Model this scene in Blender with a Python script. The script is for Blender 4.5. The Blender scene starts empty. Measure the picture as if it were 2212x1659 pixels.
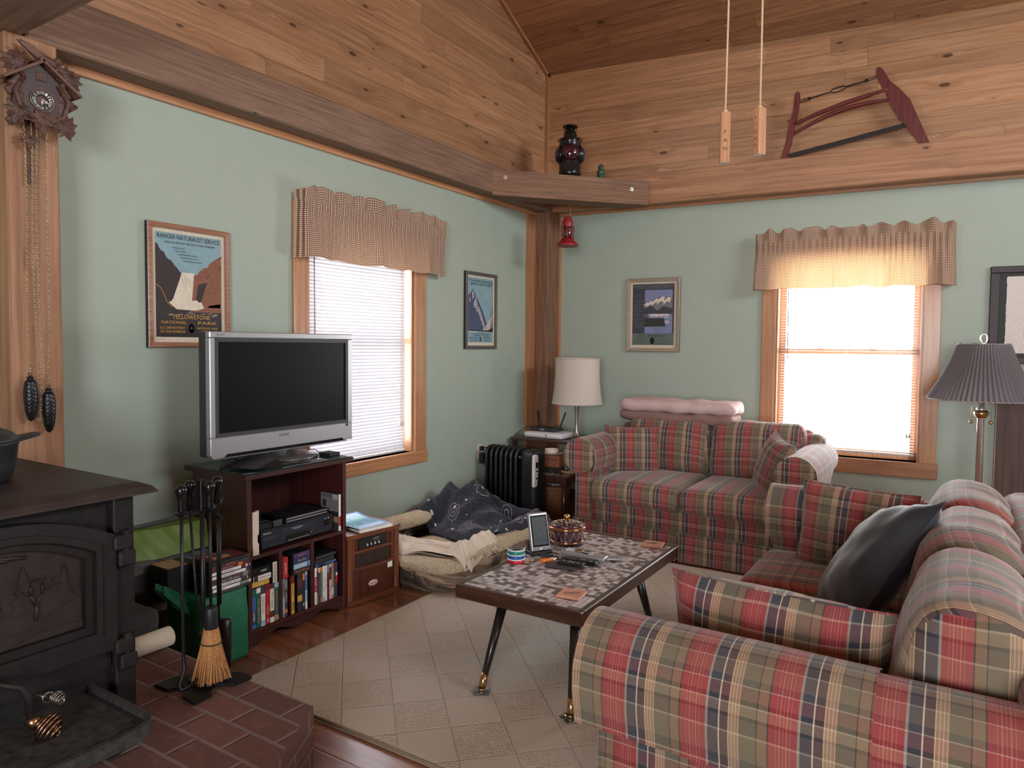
import bpy, math, random
from mathutils import Matrix, Vector, noise, Euler
PI = math.pi
sc = bpy.context.scene
COL = sc.collection
random.seed(7)

# ------------------------------------------------------------------ camera
cam_d = bpy.data.cameras.new('camera')
cam = bpy.data.objects.new('camera', cam_d)
COL.objects.link(cam)
sc.camera = cam
_yaw, _pit, _rol = math.radians(32.363), math.radians(2.648), math.radians(0.503)
_f = Vector((-math.sin(_yaw) * math.cos(_pit), math.cos(_yaw) * math.cos(_pit), -math.sin(_pit)))
_r = Vector((math.cos(_yaw), math.sin(_yaw), 0.0))
_u = _r.cross(_f)
_r2 = _r * math.cos(_rol) + _u * math.sin(_rol)
_u2 = -_r * math.sin(_rol) + _u * math.cos(_rol)
cam.matrix_world = Matrix(((_r2.x, _u2.x, -_f.x, 3.2321), (_r2.y, _u2.y, -_f.y, -5.6466),
                           (_r2.z, _u2.z, -_f.z, 1.40), (0, 0, 0, 1)))
cam_d.sensor_width = 36.0
cam_d.lens = 1530.63 / 2212 * 36.0
cam_d.shift_y = -(829.5 - 815.06) / 2212
cam_d.clip_start = 0.05

# ------------------------------------------------------------------ light and exposure
vs = sc.view_settings
vs.view_transform = 'Standard'
vs.look = 'None'
vs.gamma = 1.0
vs.use_curve_mapping = False
vs.exposure = 1.62
sc.cycles.use_denoising = True
sc.cycles.max_bounces = 10
sc.cycles.diffuse_bounces = 6
sc.cycles.transparent_max_bounces = 24
sc.cycles.sample_clamp_indirect = 6.0
sc.cycles.caustics_reflective = False
sc.cycles.caustics_refractive = False

world = bpy.data.worlds.new('sky')
sc.world = world
world.use_nodes = True
wn = world.node_tree
bg = wn.nodes['Background']
tc = wn.nodes.new('ShaderNodeTexCoord')
sepw = wn.nodes.new('ShaderNodeSeparateXYZ')
rampw = wn.nodes.new('ShaderNodeValToRGB')
wn.links.new(tc.outputs['Generated'], sepw.inputs[0])
wn.links.new(sepw.outputs['Z'], rampw.inputs[0])
rampw.color_ramp.elements[0].position = 0.0
rampw.color_ramp.elements[0].color = (1.40, 1.42, 1.44, 1)
rampw.color_ramp.elements[1].position = 0.5
rampw.color_ramp.elements[1].color = (0.86, 0.93, 1.0, 1)
wn.links.new(rampw.outputs[0], bg.inputs['Color'])
bg.inputs['Strength'].default_value = 6.0

AZ = math.radians(4.0)              # the right wall runs 4 degrees off square
UW = Vector((math.cos(AZ), math.sin(AZ), 0))
NW = Vector((-math.sin(AZ), math.cos(AZ), 0))


def portal(name, M, w, h):
    d = bpy.data.lights.new(name, 'AREA')
    d.shape = 'RECTANGLE'
    d.size, d.size_y = w, h
    d.cycles.is_portal = True
    o = bpy.data.objects.new(name, d)
    COL.objects.link(o)
    o.matrix_world = M
    return o


def frame_left(y, z, x=0.0):        # local x -> +y, local y -> up, local z -> into the room
    return Matrix(((0, 0, 1, x), (1, 0, 0, y), (0, 1, 0, z), (0, 0, 0, 1)))


def frame_right(u, z, d=0.0):       # on the right wall: local x along the wall, y up, z into the room
    p = UW * u - NW * d
    return Matrix(((UW.x, 0, -NW.x, p.x), (UW.y, 0, -NW.y, p.y), (0, 1, 0, z), (0, 0, 0, 1)))


portal('window_light_left', frame_left(-2.312, 1.37, -0.12) @ Matrix.Rotation(PI, 4, 'X'), 0.96, 1.48)
portal('window_light_right', frame_right(2.502, 1.34, -0.12) @ Matrix.Rotation(PI, 4, 'X'), 1.02, 1.55)
portal('window_light_gable', frame_left(-5.7, 3.7, -0.18) @ Matrix.Rotation(PI, 4, 'X'), 1.5, 1.3)  # unseen gable opening, added to light the ceiling and right wall
portal('window_light_loft', Matrix.Translation((7.78, -2.6, 3.55)) @ Matrix.Rotation(PI / 2, 4, 'Y'), 1.3, 2.8)  # unseen high opening in the side wall, added for ceiling light
portal('window_light_rear', Matrix.Translation((4.5, -9.02, 1.65)) @ Matrix.Rotation(PI / 2, 4, 'X'), 2.4, 1.5)

# ------------------------------------------------------------------ node helpers
MATS = {}


def nd(nt, t, ins=None, **props):
    n = nt.nodes.new(t)
    for k, v in props.items():
        setattr(n, k, v)
    for k, v in (ins or {}).items():
        if isinstance(v, bpy.types.NodeSocket):
            nt.links.new(v, n.inputs[k])
        else:
            if isinstance(v, (tuple, list)) and len(v) == 3 and n.inputs[k].type == 'RGBA':
                v = (*v, 1)
            n.inputs[k].default_value = v
    return n


def mth(nt, op, a, b=None, c=None):
    ins = {0: a}
    if b is not None:
        ins[1] = b
    if c is not None:
        ins[2] = c
    return nd(nt, 'ShaderNodeMath', ins, operation=op).outputs[0]


def mixc(nt, f, a, b, mode='MIX'):
    return nd(nt, 'ShaderNodeMix', {0: f, 6: a, 7: b}, data_type='RGBA', blend_type=mode).outputs[2]


def ramp(nt, fac, stops, interp='LINEAR'):
    n = nd(nt, 'ShaderNodeValToRGB', {0: fac})
    cr = n.color_ramp
    cr.interpolation = interp
    while len(cr.elements) < len(stops):
        cr.elements.new(0.5)
    for e, (p, c) in zip(cr.elements, stops):
        e.position = p
        e.color = (*c, 1) if len(c) == 3 else c
    return n.outputs[0]


def uvs(nt):
    t = nd(nt, 'ShaderNodeTexCoord')
    s = nd(nt, 'ShaderNodeSeparateXYZ', {0: t.outputs['UV']})
    return t.outputs['UV'], s.outputs[0], s.outputs[1]


def comb(nt, x, y, z=0.0):
    return nd(nt, 'ShaderNodeCombineXYZ', {0: x, 1: y, 2: z}).outputs[0]


def nz(nt, vec, scale, detail=3.0, rough=0.5):
    return nd(nt, 'ShaderNodeTexNoise', {'Vector': vec, 'Scale': scale, 'Detail': detail, 'Roughness': rough}).outputs[0]


def wnoise(nt, vec):
    return nd(nt, 'ShaderNodeTexWhiteNoise', {0: vec})


def bump(nt, b, h, strength=0.3, dist=0.01):
    n = nd(nt, 'ShaderNodeBump', {'Height': h, 'Strength': strength, 'Distance': dist})
    nt.links.new(n.outputs[0], b.inputs['Normal'])


def srgb(r, g, b):
    def f(c):
        c /= 255.0
        return c / 12.92 if c <= 0.04045 else ((c + 0.055) / 1.055) ** 2.4
    return (f(r), f(g), f(b))


def base(name):
    m = bpy.data.materials.new(name)
    m.use_nodes = True
    nt = m.node_tree
    return m, nt, nt.nodes['Principled BSDF']


def setc(nt, b, col):
    if isinstance(col, bpy.types.NodeSocket):
        nt.links.new(col, b.inputs['Base Color'])
    else:
        b.inputs['Base Color'].default_value = (*col, 1)


def pm(name, col, rough=0.5, metal=0.0, grain=0.0, gscale=60.0, bumpy=0.0, coat=0.0, spec=0.5, emit=None):
    """plain material with a faint procedural mottling"""
    if name in MATS:
        return MATS[name]
    m, nt, b = base(name)
    b.inputs['Roughness'].default_value = rough
    b.inputs['Metallic'].default_value = metal
    b.inputs['Specular IOR Level'].default_value = spec
    b.inputs['Coat Weight'].default_value = coat
    b.inputs['Coat Roughness'].default_value = 0.08
    t = nd(nt, 'ShaderNodeTexCoord')
    n = nz(nt, t.outputs['Object'], gscale, 3)
    g = grain if grain else 0.06
    lo = tuple(c * (1 - g) for c in col)
    hi = tuple(min(1, c * (1 + g)) for c in col)
    setc(nt, b, ramp(nt, n, [(0.3, lo), (0.7, hi)]))
    if bumpy:
        bump(nt, b, n, bumpy, 0.004)
    MATS[name] = m
    return m


def wood(name, dark, mid, light, rough=0.45, scale=1.0, knots=0.35, coat=0.0, board=0.0, joint=0.0, seam=0.4, boardvar=0.25):
    """grain along u; optional boards across v with seams, joints and knots"""
    if name in MATS:
        return MATS[name]
    m, nt, b = base(name)
    uv, u, v = uvs(nt)
    if board:
        vi = mth(nt, 'FLOOR', mth(nt, 'DIVIDE', v, board))
        vf = mth(nt, 'FRACT', mth(nt, 'DIVIDE', v, board))
        rnd = wnoise(nt, comb(nt, vi, 3.7, 1.1)).outputs[0]
        uo = mth(nt, 'ADD', u, mth(nt, 'MULTIPLY', rnd, 7.3))
        if joint:
            ui = mth(nt, 'FLOOR', mth(nt, 'DIVIDE', uo, joint))
            uf = mth(nt, 'FRACT', mth(nt, 'DIVIDE', uo, joint))
        else:
            ui, uf = 0.0, None
        bid = wnoise(nt, comb(nt, vi, ui, 0.3)).outputs[0]
    else:
        t = nd(nt, 'ShaderNodeObjectInfo')
        bid = t.outputs['Random']
        uo = mth(nt, 'ADD', u, mth(nt, 'MULTIPLY', bid, 9.0))
    vv = mth(nt, 'ADD', v, mth(nt, 'MULTIPLY', bid, 5.0))
    # knots: voronoi cells stretched along the grain
    kv = comb(nt, mth(nt, 'MULTIPLY', uo, 4.4), mth(nt, 'MULTIPLY', vv, 11.0), 0.0)
    vor = nd(nt, 'ShaderNodeTexVoronoi', {'Vector': kv, 'Scale': 1.0, 'Randomness': 1.0})
    kd = vor.outputs['Distance']
    kr = nd(nt, 'ShaderNodeSeparateXYZ', {0: vor.outputs['Color']}).outputs[0]
    has = mth(nt, 'LESS_THAN', kr, knots)
    ksz = mth(nt, 'MULTIPLY', has, mth(nt, 'ADD', 0.05, mth(nt, 'MULTIPLY', kr, 0.22)))
    knot = nd(nt, 'ShaderNodeMapRange', {0: mth(nt, 'SUBTRACT', ksz, kd), 1: -0.015, 2: 0.035, 3: 0.0, 4: 1.0}).outputs[0]
    halo = nd(nt, 'ShaderNodeMapRange', {0: mth(nt, 'SUBTRACT', mth(nt, 'MULTIPLY', ksz, 3.5), kd), 1: -0.1, 2: 0.3, 3: 0.0, 4: 1.0}).outputs[0]
    gx = mth(nt, 'ADD', mth(nt, 'MULTIPLY', vv, 42.0 * scale), mth(nt, 'MULTIPLY', halo, 1.2))
    g1 = nz(nt, comb(nt, mth(nt, 'MULTIPLY', uo, 1.6 * scale), gx, 0.0), 1.0, 4, 0.6)
    g2 = nz(nt, comb(nt, mth(nt, 'MULTIPLY', uo, 6.0), mth(nt, 'MULTIPLY', vv, 300.0), 2.0), 1.0, 2, 0.5)
    g = mth(nt, 'ADD', mth(nt, 'MULTIPLY', g1, 0.75), mth(nt, 'MULTIPLY', g2, 0.25))
    c = ramp(nt, g, [(0.30, dark), (0.5, mid), (0.68, light)])
    c = mixc(nt, mth(nt, 'MULTIPLY', halo, 0.35), c, dark)
    bv = nd(nt, 'ShaderNodeMapRange', {0: bid, 1: 0.0, 2: 1.0, 3: 1.0 - boardvar, 4: 1.0 + boardvar * 0.6}).outputs[0]
    c = mixc(nt, 1.0, c, comb(nt, bv, bv, bv), 'MULTIPLY')
    c = mixc(nt, mth(nt, 'MULTIPLY', knot, 0.85), c, tuple(x * 0.22 for x in dark))
    h = g
    if board:
        e = mth(nt, 'MINIMUM', vf, mth(nt, 'SUBTRACT', 1.0, vf))
        sm = nd(nt, 'ShaderNodeMapRange', {0: e, 1: 0.006, 2: 0.030, 3: 1.0, 4: 0.0}).outputs[0]
        if uf is not None:
            e2 = mth(nt, 'MINIMUM', uf, mth(nt, 'SUBTRACT', 1.0, uf))
            sj = mth(nt, 'LESS_THAN', e2, 0.0012)
            sm = mth(nt, 'MAXIMUM', sm, mth(nt, 'MULTIPLY', sj, 0.8))
        c = mixc(nt, mth(nt, 'MULTIPLY', sm, seam), c, tuple(x * 0.2 for x in dark))
        h = mth(nt, 'SUBTRACT', mth(nt, 'MULTIPLY', g, 0.15), sm)
    setc(nt, b, c)
    b.inputs['Roughness'].default_value = rough
    b.inputs['Coat Weight'].default_value = coat
    b.inputs['Coat Roughness'].default_value = 0.15
    bump(nt, b, h, 0.25, 0.004)
    MATS[name] = m
    return m


def plaid(name, soft=1.0):
    if name in MATS:
        return MATS[name]
    m, nt, b = base(name)
    uv, u, v = uvs(nt)
    red, redl, olive, dk = srgb(152, 54, 60), srgb(196, 122, 108), srgb(108, 102, 84), srgb(58, 54, 52)
    tan, tanl, navy, cream = srgb(156, 130, 108), srgb(206, 176, 138), srgb(54, 60, 72), srgb(210, 194, 172)
    char, brown = srgb(74, 60, 64), srgb(128, 106, 84)
    seq = [(12, red), (1.2, redl), (5.5, red), (1.2, redl), (5.5, red), (1.2, redl), (5.5, red), (1.2, redl), (5.5, red), (1.2, redl),
           (14, red), (3, dk), (19, brown), (2, dk), (34, olive), (1.5, tanl), (5, tan), (1.5, tanl), (5, tan), (1.5, tanl), (5, tan), (1.8, tanl),
           (17, char), (3.2, cream), (22, navy), (5, srgb(150, 142, 136))]
    tot = sum(w for w, _ in seq)
    st, p = [], 0.0
    for w, c in seq:
        st.append((p / tot, c))
        p += w
    fu = mth(nt, 'FRACT', mth(nt, 'DIVIDE', u, tot / 1000.0))
    cu = ramp(nt, fu, st, 'CONSTANT')
    seqv = [(46, srgb(150, 130, 112)), (4, cream), (30, srgb(120, 98, 90)), (8, dk), (22, srgb(165, 140, 118)), (5, cream),
            (12, dk), (34, srgb(150, 96, 92)), (3, cream), (20, srgb(96, 92, 92))]
    tv = sum(w for w, _ in seqv)
    st, p = [], 0.0
    for w, c in seqv:
        st.append((p / tv, c))
        p += w
    fv = mth(nt, 'FRACT', mth(nt, 'DIVIDE', v, tv / 1000.0))
    cv = ramp(nt, fv, st, 'CONSTANT')
    # yarn dyed weave: warp dominates, weft shows through in fine lines
    weave = mth(nt, 'GREATER_THAN', mth(nt, 'FRACT', mth(nt, 'MULTIPLY', mth(nt, 'ADD', u, v), 420.0)), 0.62)
    f = mth(nt, 'ADD', 0.16, mth(nt, 'MULTIPLY', weave, 0.34))
    c = mixc(nt, f, cu, cv)
    n = nz(nt, uv, 9.0, 3)
    c = mixc(nt, 0.25, c, mixc(nt, n, c, tuple(x for x in (0.5, 0.46, 0.42)), 'MULTIPLY'))
    setc(nt, b, c)
    b.inputs['Roughness'].default_value = 0.85
    b.inputs['Sheen Weight'].default_value = 0.35
    b.inputs['Sheen Roughness'].default_value = 0.4
    b.inputs['Specular IOR Level'].default_value = 0.25
    bump(nt, b, nz(nt, uv, 260.0, 2), 0.12, 0.002)
    MATS[name] = m
    return m


def gingham():
    m, nt, b = base('gingham_cotton')
    uv, u, v = uvs(nt)
    P = 0.0115
    a = mth(nt, 'GREATER_THAN', mth(nt, 'FRACT', mth(nt, 'DIVIDE', u, P)), 0.5)
    c_ = mth(nt, 'GREATER_THAN', mth(nt, 'FRACT', mth(nt, 'DIVIDE', v, P)), 0.5)
    s = mth(nt, 'MULTIPLY', mth(nt, 'ADD', a, c_), 0.5)
    c = ramp(nt, s, [(0.0, srgb(236, 222, 204)), (0.25, srgb(168, 134, 112)), (0.75, srgb(98, 72, 66))], 'CONSTANT')
    setc(nt, b, c)
    b.inputs['Roughness'].default_value = 0.9
    b.inputs['Specular IOR Level'].default_value = 0.1
    tr = nd(nt, 'ShaderNodeBsdfTranslucent', {'Color': mixc(nt, 0.5, c, srgb(255, 190, 110))})
    mx = nd(nt, 'ShaderNodeMixShader', {0: 0.24, 1: b.outputs[0], 2: tr.outputs[0]})
    nt.links.new(mx.outputs[0], nt.nodes['Material Output'].inputs[0])
    return m


def translucent(name, col, tcol, f, rough=0.7):
    m, nt, b = base(name)
    t = nd(nt, 'ShaderNodeTexCoord')
    n = nz(nt, t.outputs['Object'], 40.0, 2)
    setc(nt, b, ramp(nt, n, [(0.3, tuple(c * 0.97 for c in col)), (0.7, col)]))
    b.inputs['Roughness'].default_value = rough
    tr = nd(nt, 'ShaderNodeBsdfTranslucent', {'Color': tcol})
    mx = nd(nt, 'ShaderNodeMixShader', {0: f, 1: b.outputs[0], 2: tr.outputs[0]})
    nt.links.new(mx.outputs[0], nt.nodes['Material Output'].inputs[0])
    return m


def pane_glass(name, tint=(1, 1, 1), refl=0.06, rough=0.0):
    m, nt, b = base(name)
    tp = nd(nt, 'ShaderNodeBsdfTransparent', {'Color': tint})
    gl = nd(nt, 'ShaderNodeBsdfGlossy', {'Roughness': rough})
    lw = nd(nt, 'ShaderNodeLayerWeight', {'Blend': 0.25})
    f = mth(nt, 'ADD', refl * 0.5, mth(nt, 'MULTIPLY', lw.outputs['Fresnel'], 0.5))
    mx = nd(nt, 'ShaderNodeMixShader', {0: f, 1: tp.outputs[0], 2: gl.outputs[0]})
    nt.links.new(mx.outputs[0], nt.nodes['Material Output'].inputs[0])
    return m

# ------------------------------------------------------------------ mesh builder
TM = {}
IDM = Matrix.Identity(4)


class MB:
    def __init__(self):
        self.v, self.f, self.m, self.s, self.uv = [], [], [], [], {}

    def add(self, vs, fs, mi=0, sm=False, M=None):
        o = len(self.v)
        if M is not None:
            vs = [M @ Vector(p) for p in vs]
        self.v += [tuple(p) for p in vs]
        for f in fs:
            self.f.append([i + o for i in f])
            self.m.append(mi)
            self.s.append(sm)
        return o

    def box(self, x0, y0, z0, x1, y1, z1, mi=0, bev=0.0, M=None):
        if x0 > x1: x0, x1 = x1, x0
        if y0 > y1: y0, y1 = y1, y0
        if z0 > z1: z0, z1 = z1, z0
        if bev <= 0:
            vs = [(x, y, z) for x in (x0, x1) for y in (y0, y1) for z in (z0, z1)]
            fs = [(0, 1, 3, 2), (4, 6, 7, 5), (0, 4, 5, 1), (2, 3, 7, 6), (0, 2, 6, 4), (1, 5, 7, 3)]
            return self.add(vs, fs, mi, False, M)
        b = min(bev, (x1 - x0) * .49, (y1 - y0) * .49, (z1 - z0) * .49)
        vs, idx = [], {}
        for i, x in enumerate((x0, x1)):
            for j, y in enumerate((y0, y1)):
                for k, z in enumerate((z0, z1)):
                    xi, yi, zi = x + (b, -b)[i], y + (b, -b)[j], z + (b, -b)[k]
                    for a, p in enumerate(((x, yi, zi), (xi, y, zi), (xi, yi, z))):
                        idx[i, j, k, a] = len(vs)
                        vs.append(p)
        fs = []
        for i in (0, 1):
            q = [idx[i, 0, 0, 0], idx[i, 1, 0, 0], idx[i, 1, 1, 0], idx[i, 0, 1, 0]]
            fs.append(q if i else q[::-1])
            q = [idx[0, i, 0, 1], idx[1, i, 0, 1], idx[1, i, 1, 1], idx[0, i, 1, 1]]
            fs.append(q[::-1] if i else q)
            q = [idx[0, 0, i, 2], idx[1, 0, i, 2], idx[1, 1, i, 2], idx[0, 1, i, 2]]
            fs.append(q if i else q[::-1])
        for i in (0, 1):
            for j in (0, 1):
                q = [idx[i, j, 0, 0], idx[i, j, 1, 0], idx[i, j, 1, 1], idx[i, j, 0, 1]]
                fs.append(q if i != j else q[::-1])
                q = [idx[i, 0, j, 2], idx[i, 1, j, 2], idx[i, 1, j, 0], idx[i, 0, j, 0]]
                fs.append(q if i != j else q[::-1])
                q = [idx[0, i, j, 1], idx[1, i, j, 1], idx[1, i, j, 2], idx[0, i, j, 2]]
                fs.append(q if i != j else q[::-1])
                for k in (0, 1):
                    q = [idx[i, j, k, 0], idx[i, j, k, 1], idx[i, j, k, 2]]
                    fs.append(q if (i + j + k) % 2 else q[::-1])
        return self.add(vs, fs, mi, False, M)

    def tube(self, pts, r, n=10, mi=0, caps=True, M=None, closed=False):
        pts = [Vector(p) for p in pts]
        L = len(pts)
        rs = r if isinstance(r, (list, tuple)) else [r] * L
        vs, fs = [], []
        up = None
        for i, p in enumerate(pts):
            a = pts[(i - 1) % L] if (i > 0 or closed) else p
            b = pts[(i + 1) % L] if (i < L - 1 or closed) else p
            t = (b - a)
            t = t.normalized() if t.length > 1e-9 else Vector((0, 0, 1))
            if up is None:
                up = Vector((0, 0, 1)) if abs(t.z) < 0.9 else Vector((1, 0, 0))
            s = t.cross(up)
            if s.length < 1e-6:
                s = t.cross(Vector((0, 1, 0)))
            s.normalize()
            up = s.cross(t).normalized()
            for k in range(n):
                a_ = 2 * PI * k / n
                vs.append(p + (s * math.cos(a_) + up * math.sin(a_)) * rs[i])
        for i in range(L if closed else L - 1):
            j = (i + 1) % L
            for k in range(n):
                k2 = (k + 1) % n
                fs.append((i * n + k, i * n + k2, j * n + k2, j * n + k))
        o = self.add(vs, fs, mi, True, M)
        if caps and not closed:
            self.f.append([o + k for k in range(n)][::-1]); self.m.append(mi); self.s.append(False)
            self.f.append([o + (L - 1) * n + k for k in range(n)]); self.m.append(mi); self.s.append(False)

    def cyl(self, p0, p1, r0, r1=None, n=20, mi=0, M=None, caps=True):
        self.tube([p0, p1], [r0, r0 if r1 is None else r1], n, mi, caps, M)

    def lathe(self, prof, c=(0, 0, 0), n=32, mi=0, M=None, sm=True, fn=None, mis=None):
        vs, fs = [], []
        for (r, z) in prof:
            for k in range(n):
                a = 2 * PI * k / n
                rr = r * (fn(a, z) if fn else 1.0)
                vs.append((c[0] + rr * math.cos(a), c[1] + rr * math.sin(a), c[2] + z))
        o = len(self.v)
        if M is not None:
            vs = [M @ Vector(p) for p in vs]
        self.v += [tuple(p) for p in vs]
        for i in range(len(prof) - 1):
            for k in range(n):
                k2 = (k + 1) % n
                self.f.append([o + i * n + k, o + i * n + k2, o + (i + 1) * n + k2, o + (i + 1) * n + k])
                self.m.append(mis[i] if mis else mi)
                self.s.append(sm)
        if prof[0][0] > 1e-5:
            self.f.append([o + k for k in range(n)][::-1]); self.m.append(mis[0] if mis else mi); self.s.append(False)
        if prof[-1][0] > 1e-5:
            self.f.append([o + (len(prof) - 1) * n + k for k in range(n)]); self.m.append(mis[-1] if mis else mi); self.s.append(False)

    def prism(self, poly, d0, d1, mi=0, M=None, sm=False, mside=None):
        """poly in local x,y (counter clockwise), extruded along local z from d0 to d1"""
        n = len(poly)
        vs = [(x, y, d0) for x, y in poly] + [(x, y, d1) for x, y in poly]
        self.add(vs, [list(range(n))[::-1], list(range(n, 2 * n))], mi, False, M)
        self.add(vs, [(i, (i + 1) % n, n + (i + 1) % n, n + i) for i in range(n)], mi if mside is None else mside, sm, M)

    def flat(self, poly, d, mi=0, M=None):
        self.add([(x, y, d) for x, y in poly], [list(range(len(poly)))], mi, False, M)

    def ball(self, c, r, n=14, m=9, mi=0, M=None):
        r = r if isinstance(r, (tuple, list)) else (r, r, r)
        vs, fs = [(c[0], c[1], c[2] - r[2])], []
        for i in range(1, m):
            t = -PI / 2 + PI * i / m
            for k in range(n):
                a = 2 * PI * k / n
                vs.append((c[0] + r[0] * math.cos(t) * math.cos(a), c[1] + r[1] * math.cos(t) * math.sin(a), c[2] + r[2] * math.sin(t)))
        vs.append((c[0], c[1], c[2] + r[2]))
        for k in range(n):
            fs.append((0, 1 + (k + 1) % n, 1 + k))
            fs.append((len(vs) - 1, 1 + (m - 2) * n + k, 1 + (m - 2) * n + (k + 1) % n))
        for i in range(m - 2):
            for k in range(n):
                fs.append((1 + i * n + k, 1 + i * n + (k + 1) % n, 1 + (i + 1) * n + (k + 1) % n, 1 + (i + 1) * n + k))
        self.add(vs, fs, mi, True, M)

    def grid(self, fn, nu, nv, mi=0, M=None, sm=True, closed_u=False, flip=False):
        vs = [fn(i / nu, j / nv) for j in range(nv + 1) for i in range(nu + 1)]
        fs = []
        w = nu + 1
        for j in range(nv):
            for i in range(nu):
                q = (j * w + i, j * w + i + 1, (j + 1) * w + i + 1, (j + 1) * w + i)
                fs.append(q[::-1] if flip else q)
        return self.add(vs, fs, mi, sm, M)

    def soft(self, size, r, n=8, bulge=(0, 0, 0), mi=0, M=None, wob=0.0, seed=0.0, freq=6.0):
        """soft-edged box centred on the origin; bulge pushes the faces out along x,y,z"""
        sx, sy, sz = size[0] / 2, size[1] / 2, size[2] / 2
        r = min(r, sx * .98, sy * .98, sz * .98)

        def shape(p):
            q = [p[0] * sx, p[1] * sy, p[2] * sz]
            inn = [max(-s + r, min(s - r, c)) for c, s in zip(q, (sx, sy, sz))]
            d = Vector((q[0] - inn[0], q[1] - inn[1], q[2] - inn[2]))
            if d.length > 1e-9:
                # cube corner distance -> sphere
                m_ = max(abs(c) for c in d)
                d = d.normalized() * m_
            o = Vector(inn) + d
            fx, fy, fz = (1 - (o.x / sx) ** 2), (1 - (o.y / sy) ** 2), (1 - (o.z / sz) ** 2)
            fx, fy, fz = max(0, fx), max(0, fy), max(0, fz)
            o.x += bulge[0] * (o.x / sx) * (fy * fz) ** .6
            o.y += bulge[1] * (o.y / sy) * (fx * fz) ** .6
            o.z += bulge[2] * (o.z / sz) * (fx * fy) ** .6
            if wob:
                nv = noise.noise_vector(o * freq + Vector((seed, seed * 1.7, 0)))
                o += nv * wob
            return o
        # concentrate samples near edges
        def samp(k, s):
            return [-1 + 2 * i / k for i in range(k + 1)]
        def axis(s):
            e = r / s
            k = max(2, int(n * 0.5))
            a = [-1 + e * (1 - math.cos(PI / 2 * i / 4)) for i in range(4)]
            a = [-1, -1 + e * .25, -1 + e * .55, ]
            mid = [-1 + e + (2 - 2 * e) * i / n for i in range(n + 1)]
            return a + mid + [-c for c in a[::-1]]
        ax = [axis(sx), axis(sy), axis(sz)]
        for d in range(3):
            a, b_ = [(1, 2), (2, 0), (0, 1)][d]
            A, B = ax[a], ax[b_]
            for sgn in (-1, 1):
                vs, fs = [], []
                for bb in B:
                    for aa in A:
                        p = [0, 0, 0]
                        p[d], p[a], p[b_] = sgn, aa, bb
                        vs.append(shape(p))
                w = len(A)
                for j in range(len(B) - 1):
                    for i in range(w - 1):
                        q = (j * w + i, j * w + i + 1, (j + 1) * w + i + 1, (j + 1) * w + i)
                        fs.append(q if sgn > 0 else q[::-1])
                self.add(vs, fs, mi, True, M)

    def text(self, s, M, w=None, h=None, mi=0, align='C', d=0.0003, thick=0.0):
        """lettering fitted in w x h, centred (or left aligned) on local 0,0 of M"""
        cu = bpy.data.curves.new('t', 'FONT')
        cu.body = s
        cu.size = 1.0
        cu.extrude = 0.0
        cu.resolution_u = 2
        ob = bpy.data.objects.new('t', cu)
        me = bpy.data.meshes.new_from_object(ob)
        bpy.data.objects.remove(ob)
        bpy.data.curves.remove(cu)
        if not me.vertices:
            return
        xs = [v.co.x for v in me.vertices]
        ys = [v.co.y for v in me.vertices]
        x0, x1, y0, y1 = min(xs), max(xs), min(ys), max(ys)
        kx = ky = None
        if w: kx = w / (x1 - x0)
        if h: ky = h / (y1 - y0)
        kx = kx or ky
        ky = ky or kx
        ox = {'C': (x0 + x1) / 2, 'L': x0, 'R': x1}[align]
        oy = (y0 + y1) / 2
        vs = [((v.co.x - ox) * kx, (v.co.y - oy) * ky, d) for v in me.vertices]
        self.add(vs, [list(p.vertices) for p in me.polygons], mi, False, M)
        bpy.data.meshes.remove(me)

    def weld(self, eps=1e-5):
        mp, nv, ix = {}, [], []
        for p in self.v:
            k = (round(p[0] / eps), round(p[1] / eps), round(p[2] / eps))
            if k not in mp:
                mp[k] = len(nv)
                nv.append(p)
            ix.append(mp[k])
        self.v = nv
        F, M_, S_ = [], [], []
        for f, m, s in zip(self.f, self.m, self.s):
            g = []
            for i in f:
                if ix[i] not in g:
                    g.append(ix[i])
            if len(g) > 2:
                F.append(g); M_.append(m); S_.append(s)
        self.f, self.m, self.s = F, M_, S_
        return self

    def build(self, name, mats, parent=None, uvf=None, world=True, label=None, kind=None, weld=True):
        if weld:
            self.weld()
        me = bpy.data.meshes.new(name)
        vs = self.v
        Mi = None
        if parent is not None and world and parent.name in TM:
            Mi = TM[parent.name].inverted()
        vl = [Mi @ Vector(p) for p in vs] if Mi is not None else vs
        me.from_pydata([tuple(p) for p in vl], [], self.f)
        if not isinstance(mats, (list, tuple)):
            mats = [mats]
        for m in mats:
            me.materials.append(m)
        me.polygons.foreach_set('material_index', self.m)
        me.polygons.foreach_set('use_smooth', self.s)
        uvl = me.uv_layers.new(name='UVMap')
        me.update()
        uvf = uvf or box_uv
        V = [Vector(p) for p in vs]
        for p in me.polygons:
            n = Vector((0, 0, 0))
            f = list(p.vertices)
            a = V[f[0]]
            for i in range(1, len(f) - 1):
                n += (V[f[i]] - a).cross(V[f[i + 1]] - a)
            if n.length > 0:
                n.normalize()
            for li in p.loop_indices:
                uvl.data[li].uv = uvf(V[me.loops[li].vertex_index], n)
        o = bpy.data.objects.new(name, me)
        COL.objects.link(o)
        if parent is not None:
            o.parent = parent
            TM[o.name] = TM.get(parent.name, IDM) if world else IDM
            if not world:
                TM[o.name] = TM.get(parent.name, IDM)
        if label: o['label'] = label
        if kind: o['kind'] = kind
        return o


def box_uv(p, n):
    ax, ay, az = abs(n.x), abs(n.y), abs(n.z)
    if az >= ax and az >= ay:
        return (p.x, p.y)
    if ax >= ay:
        return (p.y, p.z)
    return (p.x, p.z)


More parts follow.
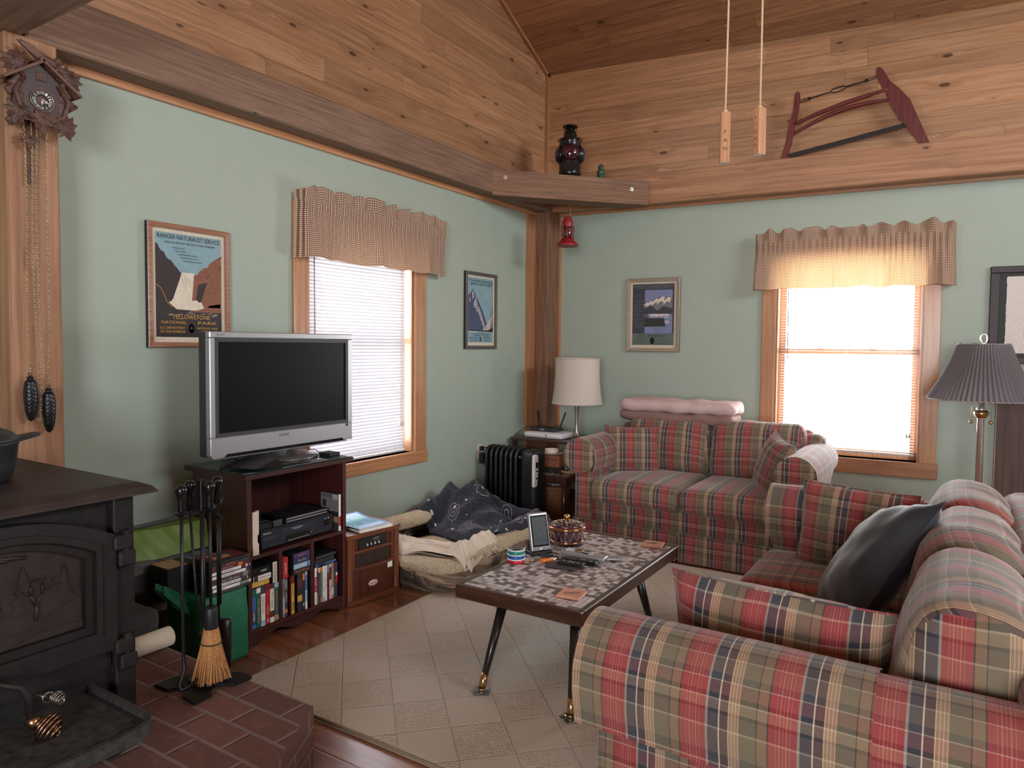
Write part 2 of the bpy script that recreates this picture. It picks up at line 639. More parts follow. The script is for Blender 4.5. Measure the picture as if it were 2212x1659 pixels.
def along(axis):
    """grain along the given axis of the world: u = that axis, v = around it"""
    o = [i for i in range(3) if i != axis]

    def f(p, n):
        a = max(range(3), key=lambda i: abs(n[i]))
        if a == axis:
            return (p[o[0]] * 0.3, p[o[1]])
        k = [i for i in o if i != a]
        return (p[axis], p[k[0]] + a * 0.37)
    return f


def along_dir(d):
    d = Vector(d).normalized()

    def f(p, n):
        return (p.dot(d), p.dot(n.cross(d)) if abs(n.dot(d)) < 0.9 else p.z)
    return f


def thing(name, label, cat, loc=(0, 0, 0), rz=0.0, group=None, kind=None):
    o = bpy.data.objects.new(name, None)
    COL.objects.link(o)
    o.empty_display_size = 0.1
    o.location = loc
    o.rotation_euler = (0, 0, rz)
    o['label'] = label
    o['category'] = cat
    if group: o['group'] = group
    if kind: o['kind'] = kind
    TM[o.name] = Matrix.Translation(loc) @ Matrix.Rotation(rz, 4, 'Z')
    return o


def tag(o, label, cat, group=None, kind=None):
    o['label'] = label
    o['category'] = cat
    if group: o['group'] = group
    if kind: o['kind'] = kind
    return o


def struct(o, label=None):
    o['kind'] = 'structure'
    if label: o['label'] = label
    return o


# ------------------------------------------------------------------ shared materials
PINE = wood('knotty_pine_boards', srgb(140, 100, 72), srgb(174, 130, 96), srgb(194, 153, 119), 0.38, 1.0, 0.55, 0.15, board=0.135, joint=2.4)
PINE_TRIM = wood('pine_trim', srgb(156, 104, 70), srgb(184, 130, 92), srgb(202, 152, 112), 0.4, 1.0, 0.25, 0.2)
TIMBER = wood('rough_timber', srgb(104, 80, 66), srgb(136, 106, 88), srgb(160, 128, 106), 0.75, 1.7, 0.12)
TIMBER_MID = wood('brown_timber', srgb(104, 72, 54), srgb(140, 102, 78), srgb(164, 124, 98), 0.7, 1.4, 0.2)
TIMBER_WARM = wood('warm_timber', srgb(122, 84, 60), srgb(158, 114, 84), srgb(182, 138, 106), 0.6, 0.7, 0.35)
TIMBER_DARK = wood('corner_timber', srgb(84, 56, 42), srgb(124, 88, 66), srgb(150, 112, 88), 0.7, 1.4, 0.2)
FLOORW = wood('pine_floor', srgb(104, 60, 38), srgb(132, 82, 54), srgb(152, 100, 68), 0.28, 0.8, 0.3, 0.4, board=0.19, joint=3.1, seam=0.6)
MAHOG = wood('mahogany_veneer', srgb(46, 18, 18), srgb(66, 28, 26), srgb(84, 40, 34), 0.4, 1.4, 0.0, 0.2)
HEATW = wood('walnut_cabinet', srgb(74, 36, 22), srgb(104, 56, 34), srgb(128, 72, 44), 0.35, 1.6, 0.0, 0.3)
TABLEW = wood('dark_walnut', srgb(44, 26, 20), srgb(68, 42, 32), srgb(84, 56, 42), 0.32, 1.5, 0.0, 0.3)
COASTW = wood('coaster_wood', srgb(186, 124, 100), srgb(204, 146, 122), srgb(220, 166, 142), 0.6, 2.0, 0.0)
STICKW = wood('stick_wood', srgb(150, 100, 66), srgb(180, 128, 90), srgb(200, 152, 112), 0.6, 1.5, 0.0)
REDW = wood('red_painted_wood', srgb(70, 22, 24), srgb(98, 34, 34), srgb(116, 46, 42), 0.5, 1.2, 0.0)
CARVED = wood('carved_walnut', srgb(62, 41, 33), srgb(94, 63, 51), srgb(116, 81, 65), 0.5, 2.0, 0.0)
BOARDW = wood('dark_pine_board', srgb(52, 34, 30), srgb(78, 54, 48), srgb(96, 70, 62), 0.6, 0.8, 0.5)
PLAID = plaid('plaid_fabric')
GREENW = pm('sage_wall_paint', srgb(167, 179, 166), 0.65, grain=0.02, gscale=8)
CEILW = PINE
BLACK = pm('black_plastic', (0.012, 0.012, 0.014), 0.45)
GLOSSBLK = pm('gloss_black', (0.008, 0.008, 0.01), 0.12)
CHAR = pm('charcoal_plastic', (0.03, 0.032, 0.038), 0.5)
SILVER = pm('silver_plastic', srgb(176, 174, 178), 0.35, 0.55, gscale=200)
CHROME = pm('polished_nickel', (0.80, 0.78, 0.76), 0.22, 0.85)
STEEL = pm('brushed_nickel', (0.42, 0.38, 0.34), 0.32, 1.0)
BRASS = pm('aged_brass', (0.55, 0.36, 0.16), 0.3, 1.0)
COPPER = pm('copper_bronze', (0.42, 0.24, 0.15), 0.3, 1.0)
IRON = pm('cast_iron', (0.014, 0.011, 0.0105), 0.62, 0.3, grain=0.3, gscale=30, bumpy=0.25)
IRONTOP = pm('stove_top_iron', (0.050, 0.034, 0.030), 0.5, 0.3, grain=0.35, gscale=9, bumpy=0.15)
WHITE = pm('white_plastic', srgb(226, 224, 226), 0.4)
PAPER = pm('white_paper', srgb(228, 222, 214), 0.7)
CREAM = pm('cream_card', srgb(214, 200, 180), 0.75)
INK = pm('black_ink', (0.02, 0.02, 0.022), 0.6)
RED = pm('red_print', srgb(168, 34, 38), 0.5)
DKRED = pm('dark_red_print', srgb(104, 30, 34), 0.5)
ORANGE = pm('orange_print', srgb(214, 120, 46), 0.5)
YELLOW = pm('yellow_print', srgb(206, 160, 62), 0.5)
NAVY = pm('navy_print', srgb(40, 52, 96), 0.5)
BLUE = pm('blue_print', srgb(66, 104, 160), 0.5)
LBLUE = pm('light_blue_print', srgb(150, 176, 200), 0.5)
TEAL = pm('teal_print', srgb(36, 92, 84), 0.5)
PURPLE = pm('purple_print', srgb(72, 54, 104), 0.5)
GREYP = pm('grey_print', srgb(128, 126, 128), 0.5)
DKGREY = pm('dark_grey_print', srgb(62, 60, 64), 0.5)
TANP = pm('tan_print', srgb(170, 136, 104), 0.5)
LPINK = pm('pale_pink_print', srgb(214, 180, 176), 0.5)
GOLD = pm('gold_print', srgb(208, 158, 74), 0.45)
MAROON = pm('maroon_print', srgb(96, 38, 48), 0.5)
SAGEP = pm('sage_print', srgb(104, 116, 100), 0.5)
MESHBLK = pm('black_mesh', (0.03, 0.026, 0.026), 0.9, grain=0.4, gscale=150)

# ------------------------------------------------------------------ room shell
def wall_panel(mb, x0, x1, z0, z1, holes, M, th, mi=0):
    """wall in local x,y plane (front face at local z=0, thickness behind), with rectangular holes"""
    xs = sorted({x0, x1, *[h[0] for h in holes], *[h[1] for h in holes]})
    for a, b in zip(xs[:-1], xs[1:]):
        cut = [h for h in holes if h[0] <= a + 1e-6 and h[1] >= b - 1e-6]
        zz = z0
        for h in sorted(cut, key=lambda h: h[2]):
            if h[2] > zz: mb.box(a, zz, -th, b, h[2], 0, mi, M=M)
            zz = h[3]
        if z1 > zz: mb.box(a, zz, -th, b, z1, 0, mi, M=M)


FLM = frame_left(0, 0, 0)
FRM = frame_right(0, 0, 0)
RIDGE_Y, Z1, SL = -4.5, 3.82, 0.455
ZR = Z1 - SL * RIDGE_Y
LWIN = (-2.785, -1.838, 0.646, 2.10)
RWIN = (2.004, 3.004, 0.574, 2.11)

fl = MB(); fl.box(-0.2, -9.2, -0.12, 7.8, 0.8, 0.0)
struct(fl.build('floor', FLOORW, uvf=lambda p, n: (p.x, p.y)))

w = MB(); wall_panel(w, -9.0, 0.3, 0, 2.56, [LWIN], FLM, 0.16)
struct(w.build('wall_left', GREENW))
w = MB(); wall_panel(w, -0.3, 7.9, 0, 2.56, [RWIN], FRM, 0.16)
struct(w.build('wall_right', GREENW))
w = MB()
wall_panel(w, -0.2, 7.8, 0, 4.2, [(3.3, 5.7, 0.9, 2.4)], Matrix(((1, 0, 0, 0), (0, 0, 1, -9.0), (0, 1, 0, 0), (0, 0, 0, 1))), 0.16)
struct(w.build('wall_rear', GREENW))
w = MB(); wall_panel(w, -9.2, 0.8, 0, 6.2, [(-3.9, -1.3, 3.0, 4.1)], Matrix(((0, 0, -1, 7.6), (1, 0, 0, 0), (0, 1, 0, 0), (0, 0, 0, 1))), 0.16)  # high opening added out of view to brighten gable and ceiling
struct(w.build('wall_side', GREENW))
# boarded gable above the left beam
w = MB()
w.prism([(-5.0, 2.56), (0.3, 2.56), (0.3, Z1 - SL * 0.3), (RIDGE_Y, ZR), (-5.0, ZR - SL * (5.0 + RIDGE_Y))], -0.16, 0.0, M=FLM)
w.prism([(-9.0, 2.56), (-6.4, 2.56), (-6.4, ZR - SL * (6.4 + RIDGE_Y)), (-9.0, ZR - SL * (9.0 + RIDGE_Y))], -0.16, 0.0, M=FLM)
w.box(-6.4, 2.56, -.16, -5.0, 3.1, 0, M=FLM); w.prism([(-6.4, 4.3), (-5.0, 4.3), (-5.0, ZR - SL * .5), (-6.4, ZR - SL * 1.9)], -.16, 0, M=FLM)  # leaves an unseen opening, added to let light up to the ceiling
struct(w.build('wall_left_gable', PINE, uvf=lambda p, n: (p.y, p.z + 0.03)))
w = MB(); w.box(-0.3, 2.56, -0.16, 7.9, Z1 + 0.03, 0, M=FRM)
struct(w.build('wall_right_knee', PINE, uvf=lambda p, n: (p.dot(UW) + 0.7, p.z + 0.055)))
# sloped board ceiling
ce = MB()
def cq(y0, y1):
    z0, z1 = (Z1 - SL * y0, Z1 - SL * y1) if y0 > RIDGE_Y - 1e-6 and y1 >= RIDGE_Y - 1e-6 else (ZR + SL * (y0 - RIDGE_Y), ZR + SL * (y1 - RIDGE_Y))
    ce.add([(-0.2, y0, z0), (7.8, y0, z0), (7.8, y1, z1), (-0.2, y1, z1), (-0.2, y0, z0 + .15), (7.8, y0, z0 + .15), (7.8, y1, z1 + .15), (-0.2, y1, z1 + .15)],
           [(0, 1, 2, 3), (7, 6, 5, 4), (0, 4, 5, 1), (1, 5, 6, 2), (2, 6, 7, 3), (3, 7, 4, 0)])
cq(0.7, RIDGE_Y); cq(RIDGE_Y, -9.2)
struct(ce.build('ceiling', PINE, uvf=lambda p, n: (p.x + 0.3, p.y * 1.0986 + 0.02)))

# timbers and trim
t = MB(); t.box(0.0, -4.30, 2.565, 0.148, 0.05, 2.785, bev=0.008)
struct(t.build('wall_beam_left', TIMBER, uvf=along(1)))
t = MB(); t.box(0.10, 2.567, 0.0, 7.6, 2.815, 0.15, bev=0.008, M=FRM)
struct(t.build('wall_beam_right', TIMBER_WARM, uvf=along_dir(UW)))
t = MB(); t.box(0.0, -0.215, 0.0, 0.152, 0.02, 2.566, bev=0.006)
struct(t.build('corner_post', TIMBER_DARK, uvf=along(2)))
t = MB(); t.box(0.0, -4.378, 0.0, 0.15, -4.19, 2.57, bev=0.007)
struct(t.build('wall_post_left', TIMBER_WARM, uvf=along(2)))
t = MB(); t.box(-0.16, -9.1, 2.62, 7.7, -4.53, 2.76)  # unseen deck added to keep high window light off the stove
struct(t.build('loft_floor', PINE, uvf=along(0)))
t = MB(); t.box(-0.02, -4.53, 2.571, 7.6, -4.305, 2.81, bev=0.01)
struct(t.build('tie_beam', TIMBER, uvf=along(0)))
# diagonal timber across the corner
A, B = Vector((0.149, -1.085, 0)), Vector((1.03, -0.115, 0))
dv = (B - A).normalized(); nv = Vector((-dv.y, dv.x, 0))
t = MB()
t.add([A + Vector((0, 0, 2.548)), B + Vector((0, 0, 2.548)), B - dv * .13 + nv * .2 + Vector((0, 0, 2.548)), A + dv * .2 + nv * .2 + Vector((0, 0, 2.548)),
       A + Vector((0, 0, 2.742)), B + Vector((0, 0, 2.742)), B - dv * .13 + nv * .2 + Vector((0, 0, 2.742)), A + dv * .2 + nv * .2 + Vector((0, 0, 2.742))],
      [(3, 2, 1, 0), (4, 5, 6, 7), (0, 1, 5, 4), (1, 2, 6, 5), (2, 3, 7, 6), (3, 0, 4, 7)])
cb = struct(t.build('corner_brace_beam', TIMBER_MID, uvf=along_dir(dv)))
for k, (s, zz) in enumerate(((0.10, 2.685), (1.16, 2.665))):
    b = MB(); p = A + dv * s + Vector((0, 0, zz))
    b.cyl(p - nv * 0.006, p + nv * 0.004, 0.014, n=14)
    b.ball(p - nv * 0.007, 0.008)
    b.build('bolt', STEEL, cb)
t = MB()
t.box(0, -4.19, 2.532, 0.022, -0.2, 2.566)
struct(t.build('trim_1', PINE_TRIM, uvf=along(1)))
t = MB(); t.box(0.14, 2.545, 0, 7.6, 2.568, 0.022, M=FRM)
struct(t.build('trim_2', PINE_TRIM, uvf=along_dir(UW)))
t = MB(); t.box(0, -0.34, 0, 0.022, -0.2, 2.535)
struct(t.build('trim_3', PINE_TRIM, uvf=along(2)))
t = MB(); t.box(0.13, 0, 0, 0.168, 2.55, 0.022, M=FRM)
struct(t.build('trim_4', PINE_TRIM, uvf=along(2)))
t = MB(); t.box(0, -0.03, 2.78, 0.03, 0, Z1 + 0.01)
struct(t.build('trim_5', PINE_TRIM, uvf=along(2)))
t = MB()
t.add([(0, 0, Z1), (0.03, 0, Z1), (0.03, RIDGE_Y, ZR), (0, RIDGE_Y, ZR), (0, 0, Z1 - .03), (0.03, 0, Z1 - .03), (0.03, RIDGE_Y, ZR - .03), (0, RIDGE_Y, ZR - .03)],
      [(0, 1, 2, 3), (7, 6, 5, 4), (0, 4, 5, 1), (1, 5, 6, 2), (2, 6, 7, 3), (3, 7, 4, 0)])
struct(t.build('trim_6', PINE_TRIM, uvf=along(1)))
BASEW = pm('stained_baseboard', srgb(92, 50, 36), 0.4)
t = MB(); t.box(0, -4.1, 0, 0.018, -0.2, 0.10)
struct(t.build('baseboard_left', BASEW))
t = MB(); t.box(0.15, 0, 0, 7.6, 0.10, 0.018, M=FRM)
struct(t.build('baseboard_right', BASEW))

# ------------------------------------------------------------------ windows, blinds, valances
GLASS = pane_glass('window_glass')
BLINDL = translucent('closed_blind_vinyl', srgb(206, 204, 210), (0.85, 0.86, 0.9), 0.014, 0.5)
BLINDR = translucent('open_blind_vinyl', srgb(226, 222, 218), (0.85, 0.85, 0.85), 0.10, 0.5)
CORD = pm('blind_cord', srgb(206, 200, 192), 0.8)
GING = gingham()


def window(k, F, x0, x1, z0, z1, cas, out_l, out_r, apron):
    w = bpy.data.objects.new('window_%d' % k, None)
    COL.objects.link(w)
    struct(w)
    TM[w.name] = IDM
    c = MB()
    c.box(out_l, z0, 0, x0, z1 + cas, 0.022, bev=0.003, M=F)
    c.box(x1, z0, 0, out_r, z1 + cas, 0.022, bev=0.003, M=F)
    c.box(x0 + .001, z1, 0, x1 - .001, z1 + cas, 0.0215, bev=0.003, M=F)
    uz = along(2)
    c.build('casing', PINE_TRIM, w, uvf=uz)
    c = MB(); c.box(out_l - 0.012, apron, 0, out_r + 0.012, z0, 0.026, bev=0.004, M=F)
    c.box(x0, z0 - 0.02, -0.14, x1, z0, 0.0, M=F)
    c.build('sill', PINE_TRIM, w, uvf=along(1) if k == 1 else along_dir(UW))
    c = MB()
    for a, b in ((x0, x0 + .016), (x1 - .016, x1)):
        c.box(a, z0, -0.145, b, z1, 0.0, M=F)
    c.box(x0, z1 - .016, -0.145, x1, z1, 0, M=F)
    c.build('jamb', PINE_TRIM, w, uvf=uz)
    c = MB()
    zm = (1.368 if k == 2 else 1.42)
    f = 0.045
    for (za, zb, d) in ((z0, zm + .02, -0.105), (zm - .02, z1 - .016, -0.130)):
        c.box(x0 + .016, za, d - .02, x0 + .016 + f, zb, d + .005, M=F)
        c.box(x1 - .016 - f, za, d - .02, x1 - .016, zb, d + .005, M=F)
        c.box(x0 + .016, za, d - .02, x1 - .016, za + f * (.9 if za > z0 else 1.3), d + .005, M=F)
        c.box(x0 + .016, zb - f * .9, d - .02, x1 - .016, zb, d + .005, M=F)
    c.build('sash', PINE_TRIM, w, uvf=uz)
    for (za, zb, d) in ((z0, zm, -0.112), (zm, z1 - .016, -0.137)):
        c = MB(); c.box(x0 + .05, za + .03, d, x1 - .05, zb - .02, d + .003, M=F)
        c.build('pane', GLASS, w)
    if k == 2:
        for xx in (0.32, 0.68):
            c = MB(); px = x0 + (x1 - x0) * xx
            c.box(px - .02, zm + .02, -0.10, px + .02, zm + .032, -0.08, M=F)
            c.tube([(px - .02, zm + .034, -.09), (px, zm + .04, -.09), (px + .025, zm + .034, -.085)], .004, 6, M=F)
            c.build('sash_lock', STEEL, w)
    return w


window(1, FLM, LWIN[0], LWIN[1], LWIN[2], LWIN[3], 0.11, -2.897, -1.722, 0.56)
window(2, FRM, RWIN[0], RWIN[1], RWIN[2], RWIN[3], 0.11, 1.902, 3.108, 0.464)


def blind(F, x0, x1, z0, z1, tilt, mat, label, pitch, width, cord_x, wand_x, cord_z):
    t = thing('window_blind', label, 'blind', F @ Vector((0.5 * (x0 + x1), z0, -0.04)))
    TM[t.name] = Matrix.Translation(t.location)
    m = MB(); m.box(x0, z1 - .03, -.055, x1, z1, -.02, bev=.003, M=F); m.build('headrail', WHITE, t)
    m = MB()
    z = z0 + 0.035
    n = 0
    while z < z1 - 0.035:
        cs, sn = math.cos(tilt), math.sin(tilt)
        pr = []
        for q in range(5):
            s = (q / 4 - .5) * width
            cr = 0.0022 * (1 - (2 * q / 4 - 1) ** 2)
            pr.append((-0.040 + s * cs - cr * sn, z - s * sn + cr * cs))
        vs = []
        for xx in (x0 + .004, x1 - .004):
            vs += [(xx, zz, d) for d, zz in pr]
        m.add(vs, [(q, q + 1, 5 + q + 1, 5 + q) for q in range(4)], 0, True, F)
        z += pitch
        n += 1
    m.build('slats', mat, t, weld=False)
    m = MB(); m.box(x0 + .002, z0 + .006, -.052, x1 - .002, z0 + .022, -.028, bev=.004, M=F); m.build('bottom_rail', WHITE, t)
    m = MB()
    for q in (0.12, 0.5, 0.88):
        xx = x0 + (x1 - x0) * q
        for d in (-.052, -.027):
            m.tube([(xx, z0 + .02, d), (xx, z1 - .02, d)], .0009, 5, M=F)
    m.build('ladder_cords', CORD, t)
    m = MB(); m.tube([(wand_x, z1 - .03, -.012), (wand_x + .004, z1 - .78, -.012)], .004, 8, M=F); m.build('wand', pm('wand_plastic', srgb(150, 148, 150), .3), t)
    m = MB()
    for e in (-.004, .004):
        m.tube([(cord_x + e, z1 - .03, -.014), (cord_x + e * 2, cord_z, -.014)], .0014, 5, M=F)
    pc = m.build('pull_cord', CORD, t)
    for e in (-.009, .009):
        m = MB(); m.lathe([(.003, .0), (.004, -.006), (.010, -.03), (.010, -.033)], n=10, M=F @ Matrix.Translation((cord_x + e, cord_z, -.014)) @ Matrix.Rotation(-PI / 2, 4, 'X'))
        m.build('tassel', CORD, pc)
    return t


blind(FLM, LWIN[0] + .02, LWIN[1] - .045, LWIN[2], LWIN[3] - .02, math.radians(69), BLINDL,
      'white closed slat blind in the window behind the television', .0215, .025, -1.945, -2.72, .87)
blind(FRM, RWIN[0] + .03, RWIN[1] - .03, RWIN[2] + .03, RWIN[3] - .02, math.radians(6), BLINDR,
      'white open slat blind in the bright window behind the loveseat', .0215, .022, 2.93, 2.09, .78)


def valance(F, x0, x1, zt, zb, label, seed, gap):
    t = thing('valance', label, 'curtain', F @ Vector((0.5 * (x0 + x1), zb, 0.08)))
    m = MB()
    zr = zt - 0.145
    m.tube([(x0 + .03, zt - .105, .004), (x0 + .03, zt - .105, .075), (x1 - .03, zt - .105, .075), (x1 - .03, zt - .105, .004)], .011, 8, M=F)
    m.build('curtain_rod', WHITE, t)
    m = MB()
    nu, nvv = 420, 26
    W = x1 - x0

    def f1(x):
        return noise.noise(Vector((x * 7.5, seed, 0.3))) + 0.5 * noise.noise(Vector((x * 17, seed, 2.3)))

    def fold(u, v):
        x = x0 + W * u
        z = zt + (zb - zt) * v
        dist = (zt - z)
        e = min(u, 1 - u) * W
        if dist < 0.07:      # header ruffle
            k = 1 - dist / 0.07
            d = .095 + .022 * math.sin(x * 46 + 2 * f1(x)) * (.35 + .65 * k) + .012 * f1(x * 1.6)
            z += .022 * k * noise.noise(Vector((x * 13, seed + 4, 0))) + .012 * k * math.sin(x * 40 + f1(x) * 3)
            x += .01 * k * noise.noise(Vector((x * 16, seed + 9, 1)))
        elif dist < 0.14:    # gathered rod pocket
            d = .094 + .0055 * math.sin(x * 165 + 3 * f1(x)) + .006 * math.sin(PI * (dist - .07) / .07)
        else:
            k = min(1, (dist - .14) / .20)
            d = .092 + k * (.046 * f1(x * .85 + .02 * k * f1(x * 2))) + (1 - k) * .005 * math.sin(x * 165 + 3 * f1(x)) + .012 * k
            z += -.016 * k * noise.noise(Vector((x * 9, seed + 2, 0)))
            if gap is not None:
                pass
        x += .018 * max(0, (dist - .14)) / .28 * (2 * u - 1) * 0.6
        ed = .022
        if e < ed:
            d = d * (0.25 + 0.75 * (e / ed))
        return F @ Vector((x, z, d))
    o = m.grid(fold, nu, nvv)
    uvd = {}
    wv = nu + 1
    for j in range(nvv + 1):
        for i in range(wv):
            uvd[tuple(round(c, 5) for c in m.v[o + j * wv + i])] = (i / nu * W * 1.12, -(zt - zb) * j / nvv)
    Mi = TM[t.name]

    def uvf(p, n):
        return uvd.get(tuple(round(c, 5) for c in p), (p.x, p.z))
    m.build('gathered_cloth', GING, t, uvf=uvf, weld=False)
    return t


valance(FLM, -2.895, -1.575, 2.285, 1.882, 'brown gingham valance over the window behind the television', 1.3, None)
valance(FRM, 1.845, 3.180, 2.285, 1.842, 'brown gingham valance glowing over the window behind the loveseat', 5.1, None)

# ------------------------------------------------------------------ sofas
def roll_profile(r, n=16):
    return [(r * math.cos(a), r * math.sin(a)) for a in [PI * 2 * i / n for i in range(n)]]


def make_sofa(root, Wi, ncush, rise=0.0, base_d=0.93):
    """local frame: x along the width (0 = inner face of the left arm), y from front (0) to back, z up"""
    pw = 0.122
    FU = lambda p, n: (p[0], p[2] + p[1])

    def loc(f):
        R = TM[root.name].inverted()
        return lambda p, n: f(R @ p, R.to_3x3() @ n)

    def B(mb, name, uvf, parent=None, label=None):
        mb.v = [tuple(TM[root.name] @ Vector(p)) for p in mb.v]
        return mb.build(name, PLAID, parent or root, uvf=loc(uvf), label=label)

    def front_uv(p, n):
        if abs(n[0]) > .7: return (p[1] + .05, p[2])
        return (p[0] + .03, p[2] + p[1])
    # body: kick board, rail, deck, back frame
    m = MB()
    m.soft((Wi + .02, base_d - .06, .15), .015, 4, M=Matrix.Translation((Wi / 2, .5 * base_d + .01, .255)))
    B(m, 'base', front_uv)
    # skirt: front and both sides with a pleat in the middle
    m = MB()
    xs0, xs1 = -pw - .003, Wi + pw + .003
    half = Wi / 2

    def skirt_seg(p0, p1, n=14):
        p0, p1 = Vector(p0), Vector(p1)
        dd = (p1 - p0)
        nn = Vector((dd.y, -dd.x, 0)).normalized()

        def fn(u, v):
            q = p0 + dd * u
            fl_ = .010 * v + .004 * v * math.sin(u * dd.length * 22) + .0035
            return q + nn * fl_ + Vector((0, 0, .192 - .182 * v))
        m.grid(fn, n, 5)
        def fb(u, v):
            return fn(u, v) - nn * .006
        m.grid(fb, n, 5, flip=True)
    skirt_seg((xs0, 0, 0), (half - .008, 0, 0))
    skirt_seg((half + .008, 0, 0), (xs1, 0, 0))
    m.box(half - .03, .010, .012, half + .03, .016, .19)
    skirt_seg((xs0, base_d, 0), (xs0, 0, 0))
    skirt_seg((xs1, 0, 0), (xs1, base_d, 0))
    B(m, 'skirt', front_uv)
    m = MB()
    m.tube([(xs0, -.005, .193), (xs1, -.005, .193)], .0035, 6)
    B(m, 'welt', front_uv)
    # arms: pillar + roll, with a fitted arm cover and a gathered front
    for s in (-1, 1):
        x_in = 0 if s < 0 else Wi
        xc = x_in + s * .075
        zc, r = .635, .112
        m = MB()
        m.soft((pw, base_d - .02, .40), .02, 5, M=Matrix.Translation((x_in + s * pw / 2, base_d / 2 - .005, .355)))
        N, L = 28, 12

        def ring(y, k, dz=0.0, kx=1.0):
            return [(xc + r * k * kx * math.cos(2 * PI * i / N), y, zc + dz + r * k * 1.02 * math.sin(2 * PI * i / N)) for i in range(N)]
        secs = [(-.012, .05), (-.014, .5), (-.014, .82), (-.006, .96), (.012, 1.0)] + [(.012 + (base_d - .05) * q / 8, 1 + .012 * math.sin(q * 2.1)) for q in range(1, 9)] + [(base_d - .03, .9), (base_d - .025, .3)]
        vs, fs = [], []
        for y, k in secs:
            vs += ring(y, k)
        for a in range(len(secs) - 1):
            for i in range(N):
                i2 = (i + 1) % N
                fs.append((a * N + i, a * N + i2, (a + 1) * N + i2, (a + 1) * N + i) if True else None)
        m.add(vs, fs, 0, True)
        arm_uv = lambda p, n, x_in=x_in, s=s: ((p[0] - x_in - s * .05 + .03, p[2]) if abs(n[1]) > .75 else (-p[1] + .11, p[2] - s * (p[0] - x_in)))
        am = B(m, 'arm', arm_uv)
        # arm cover: open shell over the front two thirds of the roll
        m = MB()
        y0, y1 = -.020, .60

        def cov(u, v):
            # u across: from inner low edge over the top to the outer low edge
            L1, L2 = .10, .115
            arc = PI * r * 1.08
            tot = L1 + arc + L2
            t_ = u * tot
            rr = r + .010
            if t_ < L1:
                x = -rr; z = zc - (L1 - t_)
            elif t_ < L1 + arc:
                a = PI - (t_ - L1) / arc * PI
                x = rr * math.cos(a); z = zc + rr * math.sin(a)
            else:
                x = rr; z = zc - (t_ - L1 - arc)
            if z < zc - .04:
                x *= 1 - .12 * min(1, (zc - .04 - z) / .07)
            y = y0 + (y1 - y0) * v
            wob = .0025 * noise.noise(Vector((x * 9, y * 9, s * 4.0)))
            return (xc + s * x + wob, y, z + wob)
        m.grid(cov, 30, 18)
        # gathered front face of the cover
        NC = 24
        cvs = [(xc, y0 - .010, zc)]
        for k in range(1, 5):
            for i in range(NC):
                a = 2 * PI * i / NC
                kk = k / 4
                rr = (r + .010) * kk 
                cvs.append((xc + rr * math.cos(a), y0 - .010 + .010 * kk ** 3, zc + rr * math.sin(a)))
        cfs = [(0, 1 + (i + 1) % NC, 1 + i) for i in range(NC)]
        for k in range(3):
            for i in range(NC):
                cfs.append((1 + k * NC + i, 1 + k * NC + (i + 1) % NC, 1 + (k + 1) * NC + (i + 1) % NC, 1 + (k + 1) * NC + i))
        m.add(cvs, cfs, 0, True)
        B(m, 'arm_cover', lambda p, n, x_in=x_in, s=s, xc=xc: ((p[0] - xc + .03, p[2]) if abs(n[1]) > .6 else (-p[1] + .11, p[2] - s * (p[0] - x_in))))
    # back frame
    m = MB()
    m.soft((Wi + 2 * pw - .02, .17, .60), .05, 6, (0, .01, .01), M=Matrix.Translation((Wi / 2, base_d - .085, .50)))
    def roll(q): return None
    N = 20
    secs = [(-.03, .3), (-.025, .8), (0, 1)] + [(Wi * q / 10, 1 + .02 * math.sin(q * 3)) for q in range(1, 10)] + [(Wi, 1), (Wi + .025, .8), (Wi + .03, .3)]
    vs, fs = [], []
    for x, k in secs:
        vs += [(x, base_d - .06 + .085 * k * math.cos(2 * PI * i / N), .745 + rise + .08 * k * math.sin(2 * PI * i / N)) for i in range(N)]
    for a in range(len(secs) - 1):
        for i in range(N):
            fs.append((a * N + i, (a + 1) * N + i, (a + 1) * N + (i + 1) % N, a * N + (i + 1) % N))
    m.add(vs, fs, 0, True)
    B(m, 'back_frame', lambda p, n: (p[0] + .03, p[2] + p[1]))
    cw = Wi / ncush
    for i in range(ncush):
        xc = cw * (i + .5)
        m = MB()
        m.soft((cw - .006, .68, .150), .045, 9, (0.004, .012, .022), M=Matrix.Translation((xc, .328, .400)), wob=.004, seed=i * 3.1 + rise * 50, freq=7)
        B(m, 'seat_cushion', lambda p, n: ((p[0] + .03, p[2] + p[1]) if abs(n[0]) < .8 else (p[1] + .04, p[2])))
        m = MB()
        for q in (-1, 1):
            zz = .40 + q * .058
            e = cw / 2 - .012
            m.tube([(xc - e, .30, zz), (xc - e, .03, zz), (xc - e + .03, .002, zz), (xc + e - .03, .002, zz), (xc + e, .03, zz), (xc + e, .30, zz)], .0032, 6)
        B(m, 'seat_piping', lambda p, n: (p[0] + .03, p[2] + p[1]))
        # back cushion, leaning
        m = MB()
        Mx = Matrix.Translation((xc, .735 + rise * .5, .655 + rise * .5)) @ Matrix.Rotation(math.radians(-11), 4, 'X') @ Matrix.Diagonal((.62, 1, 1, 1))
        m.soft(((cw - .004) / .62, .20 + rise, .41 + rise), .085, 12, (.008, .040, .015), M=Mx, wob=.010, seed=i * 2.3 + 8 + rise * 50, freq=5)
        B(m, 'back_cushion', lambda p, n: ((p[0] + .03 + .012 * (p[2] - .6), p[2] + p[1]) if abs(n[0]) < .75 else (p[1] + .02, p[2])))
    return root


love = thing('loveseat', 'small red and grey plaid loveseat under the bright window', 'sofa', (1.09, -1.25, 0), 0)
make_sofa(love, 1.265, 2)
sofa = thing('sofa', 'long red and grey plaid sofa in the right foreground', 'sofa', (2.515, -2.255, 0), math.radians(-90))
make_sofa(sofa, 1.76, 3, rise=.015, base_d=1.0)


